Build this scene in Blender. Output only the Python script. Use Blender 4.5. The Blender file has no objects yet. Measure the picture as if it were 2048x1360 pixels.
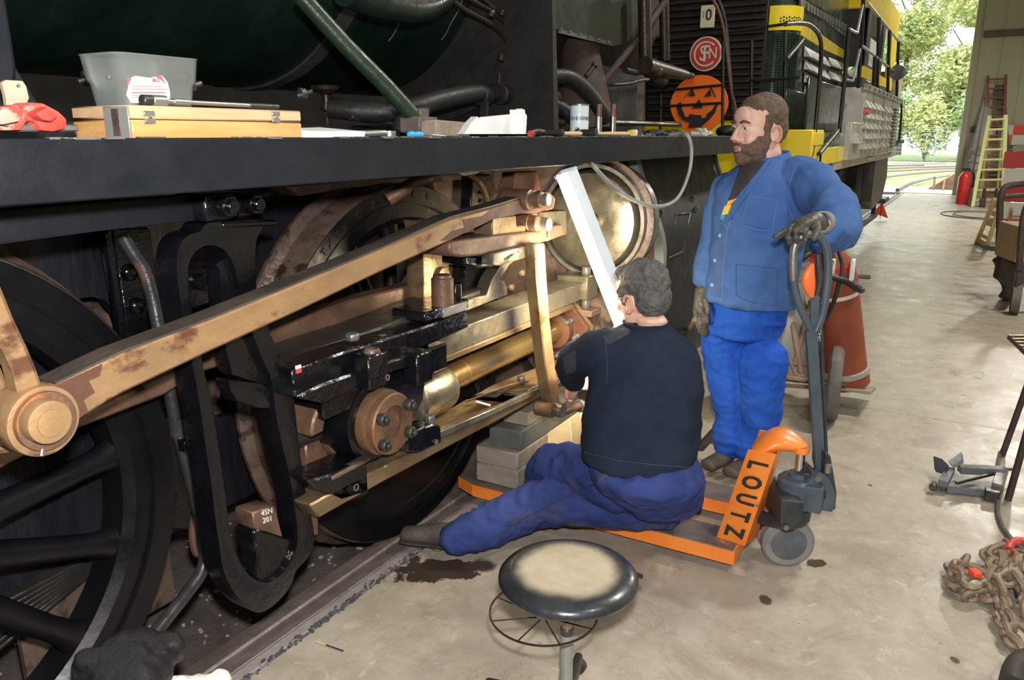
import bpy, bmesh, math, random
from mathutils import Vector, Matrix, noise
from mathutils.geometry import tessellate_polygon
random.seed(4)
PI = math.pi
V = Vector
scene = bpy.context.scene
COL = scene.collection

# ---------------------------------------------------------------- camera
F_PX, CX, CY, HOR, VPX, EYE = 1569.0, 1024.0, 680.0, 270.0, 1965.0, 1.58
PITCH = math.atan((CY - HOR) / F_PX)
YAW = math.atan((VPX - CX) / F_PX / (math.cos(PITCH) + math.sin(PITCH) * (CY - HOR) / F_PX))
FW = V((math.cos(YAW) * math.cos(PITCH), math.sin(YAW) * math.cos(PITCH), -math.sin(PITCH)))
RT = V((math.sin(YAW), -math.cos(YAW), 0))
UP = RT.cross(FW)
G = V((math.cos(YAW), math.sin(YAW), 0))
O = V((0, 0, EYE))
cam_d = bpy.data.cameras.new('camera')
cam_d.sensor_width = 36.0
cam_d.lens = F_PX / 2048.0 * 36.0
cam_d.clip_start = 0.05
cam_d.clip_end = 400
cam = bpy.data.objects.new('camera', cam_d)
COL.objects.link(cam)
cam.matrix_world = Matrix((( RT.x, UP.x, -FW.x, O.x), (RT.y, UP.y, -FW.y, O.y), (RT.z, UP.z, -FW.z, O.z), (0, 0, 0, 1)))
scene.camera = cam

# ---------------------------------------------------------------- world, lights, exposure
scene.view_settings.view_transform = 'Standard'
scene.view_settings.look = 'None'
scene.view_settings.gamma = 1
scene.view_settings.use_curve_mapping = False
scene.view_settings.exposure = 0.0
world = bpy.data.worlds.new('overcast_sky')
scene.world = world
world.use_nodes = True
wn = world.node_tree.nodes
bg = wn['Background']
bg.inputs['Color'].default_value = (0.93, 0.97, 1.0, 1)
bg.inputs['Strength'].default_value = 4.6

def light(name, kind, loc, energy, color=(1, 1, 1), size=0.1, target=None, **kw):
    d = bpy.data.lights.new(name, kind)
    d.energy = energy
    d.color = color
    if kind in ('POINT', 'SPOT'):
        d.shadow_soft_size = size
    for k, v in kw.items():
        setattr(d, k, v)
    o = bpy.data.objects.new(name, d)
    COL.objects.link(o)
    o.location = loc
    if target is not None:
        o.rotation_euler = (V(target) - V(loc)).to_track_quat('-Z', 'Y').to_euler()
    return o
# the photographer's flash gun, just above the lens
light('camera_flash', 'SPOT', O + UP * 0.13 + RT * 0.02, 290, (1.0, 0.97, 0.95), 0.03, O + FW * 4 + UP * 0.25, spot_size=math.radians(118), spot_blend=0.6)
# unseen area lamps under the roof, added for fill and glossy highlights
light('roof_fill', 'AREA', (6, -1.5, 5.6), 260, (1, 0.96, 0.88), target=(6, -1.4, 0), shape='RECTANGLE', size=6.0, size_y=1.0)
light('roof_fill', 'AREA', (1.0, -2.6, 5.4), 100, (1, 0.97, 0.92), target=(1.4, 0.4, 0), shape='RECTANGLE', size=5.0, size_y=0.5)
light('roof_fill', 'AREA', (17, -1.5, 5.6), 420, (1, 0.96, 0.88), target=(16, -0.9, 0), shape='RECTANGLE', size=6.0, size_y=1.0)

# ---------------------------------------------------------------- pixel -> world
def ray(x, y):
    return FW + RT * ((x - CX) / F_PX) - UP * ((y - CY) / F_PX)
def py(x, y, Y):
    d = ray(x, y); return O + d * (Y / d.y)
def pX(x, y, X):
    d = ray(x, y); return O + d * (X / d.x)
def pz(x, y, Z=0.0):
    d = ray(x, y); return O + d * ((Z - EYE) / d.z)
def hp(x, y, D):
    d = ray(x, y); return O + d * (D / d.dot(G))

# ---------------------------------------------------------------- materials
MATS = {}
def mat(name, c1, c2=None, rough=0.5, metal=0.0, scale=6.0, bump=0.0, bscale=60.0, c3=None, t3=0.58, s3=None, rr=0.12, stretch=None, emit=None, trans=0.0, coat=0.0, alpha=1.0, spec=None, detail=6.0, sheen=0.0):
    m = bpy.data.materials.new(name); m.use_nodes = True
    nt = m.node_tree; N = nt.nodes; L = nt.links
    b = N['Principled BSDF']
    b.inputs['Base Color'].default_value = (*c1, 1)
    b.inputs['Roughness'].default_value = rough
    b.inputs['Metallic'].default_value = metal
    b.inputs['Transmission Weight'].default_value = trans
    b.inputs['Coat Weight'].default_value = coat
    b.inputs['Coat Roughness'].default_value = 0.12
    b.inputs['Alpha'].default_value = alpha
    if sheen: b.inputs['Sheen Weight'].default_value = sheen
    if spec is not None: b.inputs['Specular IOR Level'].default_value = spec
    if emit:
        b.inputs['Emission Color'].default_value = (*emit[0], 1); b.inputs['Emission Strength'].default_value = emit[1]
    tc = N.new('ShaderNodeTexCoord'); mp = N.new('ShaderNodeMapping')
    L.new(tc.outputs['Object'], mp.inputs['Vector'])
    if stretch: mp.inputs['Scale'].default_value = stretch
    def nz(s, d=detail, r=0.6):
        n = N.new('ShaderNodeTexNoise'); n.inputs['Scale'].default_value = s; n.inputs['Detail'].default_value = d; n.inputs['Roughness'].default_value = r
        L.new(mp.outputs['Vector'], n.inputs['Vector']); return n
    def ramp(src, a, bb):
        r = N.new('ShaderNodeMapRange'); r.inputs[1].default_value = a; r.inputs[2].default_value = bb; L.new(src, r.inputs[0]); return r.outputs[0]
    if c2:
        n = nz(scale)
        mx = N.new('ShaderNodeMix'); mx.data_type = 'RGBA'
        mx.inputs[6].default_value = (*c1, 1); mx.inputs[7].default_value = (*c2, 1)
        L.new(ramp(n.outputs[0], 0.35, 0.65), mx.inputs[0]); out = mx.outputs[2]
        if c3:
            n3 = nz(s3 or scale * 0.6, 8)
            m3 = N.new('ShaderNodeMix'); m3.data_type = 'RGBA'
            L.new(out, m3.inputs[6]); m3.inputs[7].default_value = (*c3, 1)
            L.new(ramp(n3.outputs[0], t3, t3 + (0.16 if sheen or spec == 0.2 else 0.06)), m3.inputs[0]); out = m3.outputs[2]
        L.new(out, b.inputs['Base Color'])
    if rr:
        n = nz(scale * 2.3 + 3)
        r = N.new('ShaderNodeMapRange'); L.new(n.outputs[0], r.inputs[0])
        r.inputs[1].default_value = 0.3; r.inputs[2].default_value = 0.7
        r.inputs[3].default_value = max(0.03, rough - rr); r.inputs[4].default_value = min(1, rough + rr)
        L.new(r.outputs[0], b.inputs['Roughness'])
    if bump:
        n = nz(bscale, 4); bp = N.new('ShaderNodeBump'); bp.inputs['Strength'].default_value = min(1.0, bump); bp.inputs['Distance'].default_value = 0.004 * max(1, bump)
        L.new(n.outputs[0], bp.inputs['Height']); L.new(bp.outputs[0], b.inputs['Normal'])
    MATS[name] = m
    return m
M = {}
def dm(k, *a, **kw): M[k] = mat(k, *a, **kw)
dm('oily_black', (0.003, 0.003, 0.004), (0.006, 0.006, 0.008), 0.17, scale=9, bump=0.8, bscale=28, rr=0.09)
dm('wheel_black', (0.004, 0.004, 0.005), (0.007, 0.007, 0.009), 0.34, scale=5, bump=0.2, bscale=30, spec=0.3)
dm('valance_black', (0.006, 0.0075, 0.010), (0.010, 0.012, 0.016), 0.5, scale=5, bump=0.25, bscale=90, spec=0.25)
dm('frame_black', (0.006, 0.006, 0.009), (0.012, 0.012, 0.018), 0.45, scale=3, bump=0.4, bscale=30, stretch=(3, 1, 0.6))
dm('sooty_black', (0.006, 0.006, 0.007), (0.014, 0.013, 0.012), 0.65, scale=7, bump=0.4)
dm('boiler_green', (0.003, 0.010, 0.006), (0.007, 0.016, 0.011), 0.32, scale=3, bump=0.25, bscale=18, rr=0.15, stretch=(2.2, 1, 1), c3=(0.012, 0.012, 0.011), t3=0.62)
dm('boiler_band', (0.05, 0.052, 0.048), (0.02, 0.022, 0.021), 0.45, scale=8, bump=0.3)
dm('green_stay', (0.012, 0.026, 0.016), (0.02, 0.034, 0.018), 0.35, scale=14, bump=0.3)
dm('rusty_rod', (0.27, 0.165, 0.085), (0.37, 0.225, 0.105), 0.48, 0.3, scale=7, bump=0.35, bscale=60, c3=(0.13, 0.055, 0.03), t3=0.55, s3=5, stretch=(1, 1, 1.6))
dm('rusty_brown', (0.10, 0.060, 0.042), (0.18, 0.10, 0.062), 0.45, 0.25, scale=8, bump=0.6, c3=(0.30, 0.13, 0.055), t3=0.60, s3=7)
dm('rust_orange', (0.20, 0.105, 0.05), (0.11, 0.062, 0.038), 0.5, 0.25, scale=9, bump=0.6, c3=(0.42, 0.19, 0.06), t3=0.58, s3=8)
dm('olive_sheet', (0.016, 0.018, 0.011), (0.028, 0.030, 0.019), 0.7, scale=5, bump=0.3, spec=0.25)
dm('dark_casing', (0.045, 0.030, 0.026), (0.075, 0.052, 0.042), 0.7, scale=5, bump=0.4, c3=(0.13, 0.085, 0.045), t3=0.6, spec=0.3)
dm('rod_top', (0.10, 0.078, 0.064), (0.06, 0.05, 0.045), 0.5, 0.2, scale=8, bump=0.5)
dm('tyre_rust', (0.09, 0.054, 0.040), (0.19, 0.135, 0.11), 0.38, 0.4, scale=9, bump=1.0, bscale=36, c3=(0.045, 0.028, 0.023), t3=0.57, s3=11, rr=0.2)
dm('casting_brown', (0.095, 0.066, 0.050), (0.165, 0.115, 0.088), 0.45, 0.1, scale=6, bump=0.8, bscale=30, c3=(0.045, 0.030, 0.027), t3=0.54, s3=5)
dm('dark_red_rust', (0.085, 0.030, 0.018), (0.11, 0.050, 0.03), 0.6, 0.1, scale=5, bump=0.4)
dm('oily_steel', (0.32, 0.29, 0.23), (0.20, 0.17, 0.12), 0.3, 0.75, scale=5, bump=0.25, bscale=50, c3=(0.10, 0.08, 0.055), t3=0.62, rr=0.15)
dm('worn_bar', (0.30, 0.22, 0.12), (0.20, 0.13, 0.07), 0.36, 0.6, scale=6, bump=0.4, bscale=50, c3=(0.12, 0.07, 0.035), t3=0.6, stretch=(1, 2, 2))
dm('dark_steel', (0.05, 0.05, 0.05), (0.09, 0.082, 0.07), 0.36, 0.6, scale=8, bump=0.3)
dm('brass_lamplit_steel', (0.46, 0.33, 0.15), (0.36, 0.24, 0.10), 0.24, 0.85, scale=4, bump=0.1, stretch=(0.4, 1, 1), c3=(0.22, 0.14, 0.07), t3=0.66)  # piston rod is steel; the gold of warm lamplight is put into its colour
dm('chrome', (0.7, 0.7, 0.72), rough=0.12, metal=1, rr=0)
dm('dull_steel', (0.30, 0.29, 0.28), (0.18, 0.17, 0.16), 0.42, 0.7, scale=9, bump=0.2)
dm('galv_grey', (0.30, 0.31, 0.29), (0.22, 0.23, 0.21), 0.4, 0.3, scale=6, bump=0.15)
dm('pipe_grey', (0.06, 0.062, 0.066), (0.03, 0.03, 0.032), 0.34, 0.4, scale=9, bump=0.4, c3=(0.16, 0.10, 0.08), t3=0.66)
dm('hose_black', (0.010, 0.010, 0.011), (0.018, 0.018, 0.019), 0.5, scale=9, bump=0.4)
dm('copper_dirty', (0.06, 0.042, 0.032), (0.035, 0.028, 0.022), 0.4, 0.6, scale=20, bump=0.3)
dm('rail_steel', (0.17, 0.135, 0.12), (0.25, 0.20, 0.18), 0.5, 0.3, scale=9, bump=0.8, bscale=40, c3=(0.26, 0.13, 0.08), t3=0.62, s3=8)
dm('kerb_grey', (0.26, 0.23, 0.22), (0.34, 0.31, 0.29), 0.75, scale=12, bump=0.8, bscale=60)
dm('pit_dirt', (0.09, 0.072, 0.064), (0.16, 0.13, 0.118), 0.8, scale=7, bump=1.0, bscale=50, c3=(0.24, 0.22, 0.21), t3=0.66, s3=18)
dm('pit_plate', (0.10, 0.078, 0.07), (0.16, 0.13, 0.12), 0.6, 0.1, scale=6, bump=0.5)
dm('crumb', (0.05, 0.05, 0.055), (0.10, 0.10, 0.11), 0.9, scale=30)
dm('stone_pale', (0.42, 0.42, 0.40), (0.28, 0.27, 0.25), 0.8, scale=30)
dm('orange_paint', (0.83, 0.21, 0.025), (0.90, 0.27, 0.04), 0.4, scale=9, bump=0.2, c3=(0.12, 0.07, 0.045), t3=0.67, s3=14, coat=0.2)
dm('orange_worn', (0.13, 0.105, 0.09), (0.20, 0.15, 0.12), 0.5, 0.2, scale=9, bump=0.4, c3=(0.75, 0.22, 0.04), t3=0.64, s3=9)
dm('stencil_black', (0.02, 0.018, 0.02), rough=0.6)
dm('truck_grey', (0.055, 0.075, 0.095), (0.075, 0.098, 0.12), 0.42, scale=9, bump=0.15, c3=(0.03, 0.03, 0.032), t3=0.68, s3=12)
dm('truck_dark', (0.022, 0.027, 0.032), (0.04, 0.045, 0.05), 0.42, scale=11, bump=0.2)
dm('wheel_grey', (0.15, 0.155, 0.165), (0.24, 0.235, 0.23), 0.55, scale=8, bump=0.3)
dm('wheel_hub_grey', (0.075, 0.085, 0.105), (0.12, 0.13, 0.15), 0.5, scale=8, bump=0.3)
dm('trigger_orange', (0.85, 0.17, 0.04), (0.75, 0.14, 0.03), 0.4, scale=12)
dm('wood_new', (0.68, 0.50, 0.28), (0.76, 0.60, 0.36), 0.6, scale=3, stretch=(2, 2, 14), bump=0.3)
dm('wood_grey', (0.27, 0.22, 0.18), (0.36, 0.31, 0.26), 0.8, scale=5, bump=0.7, stretch=(6, 1, 3))
dm('wood_dark', (0.085, 0.095, 0.09), (0.13, 0.135, 0.125), 0.8, scale=6, bump=0.7, bscale=40)
dm('wood_box', (0.48, 0.24, 0.075), (0.58, 0.33, 0.13), 0.45, scale=4, stretch=(1, 4, 10), bump=0.15, c3=(0.40, 0.18, 0.05), t3=0.63)
dm('wood_box_top', (0.46, 0.29, 0.15), (0.54, 0.37, 0.21), 0.55, scale=4, stretch=(1, 4, 10), bump=0.15)
dm('wood_handle', (0.64, 0.42, 0.21), (0.72, 0.52, 0.28), 0.45, scale=4, stretch=(1, 8, 8))
dm('stool_seat', (0.33, 0.28, 0.20), (0.40, 0.35, 0.26), 0.45, scale=10, bump=0.3, bscale=120, c3=(0.22, 0.17, 0.12), t3=0.68)
dm('stool_edge', (0.016, 0.018, 0.022), (0.03, 0.032, 0.036), 0.3, scale=10, bump=0.1, coat=0.3)
dm('stool_post', (0.36, 0.30, 0.23), (0.26, 0.20, 0.14), 0.35, 0.75, scale=9, bump=0.2)
dm('red_paint', (0.48, 0.035, 0.03), (0.60, 0.07, 0.05), 0.4, scale=14, bump=0.5, c3=(0.42, 0.27, 0.21), t3=0.54, s3=16)
dm('ext_red', (0.62, 0.03, 0.03), rough=0.35, rr=0)
dm('bottle_red', (0.22, 0.045, 0.022), (0.29, 0.07, 0.035), 0.42, scale=4, bump=0.3, c3=(0.15, 0.04, 0.025), t3=0.62)
dm('bottle_white', (0.52, 0.54, 0.52), (0.62, 0.62, 0.60), 0.45, scale=5)
dm('rust_frame', (0.30, 0.17, 0.10), (0.42, 0.30, 0.22), 0.7, scale=12, bump=0.5)
dm('rubber', (0.10, 0.095, 0.085), (0.17, 0.155, 0.13), 0.75, scale=9, bump=0.6)
dm('rope', (0.48, 0.42, 0.36), (0.36, 0.30, 0.25), 0.9, scale=60, bump=1.0, bscale=200)
dm('blue_cap', (0.02, 0.22, 0.60), rough=0.4, rr=0)
dm('blue_handle', (0.02, 0.30, 0.62), (0.05, 0.40, 0.72), 0.35, scale=20)
dm('paper', (0.86, 0.86, 0.86), (0.80, 0.80, 0.82), 0.8, scale=5, bump=0.2, bscale=12)
dm('brick_tan', (0.27, 0.21, 0.16), (0.34, 0.27, 0.21), 0.9, scale=30, bump=0.9, bscale=150)
dm('bucket', (0.80, 0.86, 0.84), (0.72, 0.78, 0.76), 0.22, trans=0.88, scale=4, rr=0.05)
dm('label_white', (0.80, 0.78, 0.76), rough=0.6, rr=0)
dm('label_red', (0.70, 0.10, 0.10), rough=0.6, rr=0)
dm('label_blue', (0.30, 0.55, 0.66), rough=0.6, rr=0)
dm('can_label', (0.60, 0.74, 0.78), (0.72, 0.80, 0.80), 0.45, scale=14)
dm('print_black', (0.02, 0.02, 0.02), rough=0.7, rr=0)
dm('chrome_dull', (0.55, 0.55, 0.55), rough=0.3, metal=0.9, rr=0)
dm('pumpkin_orange', (1.0, 0.14, 0.008), (1.0, 0.20, 0.015), 0.6, scale=2)
dm('sign_cream', (0.66, 0.58, 0.38), (0.72, 0.66, 0.50), 0.5, scale=8, c3=(0.4, 0.25, 0.1), t3=0.7)
dm('sign_red', (0.50, 0.03, 0.025), (0.58, 0.06, 0.04), 0.5, scale=8)
dm('sign_white', (0.60, 0.56, 0.48), (0.7, 0.66, 0.58), 0.5, scale=8)
dm('loco_green', (0.012, 0.026, 0.018), (0.018, 0.036, 0.026), 0.25, scale=3, coat=0.3)
dm('loco_yellow', (0.80, 0.60, 0.01), (0.86, 0.66, 0.02), 0.35, scale=4, coat=0.3, c3=(0.5, 0.36, 0.03), t3=0.68)
dm('loco_black', (0.010, 0.010, 0.011), (0.016, 0.016, 0.016), 0.4, scale=4)
dm('grille_black', (0.016, 0.014, 0.011), (0.026, 0.022, 0.017), 0.5, scale=4)
dm('loco_grey', (0.33, 0.32, 0.28), (0.46, 0.45, 0.40), 0.33, scale=6, c3=(0.22, 0.20, 0.13), t3=0.6, bump=0.2, coat=0.2)
dm('louvre_grey', (0.13, 0.14, 0.14), (0.22, 0.23, 0.23), 0.28, scale=5, coat=0.3)
dm('bogie_black', (0.014, 0.014, 0.015), (0.04, 0.037, 0.033), 0.5, scale=4, bump=0.3)
dm('dark_glass', (0.02, 0.03, 0.04), rough=0.05, rr=0, coat=0.5)
dm('bright_rail', (0.45, 0.45, 0.45), rough=0.3, metal=0.6, rr=0)
dm('lamp_white', (0.62, 0.68, 0.72), (0.55, 0.62, 0.66), 0.4, scale=12)
dm('lamp_tube', (1, 1, 1), rough=0.3, rr=0, emit=((1.0, 0.90, 0.68), 18))
dm('cable_grey', (0.33, 0.34, 0.33), (0.26, 0.26, 0.25), 0.5, scale=20)
dm('cable_dark', (0.10, 0.095, 0.085), (0.15, 0.14, 0.12), 0.6, scale=20)
dm('skin', (0.70, 0.42, 0.33), (0.78, 0.50, 0.40), 0.48, scale=9, bump=0.25, bscale=180)
dm('skin_red', (0.66, 0.33, 0.26), (0.58, 0.28, 0.22), 0.5, scale=9, bump=0.2)
dm('lips', (0.50, 0.20, 0.17), rough=0.4, rr=0)
dm('eye_white', (0.70, 0.68, 0.66), rough=0.2, rr=0)
dm('iris', (0.06, 0.05, 0.04), rough=0.15, rr=0)
dm('hair_brown', (0.085, 0.058, 0.036), (0.17, 0.118, 0.078), 0.75, scale=60, bump=1.0, bscale=260)
dm('beard_brown', (0.13, 0.075, 0.055), (0.22, 0.13, 0.10), 0.8, scale=70, bump=1.0, bscale=260)
dm('hair_grey', (0.055, 0.055, 0.055), (0.13, 0.125, 0.12), 0.65, scale=50, bump=1.0, bscale=200)
dm('jacket_blue', (0.050, 0.125, 0.36), (0.075, 0.165, 0.42), 0.85, scale=4, bump=0.5, bscale=500, c3=(0.048, 0.10, 0.25), t3=0.58, s3=3, spec=0.2)
dm('jacket_hem', (0.045, 0.095, 0.26), (0.06, 0.12, 0.30), 0.9, scale=6, bump=0.4, bscale=400)
dm('seam_blue', (0.14, 0.24, 0.50), rough=0.8, rr=0)
dm('trouser_blue', (0.010, 0.070, 0.44), (0.022, 0.105, 0.54), 0.85, scale=4, bump=0.4, bscale=500, c3=(0.025, 0.05, 0.24), t3=0.60, s3=4, spec=0.2)
dm('trouser_navy', (0.024, 0.040, 0.155), (0.040, 0.060, 0.21), 0.88, scale=5, bump=0.5, bscale=300, c3=(0.085, 0.080, 0.10), t3=0.55, s3=3.4, spec=0.2)
dm('sweater_navy', (0.014, 0.020, 0.040), (0.019, 0.027, 0.050), 0.95, scale=7, bump=0.7, bscale=260, spec=0.15)
dm('patch_grey', (0.022, 0.03, 0.045), (0.035, 0.042, 0.052), 0.9, scale=9, bump=0.3)
dm('shirt_dark', (0.035, 0.030, 0.034), (0.05, 0.043, 0.047), 0.9, scale=9)
dm('print_yellow', (0.80, 0.62, 0.06), rough=0.8, rr=0)
dm('print_teal', (0.05, 0.32, 0.38), rough=0.8, rr=0)
dm('print_amber', (0.85, 0.42, 0.04), rough=0.8, rr=0)
dm('button_blue', (0.16, 0.38, 0.66), rough=0.4, rr=0)
dm('glove', (0.055, 0.05, 0.042), (0.10, 0.09, 0.078), 0.5, scale=14, bump=0.5, bscale=120)
dm('glove_light', (0.36, 0.31, 0.27), (0.28, 0.24, 0.2), 0.7, scale=14, bump=0.4)
dm('boot', (0.045, 0.042, 0.035), (0.10, 0.085, 0.068), 0.6, scale=12, bump=0.6)
dm('sole', (0.03, 0.026, 0.023), (0.06, 0.05, 0.042), 0.7, scale=12, bump=0.6)
dm('dog_black', (0.006, 0.006, 0.007), (0.012, 0.012, 0.014), 0.4, scale=20, bump=1.0, bscale=120, stretch=(1, 5, 1))
dm('dog_white', (0.75, 0.70, 0.60), (0.85, 0.82, 0.74), 0.8, scale=30, bump=1, bscale=120)
dm('jack_grey', (0.13, 0.14, 0.165), (0.18, 0.185, 0.20), 0.5, scale=10, bump=0.3, c3=(0.09, 0.08, 0.075), t3=0.6)
dm('chain', (0.24, 0.18, 0.125), (0.36, 0.27, 0.18), 0.6, 0.3, scale=14, bump=0.6, c3=(0.10, 0.08, 0.07), t3=0.58)
dm('trestle', (0.035, 0.018, 0.02), (0.07, 0.045, 0.042), 0.5, scale=12, bump=0.3)
dm('cart_dark', (0.035, 0.026, 0.022), (0.075, 0.052, 0.042), 0.6, scale=9, bump=0.4)
dm('yellow_wood', (0.56, 0.46, 0.18), (0.64, 0.54, 0.24), 0.6, scale=9, bump=0.2)
dm('ladder_yellow', (0.62, 0.60, 0.22), (0.66, 0.64, 0.30), 0.5, scale=6)
dm('ladder_grey', (0.30, 0.27, 0.24), (0.38, 0.35, 0.32), 0.6, scale=6)
dm('ladder_red', (0.28, 0.08, 0.06), (0.34, 0.12, 0.09), 0.6, scale=6)
dm('sheet_green', (0.46, 0.46, 0.33), (0.50, 0.50, 0.38), 0.6, scale=1.5, stretch=(1, 1, 0.3))
dm('girt', (0.10, 0.10, 0.08), (0.14, 0.14, 0.11), 0.7, scale=4)
dm('hall_dark', (0.035, 0.035, 0.033), (0.05, 0.05, 0.045), 0.9, scale=2)
dm('orange_red', (0.85, 0.08, 0.02), rough=0.5, rr=0)
dm('reflect_red', (0.55, 0.05, 0.04), rough=0.5, rr=0)
dm('white_paint', (0.72, 0.72, 0.68), rough=0.5, rr=0)
dm('cardboard', (0.40, 0.27, 0.14), (0.46, 0.33, 0.19), 0.8, scale=8)
dm('leaf_brown', (0.42, 0.25, 0.10), rough=0.6, rr=0)
dm('gravel', (0.55, 0.52, 0.47), (0.42, 0.39, 0.34), 0.9, scale=14, bump=1, bscale=60)
dm('grass', (0.22, 0.30, 0.09), (0.32, 0.38, 0.15), 0.9, scale=3, bump=1, bscale=40, c3=(0.50, 0.46, 0.38), t3=0.58, s3=0.7)
dm('leaf_green', (0.22, 0.34, 0.14), (0.38, 0.50, 0.24), 0.6, scale=0.8, trans=0.0)
dm('leaf_yellow', (0.52, 0.52, 0.20), (0.40, 0.48, 0.20), 0.6, scale=0.8)
dm('bark', (0.10, 0.08, 0.06), (0.15, 0.12, 0.09), 0.9, scale=6, bump=0.8)
dm('fence_wire', (0.20, 0.26, 0.24), rough=0.5, rr=0)
dm('plastic_clear', (0.62, 0.62, 0.52), (0.5, 0.5, 0.42), 0.25, trans=0.3, scale=9, bump=0.6, bscale=30)
dm('scratch', (0.20, 0.21, 0.20), rough=0.6, rr=0)
dm('chalk', (0.60, 0.58, 0.55), rough=0.9, rr=0)

# ---------------------------------------------------------------- mesh builder
def basis(d, up=V((0, 0, 1))):
    d = d.normalized()
    if abs(d.dot(up)) > 0.98: up = V((1, 0, 0))
    a = up.cross(d).normalized(); return a, d.cross(a).normalized()
class MB:
    def __init__(s): s.v = []; s.f = []
    def add(s, vs, fs):
        n = len(s.v); s.v += [V(p) for p in vs]; s.f += [tuple(i + n for i in f) for f in fs]; return s
    def box(s, c, size, R=None):
        c = V(c); x, y, z = [q / 2 for q in size]
        P = [V((i * x, j * y, k * z)) for i in (-1, 1) for j in (-1, 1) for k in (-1, 1)]
        if R is not None: P = [R @ p for p in P]
        return s.add([c + p for p in P], [(0, 1, 3, 2), (4, 6, 7, 5), (0, 4, 5, 1), (2, 3, 7, 6), (0, 2, 6, 4), (1, 5, 7, 3)])
    def bar(s, p0, p1, w, h, up=V((0, 0, 1))):
        p0, p1 = V(p0), V(p1); a, b = basis(p1 - p0, V(up))
        P = []
        for p in (p0, p1):
            for i, j in ((-1, -1), (1, -1), (1, 1), (-1, 1)): P.append(p + a * (i * w / 2) + b * (j * h / 2))
        return s.add(P, [(3, 2, 1, 0), (4, 5, 6, 7), (0, 1, 5, 4), (1, 2, 6, 5), (2, 3, 7, 6), (3, 0, 4, 7)])
    def cyl(s, p0, p1, r0, r1=None, n=20, cap=True):
        p0, p1 = V(p0), V(p1); r1 = r0 if r1 is None else r1; a, b = basis(p1 - p0); P = []
        for p, r in ((p0, r0), (p1, r1)):
            for i in range(n): t = 2 * PI * i / n; P.append(p + (a * math.cos(t) + b * math.sin(t)) * r)
        Fc = [(i, (i + 1) % n, n + (i + 1) % n, n + i) for i in range(n)]
        if cap: Fc += [tuple(reversed(range(n))), tuple(range(n, 2 * n))]
        return s.add(P, Fc)
    def tube(s, pts, r, n=10, sub=4, closed=False, cap=True):
        pts = [V(p) for p in pts]; rs = r if isinstance(r, (list, tuple)) else [r] * len(pts)
        Q = []; RR = []
        m = len(pts)
        if sub > 1 and m > 2:
            for i in range(m if closed else m - 1):
                p0 = pts[(i - 1) % m] if (closed or i > 0) else pts[0]; p1 = pts[i]; p2 = pts[(i + 1) % m]
                p3 = pts[(i + 2) % m] if (closed or i < m - 2) else pts[-1]
                for k in range(sub):
                    t = k / sub
                    Q.append(0.5 * ((2 * p1) + (p2 - p0) * t + (2 * p0 - 5 * p1 + 4 * p2 - p3) * t * t + (3 * p1 - p0 - 3 * p2 + p3) * t ** 3))
                    RR.append(rs[i] * (1 - t) + rs[(i + 1) % m] * t)
            if not closed: Q.append(pts[-1]); RR.append(rs[-1])
        else: Q, RR = pts, rs
        m = len(Q); P = []; a = None
        for i, q in enumerate(Q):
            if closed: d = Q[(i + 1) % m] - Q[i - 1]
            else: d = Q[min(i + 1, m - 1)] - Q[max(i - 1, 0)]
            d.normalize()
            if a is None: a, b = basis(d)
            else:
                a = (a - d * a.dot(d)).normalized(); b = d.cross(a)
            for k in range(n): t = 2 * PI * k / n; P.append(q + (a * math.cos(t) + b * math.sin(t)) * RR[i])
        Fc = []
        for i in range(m if closed else m - 1):
            j = (i + 1) % m
            for k in range(n): k2 = (k + 1) % n; Fc.append((i * n + k, i * n + k2, j * n + k2, j * n + k))
        if cap and not closed: Fc += [tuple(reversed(range(n))), tuple(range((m - 1) * n, m * n))]
        return s.add(P, Fc)
    def prism(s, poly, d, holes=()):
        """poly: list of world points (planar), extruded by vector d; holes: lists of points"""
        loops = [[V(p) for p in poly]] + [[V(p) for p in h] for h in holes]
        d = V(d); fl = [p for l in loops for p in l]; n = len(fl)
        if holes:
            tris = tessellate_polygon(loops)
            Fc = [tuple(t) for t in tris] + [tuple(i + n for i in reversed(t)) for t in tris]
        else:
            Fc = [tuple(range(n)), tuple(reversed(range(n, 2 * n)))]
        k = 0
        for l in loops:
            m = len(l)
            for i in range(m): j = (i + 1) % m; Fc.append((k + j, k + i, k + i + n, k + j + n))
            k += m
        return s.add(fl + [p + d for p in fl], Fc)
    def lathe(s, prof, o, ax=V((0, 0, 1)), n=32, up=V((0, 0, 1)), arc=2 * PI):
        o = V(o); ax = V(ax).normalized(); a, b = basis(ax, V(up)); P = []
        for r, h in prof:
            for i in range(n): t = arc * i / n; P.append(o + ax * h + (a * math.cos(t) + b * math.sin(t)) * r)
        Fc = []
        for k in range(len(prof) - 1):
            for i in range(n): j = (i + 1) % n; Fc.append((k * n + i, k * n + j, (k + 1) * n + j, (k + 1) * n + i))
        if prof[0][0] > 1e-5: Fc.append(tuple(reversed(range(n))))
        if prof[-1][0] > 1e-5: m = len(prof) - 1; Fc.append(tuple(range(m * n, m * n + n)))
        return s.add(P, Fc)
    def ring(s, prof, o, ax, n=48, up=V((0, 0, 1))):
        """closed profile revolved (a torus-like body)"""
        o = V(o); ax = V(ax).normalized(); a, b = basis(ax, V(up)); m = len(prof); P = []
        for r, h in prof:
            for i in range(n): t = 2 * PI * i / n; P.append(o + ax * h + (a * math.cos(t) + b * math.sin(t)) * r)
        Fc = [(k * n + i, k * n + (i + 1) % n, ((k + 1) % m) * n + (i + 1) % n, ((k + 1) % m) * n + i) for k in range(m) for i in range(n)]
        return s.add(P, Fc)
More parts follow.
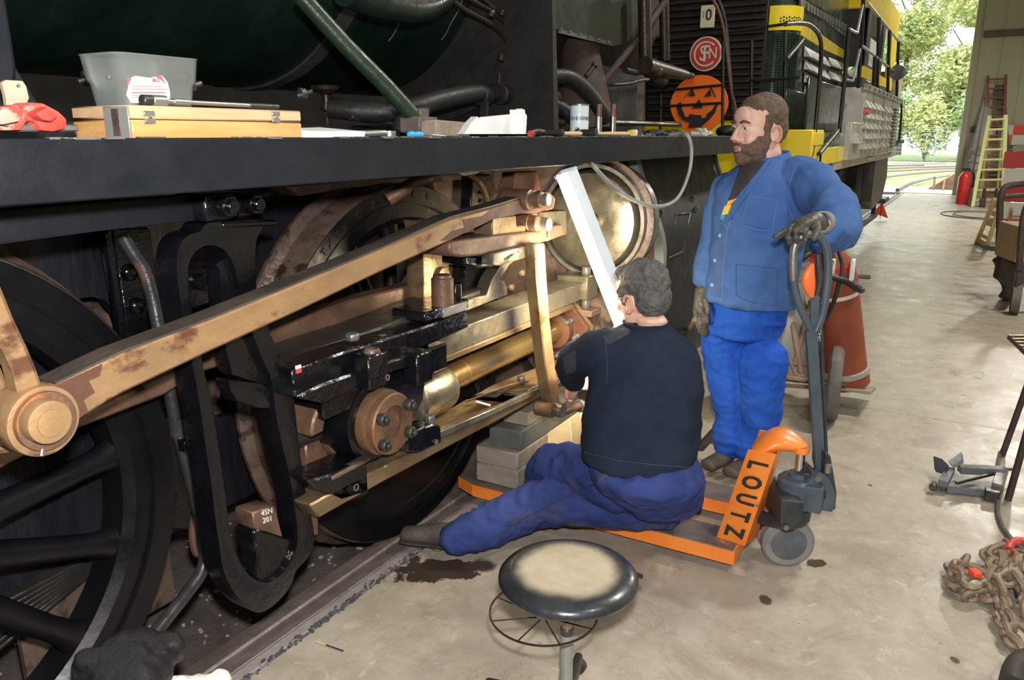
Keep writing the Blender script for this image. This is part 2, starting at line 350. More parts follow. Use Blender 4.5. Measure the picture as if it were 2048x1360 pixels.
    def ell(s, c, r, R=None, nu=14, nv=9):
        c = V(c); P = [];
        if not isinstance(r, (list, tuple, Vector)): r = (r, r, r)
        for j in range(nv + 1):
            ph = PI * j / nv
            for i in range(nu): t = 2 * PI * i / nu; p = V((math.sin(ph) * math.cos(t) * r[0], math.sin(ph) * math.sin(t) * r[1], math.cos(ph) * r[2])); P.append(c + (R @ p if R is not None else p))
        Fc = [(j * nu + i, (j + 1) * nu + i, (j + 1) * nu + (i + 1) % nu, j * nu + (i + 1) % nu) for j in range(nv) for i in range(nu)]
        return s.add(P, Fc)
    def loft(s, st, n=20, sub=3, cap=True):
        """st: (centre, half-width vector, half-depth vector); smooth tube of elliptical sections with rounded ends"""
        st = [(V(c), V(a), V(b)) for c, a, b in st]
        S = []
        def cr(p0, p1, p2, p3, t): return 0.5 * ((2 * p1) + (p2 - p0) * t + (2 * p0 - 5 * p1 + 4 * p2 - p3) * t * t + (3 * p1 - p0 - 3 * p2 + p3) * t ** 3)
        m = len(st)
        for i in range(m - 1):
            q = [st[max(i - 1, 0)], st[i], st[i + 1], st[min(i + 2, m - 1)]]
            for k in range(sub): S.append(tuple(cr(q[0][e], q[1][e], q[2][e], q[3][e], k / sub) for e in range(3)))
        S.append(st[-1])
        if cap:
            d0 = (S[0][0] - S[1][0]).normalized(); d1 = (S[-1][0] - S[-2][0]).normalized()
            r0 = min(S[0][1].length, S[0][2].length); r1 = min(S[-1][1].length, S[-1][2].length)
            pre = [(S[0][0] + d0 * r0 * h * cap, S[0][1] * w, S[0][2] * w) for w, h in ((0.05, 0.62), (0.5, 0.52), (0.82, 0.3))]
            post = [(S[-1][0] + d1 * r1 * h * cap, S[-1][1] * w, S[-1][2] * w) for w, h in ((0.82, 0.3), (0.5, 0.52), (0.05, 0.62))]
            S = pre + S + post
        P = []; m = len(S)
        for c, a, b in S:
            for i in range(n): t = 2 * PI * i / n; P.append(c + a * math.cos(t) + b * math.sin(t))
        Fc = [(i * n + k, i * n + (k + 1) % n, (i + 1) * n + (k + 1) % n, (i + 1) * n + k) for i in range(m - 1) for k in range(n)]
        Fc += [tuple(reversed(range(n))), tuple(range((m - 1) * n, m * n))]
        return s.add(P, Fc)
    def limb(s, pts, rs, flat=1.0, side=None, n=16, sub=4):
        pts = [V(p) for p in pts]; st = []
        for i, p in enumerate(pts):
            d = (pts[min(i + 1, len(pts) - 1)] - pts[max(i - 1, 0)]).normalized()
            a, b = basis(d, side if side is not None else V((0, 0, 1)))
            st.append((p, a * rs[i], b * rs[i] * flat))
        return s.loft(st, n, sub)
    def hexa(s, p0, p1, r): return s.cyl(p0, p1, r, r, 6)
    def build(s, name, m, parent=None, bevel=0.0, seg=1, label=None, sharp=38, flat=False):
        me = bpy.data.meshes.new(name)
        me.from_pydata([tuple(p) for p in s.v], [], s.f)
        bm = bmesh.new(); bm.from_mesh(me)
        bmesh.ops.remove_doubles(bm, verts=bm.verts, dist=1e-5)
        bmesh.ops.recalc_face_normals(bm, faces=bm.faces)
        if bevel:
            es = [e for e in bm.edges if len(e.link_faces) == 2 and e.calc_face_angle(0) > 0.6]
            if es: bmesh.ops.bevel(bm, geom=es, offset=bevel, segments=seg, affect='EDGES', profile=0.6, clamp_overlap=True)
        lim = math.radians(sharp)
        for e in bm.edges:
            if len(e.link_faces) == 2 and e.calc_face_angle(0) > lim: e.smooth = False
        for f in bm.faces: f.smooth = not flat
        bm.to_mesh(me); bm.free()
        me.materials.append(M[m] if isinstance(m, str) else m)
        o = bpy.data.objects.new(name, me); COL.objects.link(o)
        if parent is not None: adopt(o, parent)
        if label: o['label'] = label
        return o
def adopt(o, parent):
    o.parent = parent
    W = Matrix.Identity(4); q = parent
    T = V((0, 0, 0))
    while q is not None: T = T + q.location if q.parent is None else T; q = q.parent
    o.matrix_parent_inverse = Matrix.Translation(-T) if parent.parent is None else Matrix.Identity(4)
    return o
def thing(name, label, cat, loc=(0, 0, 0), group=None):
    o = bpy.data.objects.new(name, None); COL.objects.link(o); o.location = loc; o.empty_display_size = 0.1
    o['label'] = label; o['category'] = cat
    if group: o['group'] = group
    return o
def tag(o, label, cat, group=None, kind=None):
    o['label'] = label; o['category'] = cat
    if group: o['group'] = group
    if kind: o['kind'] = kind
    return o
def structure(o, label=None):
    o['kind'] = 'structure'
    if label: o['label'] = label
    return o
def copy_part(o, delta, parent=None):
    c = o.copy(); COL.objects.link(c)
    c.parent = parent if parent is not None else o.parent
    c.location = o.location + V(delta)
    return c
def bolt(mb, p, ax, r=0.015, h=0.014, stud=True):
    p = V(p); ax = V(ax).normalized()
    mb.hexa(p - ax * 0.003, p + ax * h, r)
    if stud: mb.cyl(p + ax * h, p + ax * (h + r * 0.7), r * 0.55, n=10)
    return mb
YN = V((0, -1, 0))
def text_tris(body, font_shear=0.0, bold=0.0):
    cu = bpy.data.curves.new('t', 'FONT'); cu.body = body; cu.size = 1; cu.resolution_u = 3; cu.offset = bold; cu.align_x = 'CENTER'; cu.align_y = 'CENTER'
    cu.extrude = 0.02
    ob = bpy.data.objects.new('t', cu); COL.objects.link(ob)
    dg = bpy.context.evaluated_depsgraph_get(); me = bpy.data.meshes.new_from_object(ob.evaluated_get(dg))
    vs = [v.co.copy() for v in me.vertices]; fs = [tuple(p.vertices) for p in me.polygons]
    bpy.data.objects.remove(ob); bpy.data.curves.remove(cu); bpy.data.meshes.remove(me)
    return vs, fs
def text_on(name, body, o, xd, yd, nd, m, parent, bold=0.0, depth=0.002, label=None):
    """xd, yd: vectors of one em across / up; nd: outward normal"""
    vs, fs = text_tris(body, bold=bold); o = V(o); xd = V(xd); yd = V(yd); nd = V(nd).normalized()
    mb = MB(); mb.add([o + xd * v.x + yd * v.y + nd * (v.z / 0.02 * depth / 2 + depth / 2) for v in vs], fs)
    return mb.build(name, m, parent, flat=True, label=label)
def remesh(mb, name, m, parent, voxel=0.008, it=4, disp=None, label=None, cut=None):
    o = mb.build(name, m, None)
    md = o.modifiers.new('r', 'REMESH'); md.mode = 'VOXEL'; md.voxel_size = voxel; md.use_smooth_shade = True
    if it:
        ms = o.modifiers.new('s', 'SMOOTH'); ms.factor = 0.5; ms.iterations = it
    dg = bpy.context.evaluated_depsgraph_get()
    me = bpy.data.meshes.new_from_object(o.evaluated_get(dg))
    o.modifiers.clear(); old = o.data; o.data = me; bpy.data.meshes.remove(old)
    if disp:
        ns = [v.normal.copy() for v in me.vertices]
        for v, n in zip(me.vertices, ns): v.co += n * disp(v.co, n)
    for p in me.polygons: p.use_smooth = True
    if not me.materials: me.materials.append(M[m] if isinstance(m, str) else m)
    me.name = name
    if parent is not None: adopt(o, parent)
    if label: o['label'] = label
    return o
# ================================================================ setting
# concrete floor with the channel and the rail
def floor_material():
    m = bpy.data.materials.new('shop_concrete'); m.use_nodes = True
    nt = m.node_tree; N = nt.nodes; L = nt.links; b = N['Principled BSDF']
    tc = N.new('ShaderNodeTexCoord')
    def nz(s, d=8, r=0.6, dist=0.0):
        n = N.new('ShaderNodeTexNoise'); n.inputs['Scale'].default_value = s; n.inputs['Detail'].default_value = d; n.inputs['Roughness'].default_value = r; n.inputs['Distortion'].default_value = dist
        L.new(tc.outputs['Object'], n.inputs['Vector']); return n.outputs[0]
    def mr(src, a, bb, c=0.0, d=1.0):
        r = N.new('ShaderNodeMapRange'); L.new(src, r.inputs[0])
        for i, v in enumerate((a, bb, c, d)): r.inputs[i + 1].default_value = v
        return r.outputs[0]
    def mix(f, c1, c2):
        x = N.new('ShaderNodeMix'); x.data_type = 'RGBA'; L.new(f, x.inputs[0])
        for k, c in ((6, c1), (7, c2)):
            if isinstance(c, tuple): x.inputs[k].default_value = (*c, 1)
            else: L.new(c, x.inputs[k])
        return x.outputs[2]
    def mul(a, bb):
        x = N.new('ShaderNodeMath'); x.operation = 'MULTIPLY'; L.new(a, x.inputs[0])
        if isinstance(bb, float): x.inputs[1].default_value = bb
        else: L.new(bb, x.inputs[1])
        return x.outputs[0]
    c = mix(mr(nz(1.3), 0.35, 0.65), (0.335, 0.285, 0.220), (0.42, 0.365, 0.290))
    c = mix(mr(nz(7, 10, 0.7), 0.42, 0.7), c, (0.47, 0.42, 0.345))
    c = mix(mul(mr(nz(2.7, 10, 0.78, 0.8), 0.50, 0.66), 0.6), c, (0.25, 0.20, 0.148))
    c = mix(mul(mr(nz(11, 10, 0.75, 1.0), 0.56, 0.64), 0.6), c, (0.56, 0.51, 0.43))
    c = mix(mul(mr(nz(26, 6, 0.6), 0.66, 0.74), 0.6), c, (0.13, 0.10, 0.075))
    # spilt oil: blobs that belong to the floor
    def stain(px, col, rx, ry, rot, c, soft=0.12):
        p = pz(*px)
        mp = N.new('ShaderNodeMapping'); mp.vector_type = 'TEXTURE'
        mp.inputs['Location'].default_value = p; mp.inputs['Rotation'].default_value = (0, 0, rot); mp.inputs['Scale'].default_value = (rx, ry, 1)
        L.new(tc.outputs['Object'], mp.inputs['Vector'])
        ln = N.new('ShaderNodeVectorMath'); ln.operation = 'LENGTH'; L.new(mp.outputs[0], ln.inputs[0])
        ad = N.new('ShaderNodeMath'); ad.operation = 'ADD'; L.new(ln.outputs['Value'], ad.inputs[0])
        L.new(mr(nz(9, 8, 0.65), 0.3, 0.7, -0.55, 0.55), ad.inputs[1])
        return mix(mr(ad.outputs[0], 0.9 + soft, 0.9), c, col)
    c = stain((870, 1140), (0.045, 0.032, 0.024), 0.17, 0.085, -0.95, c)
    c = stain((965, 1130), (0.06, 0.045, 0.032), 0.05, 0.04, -0.9, c, 0.5)
    c = stain((1630, 1128), (0.06, 0.042, 0.02), 0.045, 0.028, -0.6, c)
    for q, s in (((1985, 985), .02), ((1938, 1200), .018), ((1740, 970), .012), ((1910, 1320), .016), ((1530, 1200), 0.03)):
        c = stain(q, (0.10, 0.08, 0.06), s, s * 0.7, 0.4, c, 0.3)
    L.new(c, b.inputs['Base Color'])
    L.new(mr(nz(3.2, 8, 0.7), 0.35, 0.65, 0.20, 0.52), b.inputs['Roughness'])
    bp = N.new('ShaderNodeBump'); bp.inputs['Strength'].default_value = 0.35; bp.inputs['Distance'].default_value = 0.004
    L.new(nz(22, 8, 0.7), bp.inputs['Height']); L.new(bp.outputs[0], b.inputs['Normal'])
    return m
M['shop_concrete'] = floor_material()
EDGE = 1.70
mb = MB()
# slabs, cast in bays with a thin sawn joint between them
xs = [-4.0, 0.55, 4.9, 9.4, 14.0, 19.4, 24.9]
ys = [-4.0, -0.62, EDGE]
for i in range(len(xs) - 1):
    for j in range(2):
        x0, x1, y0, y1 = xs[i] + 0.002, xs[i + 1] - 0.002, ys[j] + 0.002, ys[j + 1] - 0.002
        mb.box(((x0 + x1) / 2, (y0 + y1) / 2, -0.06), (x1 - x0, y1 - y0, 0.12))
structure(mb.build('floor', 'shop_concrete'))
mb = MB(); mb.box((10.4, 2.0, -0.30), (29, 12, 0.2)); structure(mb.build('trim_1', 'pit_dirt'), 'dirty ballast floor between the rails')
mb = MB(); mb.box((10.4, 5.9, -0.06), (29, 5.0, 0.12)); structure(mb.build('trim_2', 'hall_dark'))
# steel channel and rail beside the slab
st = thing('rail_track', 'rusty rail with flangeway channel let into the floor under the steam engine', 'rail', (2, 1.9, -0.1))
mb = MB()
for y0, y1, z in ((1.868, 1.94, -0.030),): mb.box((11, (y0 + y1) / 2, z - 0.07), (28, y1 - y0, 0.14))
mb.build('rail_head', 'rail_steel', st, 0.008)
mb = MB(); mb.box((11, 1.832, -0.10), (28, 0.06, 0.10)); mb.build('guard_flat', 'rail_steel', st, 0.003)
mb = MB(); mb.box((11, 1.782, -0.055), (28, 0.028, 0.10)); mb.build('angle_iron', 'rail_steel', st, 0.003)
mb = MB(); mb.box((11, 1.742, -0.06), (28, 0.046, 0.11)); mb.build('grout_strip', 'kerb_grey', st, 0.004)
mb = MB(); mb.box((11, 3.37, -0.10), (28, 0.07, 0.14)); mb.build('far_rail', 'rail_steel', st, 0.008)
# crumbs of dirt in the joint between slab and channel
mb = MB(); rnd = random.Random(5)
for i in range(420):
    x = rnd.uniform(1.0, 3.2); y = 1.708 + rnd.gauss(0, 0.008); r = rnd.uniform(0.002, 0.007)
    mb.ell((x, y, r * 0.4), (r * rnd.uniform(1, 2), r, r * 0.7), None, 5, 3)
tag(mb.build('dirt_crumbs', 'crumb'), 'dark crumbs of dirt along the joint between rail channel and slab', 'dirt', kind='stuff')
mb = MB()
for i in range(260):
    x = rnd.uniform(0.9, 2.4); y = rnd.uniform(1.98, 2.9); r = rnd.uniform(0.003, 0.011)
    mb.ell((x, y, -0.198 + r * 0.4), (r * rnd.uniform(0.8, 1.5), r, r * 0.7), Matrix.Rotation(rnd.random() * 3, 3, 'Z'), 5, 3)
tag(mb.build('ballast_chips', 'stone_pale'), 'pale broken chips of ballast strewn between the rails under the engine', 'gravel', kind='stuff')
mb = MB(); mb.box((1.25, 2.05, -0.185), (0.75, 0.18, 0.02), Matrix.Rotation(0.03, 3, 'Z'))
tag(mb.build('floor_plate', 'pit_plate', bevel=0.003), 'brown steel plate lying beside the rail below the leaning pipe', 'plate')

# far gable wall of the hall with the open doorway
WX = 24.85
g = MB(); WY = 0.40
mb = MB(); mb.box((WX + 0.1, (WY - 4.0) / 2, 3.0), (0.08, 4.0 + WY, 6.0)); wall = structure(mb.build('wall_far', 'sheet_green'))
for k in range(9):
    y = WY - 0.06 - k * 0.5
    o = MB().box((WX + 0.055, y - 0.22, 3.0), (0.03, 0.455, 6.0)).build('panel', 'sheet_green', wall, 0.01)
for z, h in ((1.72, 0.16), (4.1, 0.16)):
    MB().box((WX - 0.0, (WY - 4.0) / 2, z), (0.08, 4.0 + WY - 0.2, h)).build('girt', 'girt', wall, 0.01)
for k in (1.05,):
    MB().box((WX - 0.0, (WY - 4.0) / 2, 0.55), (0.08, 4.0 + WY - 0.2, 0.14)).build('girt', 'girt', wall, 0.01)
MB().box((WX + 0.02, WY + 0.05, 3.0), (0.22, 0.14, 6.0)).build('door_post', 'sheet_green', wall, 0.01)
structure(MB().box((WX + 0.1, 6.6, 3.0), (0.1, 3.6, 6.0)).build('wall_far', 'hall_dark'))
structure(MB().box((WX + 0.1, 2.4, 5.6), (0.1, 5.2, 0.9)).build('trim_3', 'hall_dark'), 'lintel over the doorway')
structure(MB().box((10.4, -4.05, 3.0), (29, 0.1, 6.0)).build('wall_right', 'sheet_green'))
structure(MB().box((10.4, 8.4, 3.0), (29, 0.1, 6.0)).build('wall_left', 'hall_dark'))
structure(MB().box((-4.05, 2.2, 3.0), (0.1, 12.6, 6.0)).build('wall_rear', 'sheet_green'))
structure(MB().box((10.4, 2.2, 6.05), (29, 12.6, 0.1)).build('ceiling', 'sheet_green'))

# ---------------------------------------------------------------- outside the doorway
def ground():
    mb = MB(); nx, ny = 40, 30
    P = []
    for i in range(nx + 1):
        for j in range(ny + 1):
            x = 25.0 + 60 * i / nx; y = -25 + 60 * j / ny
            P.append((x, y, -0.05 + 0.05 * noise.noise(V((x * 0.3, y * 0.3, 0)))))
    mb.add(P, [(i * (ny + 1) + j, (i + 1) * (ny + 1) + j, (i + 1) * (ny + 1) + j + 1, i * (ny + 1) + j + 1) for i in range(nx) for j in range(ny)])
    return mb.build('ground', 'grass')
structure(ground())
structure(MB().box((26.6, 2.4, -0.03), (3.2, 9, 0.08)).build('trim_4', 'gravel'), 'gravel apron outside the door')
structure(MB().box((50, 0.0, 0.0), (5, 40, 0.10), Matrix.Rotation(0.08, 3, 'Z')).build('trim_5', 'gravel'), 'pale path along the fence')
def curved_track(name, pts, label):
    t = thing(name, label, 'railway track', pts[0], group='yard tracks outside the door')
    P = [V(p) for p in pts]
    for s in (-0.75, 0.75):
        Q = []
        for i, p in enumerate(P):
            d = (P[min(i + 1, len(P) - 1)] - P[max(i - 1, 0)]).normalized(); Q.append(p + V((-d.y, d.x, 0)) * s + V((0, 0, 0.06)))
        MB().tube(Q, 0.055, 6, 4).build('rail', 'rail_steel', t)
    return t
curved_track('yard_track', [(25.2, 2.65, 0), (30, 2.5, 0), (36, 1.6, 0), (43, -1.0, 0), (50, -5.5, 0)], 'rusty track curving away right, nearest to the shed doorway')
curved_track('yard_track', [(30, 6.5, 0), (36, 5.0, 0), (43, 2.2, 0), (50, -2.5, 0), (56, -8, 0)], 'rusty track across the grass, second from the doorway')
curved_track('yard_track', [(34, 10.5, 0), (40, 8.0, 0), (46, 4.5, 0), (50, 1.0, 0)], 'rusty track farthest from the doorway, below the fence')
# wire fence
fence = thing('wire_fence', 'pale green wire mesh fence with slim posts behind the yard tracks', 'fence', (53, 0, 0))
f0, f1 = V((55, 14, 0)), V((52, -14, 0))
nP = 13
for i in range(nP):
    p = f0.lerp(f1, i / (nP - 1)); MB().cyl(p, p + V((0, 0, 2.1)), 0.045, n=8).build('post', 'fence_wire', fence)
mb = MB(); d = (f1 - f0); Ld = d.length; d.normalize(); side = V((-d.y, d.x, 0))
for k in range(9): z = 0.15 + k * 0.23; mb.bar(f0 + V((0, 0, z)), f1 + V((0, 0, z)), 0.02, 0.02)
for k in range(170): p = f0 + d * (Ld * k / 170); mb.bar(p + V((0, 0, 0.1)), p + V((0, 0, 2.05)), 0.010, 0.010)
w = mb.build('mesh_panel', 'fence_wire', fence); w['kind'] = 'stuff'

# trees
def leaf_cloud(mb, c, R, n, rnd, s):
    for i in range(n):
        d = V((rnd.gauss(0, 1), rnd.gauss(0, 1), rnd.gauss(0, 1))).normalized()
        lump = 0.80 + 0.35 * noise.noise(d * 2.2 + c * 0.37)
        p = c + V((d.x * R[0], d.y * R[1], d.z * R[2])) * lump * rnd.uniform(0.72, 1.05)
        a = V((rnd.gauss(0, 1), rnd.gauss(0, 1), rnd.gauss(0, 0.5))).normalized(); b = a.cross(V((rnd.gauss(0, 1), rnd.gauss(0, 1), rnd.gauss(0, 1)))).normalized()
        q = s * rnd.uniform(0.6, 1.4)
        mb.add([p - a * q, p + b * q * 0.45, p + a * q, p - b * q * 0.45], [(0, 1, 2, 3)])
def tree(loc, h, r, m, label, seed, name='leafy_tree'):
    rnd = random.Random(seed); t = thing(name, label, 'tree', loc, 'trees behind the wire fence')
    L = V(loc); mb = MB(); mb.tube([L, L + V((0.1, 0.2, h * 0.35)), L + V((0, -0.1, h * 0.7))], [0.28, 0.2, 0.08], 8)
    for k in range(5): a = rnd.random() * 6.28; mb.tube([L + V((0, 0, h * (0.3 + 0.07 * k))), L + V((math.cos(a) * r * 0.6, math.sin(a) * r * 0.6, h * (0.5 + 0.08 * k)))], [0.09, 0.03], 6, 1)
    mb.build('trunk', 'bark', t)
    mb = MB()
    for k in range(15):
        a = rnd.random() * 6.28; q = rnd.uniform(0.1, 0.8) * r; z = h * rnd.uniform(0.18, 0.92)
        w = 1.0 - 0.5 * abs(z / h - 0.45)
        leaf_cloud(mb, L + V((math.cos(a) * q * w, math.sin(a) * q * w, z)), (r * 0.58, r * 0.58, r * 0.42), 1900, rnd, 0.16)
    mb.build('crown', m, t, flat=True, sharp=180)
bush_n = [0]
def bush(loc, r, h, m, label, seed):
    rnd = random.Random(seed); t = thing('leafy_bush', label, 'bush', loc, 'bushes behind the wire fence'); L = V(loc); mb = MB(); st = MB()
    for k in range(5):
        a = rnd.random() * 6.28; q = rnd.uniform(0, 0.6) * r; c = L + V((math.cos(a) * q, math.sin(a) * q * 1.3, h * rnd.uniform(0.3, 0.7)))
        leaf_cloud(mb, c, (r * 0.7, r * 0.8, h * 0.42), 900, rnd, 0.13); st.tube([L, c], [0.06, 0.02], 5, 1)
    mb.build('foliage', m, t, flat=True, sharp=180); st.build('stem', 'bark', t)
ORD = ['first', 'second', 'third', 'fourth', 'fifth', 'sixth', 'seventh', 'eighth']
for i in range(7):
    bush((57.2, -6.0 + i * 3.0, 0), 1.75, 3.6 + (i * 37 % 5) * 0.35, 'leaf_green' if i % 3 else 'leaf_yellow', '%s leafy bush from the shed door post along the wire fence' % ORD[i], 90 + i)
TR = [((63, 9.5, 0), 14, 3.9, 'leaf_green', 'tall green tree leftmost behind the fence, beside the diesel engine cab'),
      ((63, 0.8, 0), 13, 3.6, 'leaf_yellow', 'yellow-green tree in the middle of the doorway view'),
      ((63, -7.6, 0), 13, 3.7, 'leaf_green', 'bushy green tree behind the fence, next to the shed door post'),
      ((73, 5.8, 0), 22, 5.0, 'leaf_yellow', 'tallest yellowish tree standing farthest back'),
      ((73, -4.5, 0), 20, 5.0, 'leaf_green', 'tall green tree at the back behind the bushy one'),
      ((74, 16.5, 0), 20, 5.0, 'leaf_yellow', 'yellow-green tree mostly hidden behind the diesel engine')]
for i, (l, h, r, m, lb) in enumerate(TR): tree(l, h, r, m, lb, 40 + i)

# white vehicle end and wedge plough outside the door
t = thing('parked_wagon', 'white road vehicle seen past the door post outside', 'vehicle', (28.5, -0.3, 0))
mb = MB(); mb.prism([(28.0, 0.55, 0.5), (31.5, 0.25, 0.5), (31.5, 0.25, 2.4), (30.0, 0.38, 2.4), (28.9, 0.47, 2.1), (28.05, 0.55, 1.35)], (0, -2.0, 0)); mb.build('body', 'white_paint', t, 0.05, 2)
mb = MB(); mb.prism([(28.35, 0.54, 1.4), (29.0, 0.49, 1.95), (29.0, -1.5, 1.95), (28.35, -1.5, 1.4)], (0.03, 0.02, 0.0)); mb.build('windscreen', 'dark_glass', t)
for x in (28.8, 30.8): MB().cyl((x, 0.5, 0.38), (x, 0.25, 0.38), 0.38, n=24).build('wheel', 'rubber', t, 0.03)
MB().box((27.95, -0.3, 0.55), (0.12, 1.6, 0.22)).build('bumper', 'label_red', t, 0.02)
t = thing('plough_blade', 'rusty brown wedge blade lying outside against the door post', 'plough', (27, 0.8, 0))
mb = MB(); mb.prism([(26.9, 1.25, 0.0), (27.0, 0.35, 0.62), (27.0, 0.2, 0.62), (27.0, 0.2, 0.0)], (0.10, 0.02, 0)); mb.build('blade', 'rust_frame', t, 0.01)
for y in (0.5, 0.8): MB().bar((26.95, y, 0.3), (26.6, y, 0.0), 0.05, 0.05).build('strut', 'rust_frame', t)
t = thing('ground_stake', 'short rusty stake standing in the ground outside the doorway', 'stake', (26.6, 1.05, 0))
MB().cyl((26.6, 1.05, 0), (26.6, 1.05, 0.36), 0.03, n=10).build('rod', 'rust_frame', t)
MB().cyl((26.6, 1.05, 0.36), (26.6, 1.05, 0.39), 0.045, n=10).build('cap', 'rust_frame', t)
# ================================================================ steam locomotive
YV = 1.25          # front plane of the valance
YW = 1.88          # near face of the wheels
YC = 1.62          # plane of cylinder, piston rod, crosshead
loco = thing('steam_locomotive', 'black steam locomotive with exposed wheels and valve gear, its rods being dismantled', 'locomotive', (2.0, 2.65, -0.03))
def pp(pts, Y): return [py(x, y, Y) for x, y in pts]
def plate(name, pts, Y, th, m, parent=loco, holes=(), bevel=0.0, label=None, seg=1):
    mb = MB(); mb.prism(pp(pts, Y), (0, th, 0), [pp(h, Y) for h in holes]); return mb.build(name, m, parent, bevel, seg, label)
# valance and running board
mb = MB(); mb.box((2.35, YV + 0.012, 1.526), (6.6, 0.024, 0.098)); mb.build('valance', 'valance_black', loco, 0.003)
mb = MB(); mb.box((2.35, YV + 0.40, 1.565), (6.6, 0.79, 0.014)); mb.build('running_board', 'sooty_black', loco, 0.002)
mb = MB(); mb.bar((-0.9, YV + 0.06, 1.525), (5.65, YV + 0.06, 1.525), 0.07, 0.07); mb.build('board_stiffener', 'sooty_black', loco)
# rough lip of worn paint along the board edge
mb = MB(); rnd = random.Random(3)
for i in range(110):
    x = rnd.uniform(0.4, 4.6); l = rnd.uniform(0.01, 0.05); mb.box((x, YV + rnd.uniform(0.0, 0.02), 1.5745), (l, 0.012, rnd.uniform(0.002, 0.006)))
s = mb.build('worn_edge', 'dull_steel', loco); s['kind'] = 'stuff'
# boiler
BY, BZ, BR = 2.65, 2.49, 0.72
mb = MB(); mb.lathe([(BR, -3.5), (BR, 3.86)], (0, BY, BZ), V((1, 0, 0)), 96); mb.build('boiler', 'boiler_green', loco)
for x, w, m in ((2.40, 0.07, 'boiler_band'), (0.35, 0.06, 'boiler_green'), (3.84, 0.05, 'boiler_band')):
    mb = MB(); mb.ring([(BR + 0.001, -w / 2), (BR + 0.012, -w / 2), (BR + 0.012, w / 2), (BR + 0.001, w / 2)], (x, BY, BZ), V((1, 0, 0)), 96); mb.build('boiler_band', m, loco)
mb = MB(); mb.lathe([(BR + 0.05, 0), (BR + 0.05, 0.06)], (3.88, BY, BZ), V((1, 0, 0)), 64); mb.build('smokebox_ring', 'sooty_black', loco, 0.01)
# pale scratches that run round the boiler cladding
for x, a0, a1 in ((1.22, 208, 232), (1.9, 200, 214), (2.72, 203, 228), (2.78, 206, 219), (3.05, 200, 224), (3.4, 206, 222), (0.8, 214, 224)):
    P = [V((x + 0.03 * math.sin(k * 1.3) * 0.15, BY + (BR + 0.0005) * math.cos(math.radians(a)), BZ + (BR + 0.0005) * math.sin(math.radians(a)))) for k, a in enumerate([a0 + (a1 - a0) * i / 12 for i in range(13)])]
    MB().tube(P, 0.0013, 5, 1).build('scratch', 'scratch', loco)
# smokebox, saddle and dark plates
mb = MB(); mb.lathe([(BR + 0.02, 0), (BR + 0.02, 1.35), (BR - 0.05, 1.42), (0.1, 1.5), (0.0, 1.5)], (3.95, BY, BZ), V((1, 0, 0)), 64); mb.build('smokebox', 'sooty_black', loco)
mb = MB(); mb.box((4.65, BY, 1.35), (1.3, 1.15, 1.3)); mb.build('saddle', 'sooty_black', loco, 0.02)
# inner frame: big dark plate with openings
frame_out = [(-60, 330), (1330, 330), (1330, 700), (1010, 870), (960, 890), (800, 940), (560, 1010), (500, 1000), (470, 900), (440, 1020), (395, 1040), (380, 880), (300, 1010), (-60, 1250)]
mb = MB()
YF = 2.16
A = pz(0, 0, -0.2)
outer = [V((-1.5, YF, 0.30)), V((5.5, YF, 0.30)), V((5.5, YF, 1.56)), V((-1.5, YF, 1.56))]
h1 = pp([(150, 605), (163, 596), (185, 594), (210, 600), (232, 625), (243, 655), (246, 700), (250, 720), (200, 720), (160, 680), (148, 640)], YF)
h2 = pp([(385, 620), (388, 612), (430, 600), (455, 600), (455, 830), (440, 836), (415, 820), (395, 740)], YF)
mb.prism(outer, (0, 0.035, 0), [h1, h2]); mb.build('frame_plate', 'frame_black', loco, 0.0)
# brown castings glimpsed through and behind the frame
mb = MB(); mb.box((1.9, 2.42, 0.75), (3.2, 0.03, 0.9)); mb.build('inner_casting', 'casting_brown', loco)
mb = MB()
for x in (0.75, 1.30, 1.52): mb.cyl((x, 2.40, 0.25), (x, 2.40, 1.3), 0.05, n=12)
mb.build('inner_pipe', 'casting_brown', loco)
# frame stretcher strip with rivets, left of the bracket
strip = plate('frame_strap', [(222, 455), (300, 455), (345, 700), (395, 1060), (340, 1060), (262, 720)], 2.06, 0.05, 'oily_black', bevel=0.006)
for (x, y) in ((258, 545), (272, 612), (286, 680), (300, 752), (318, 830)):
    p = py(x, y, 2.06); MB().ell(p, (0.026, 0.02, 0.026), None, 14, 8).build('rivet', 'oily_black', strip)
plate('frame_flange', [(208, 470), (222, 455), (262, 720), (340, 1060), (325, 1060), (250, 720)], 2.03, 0.03, 'oily_black', bevel=0.004)

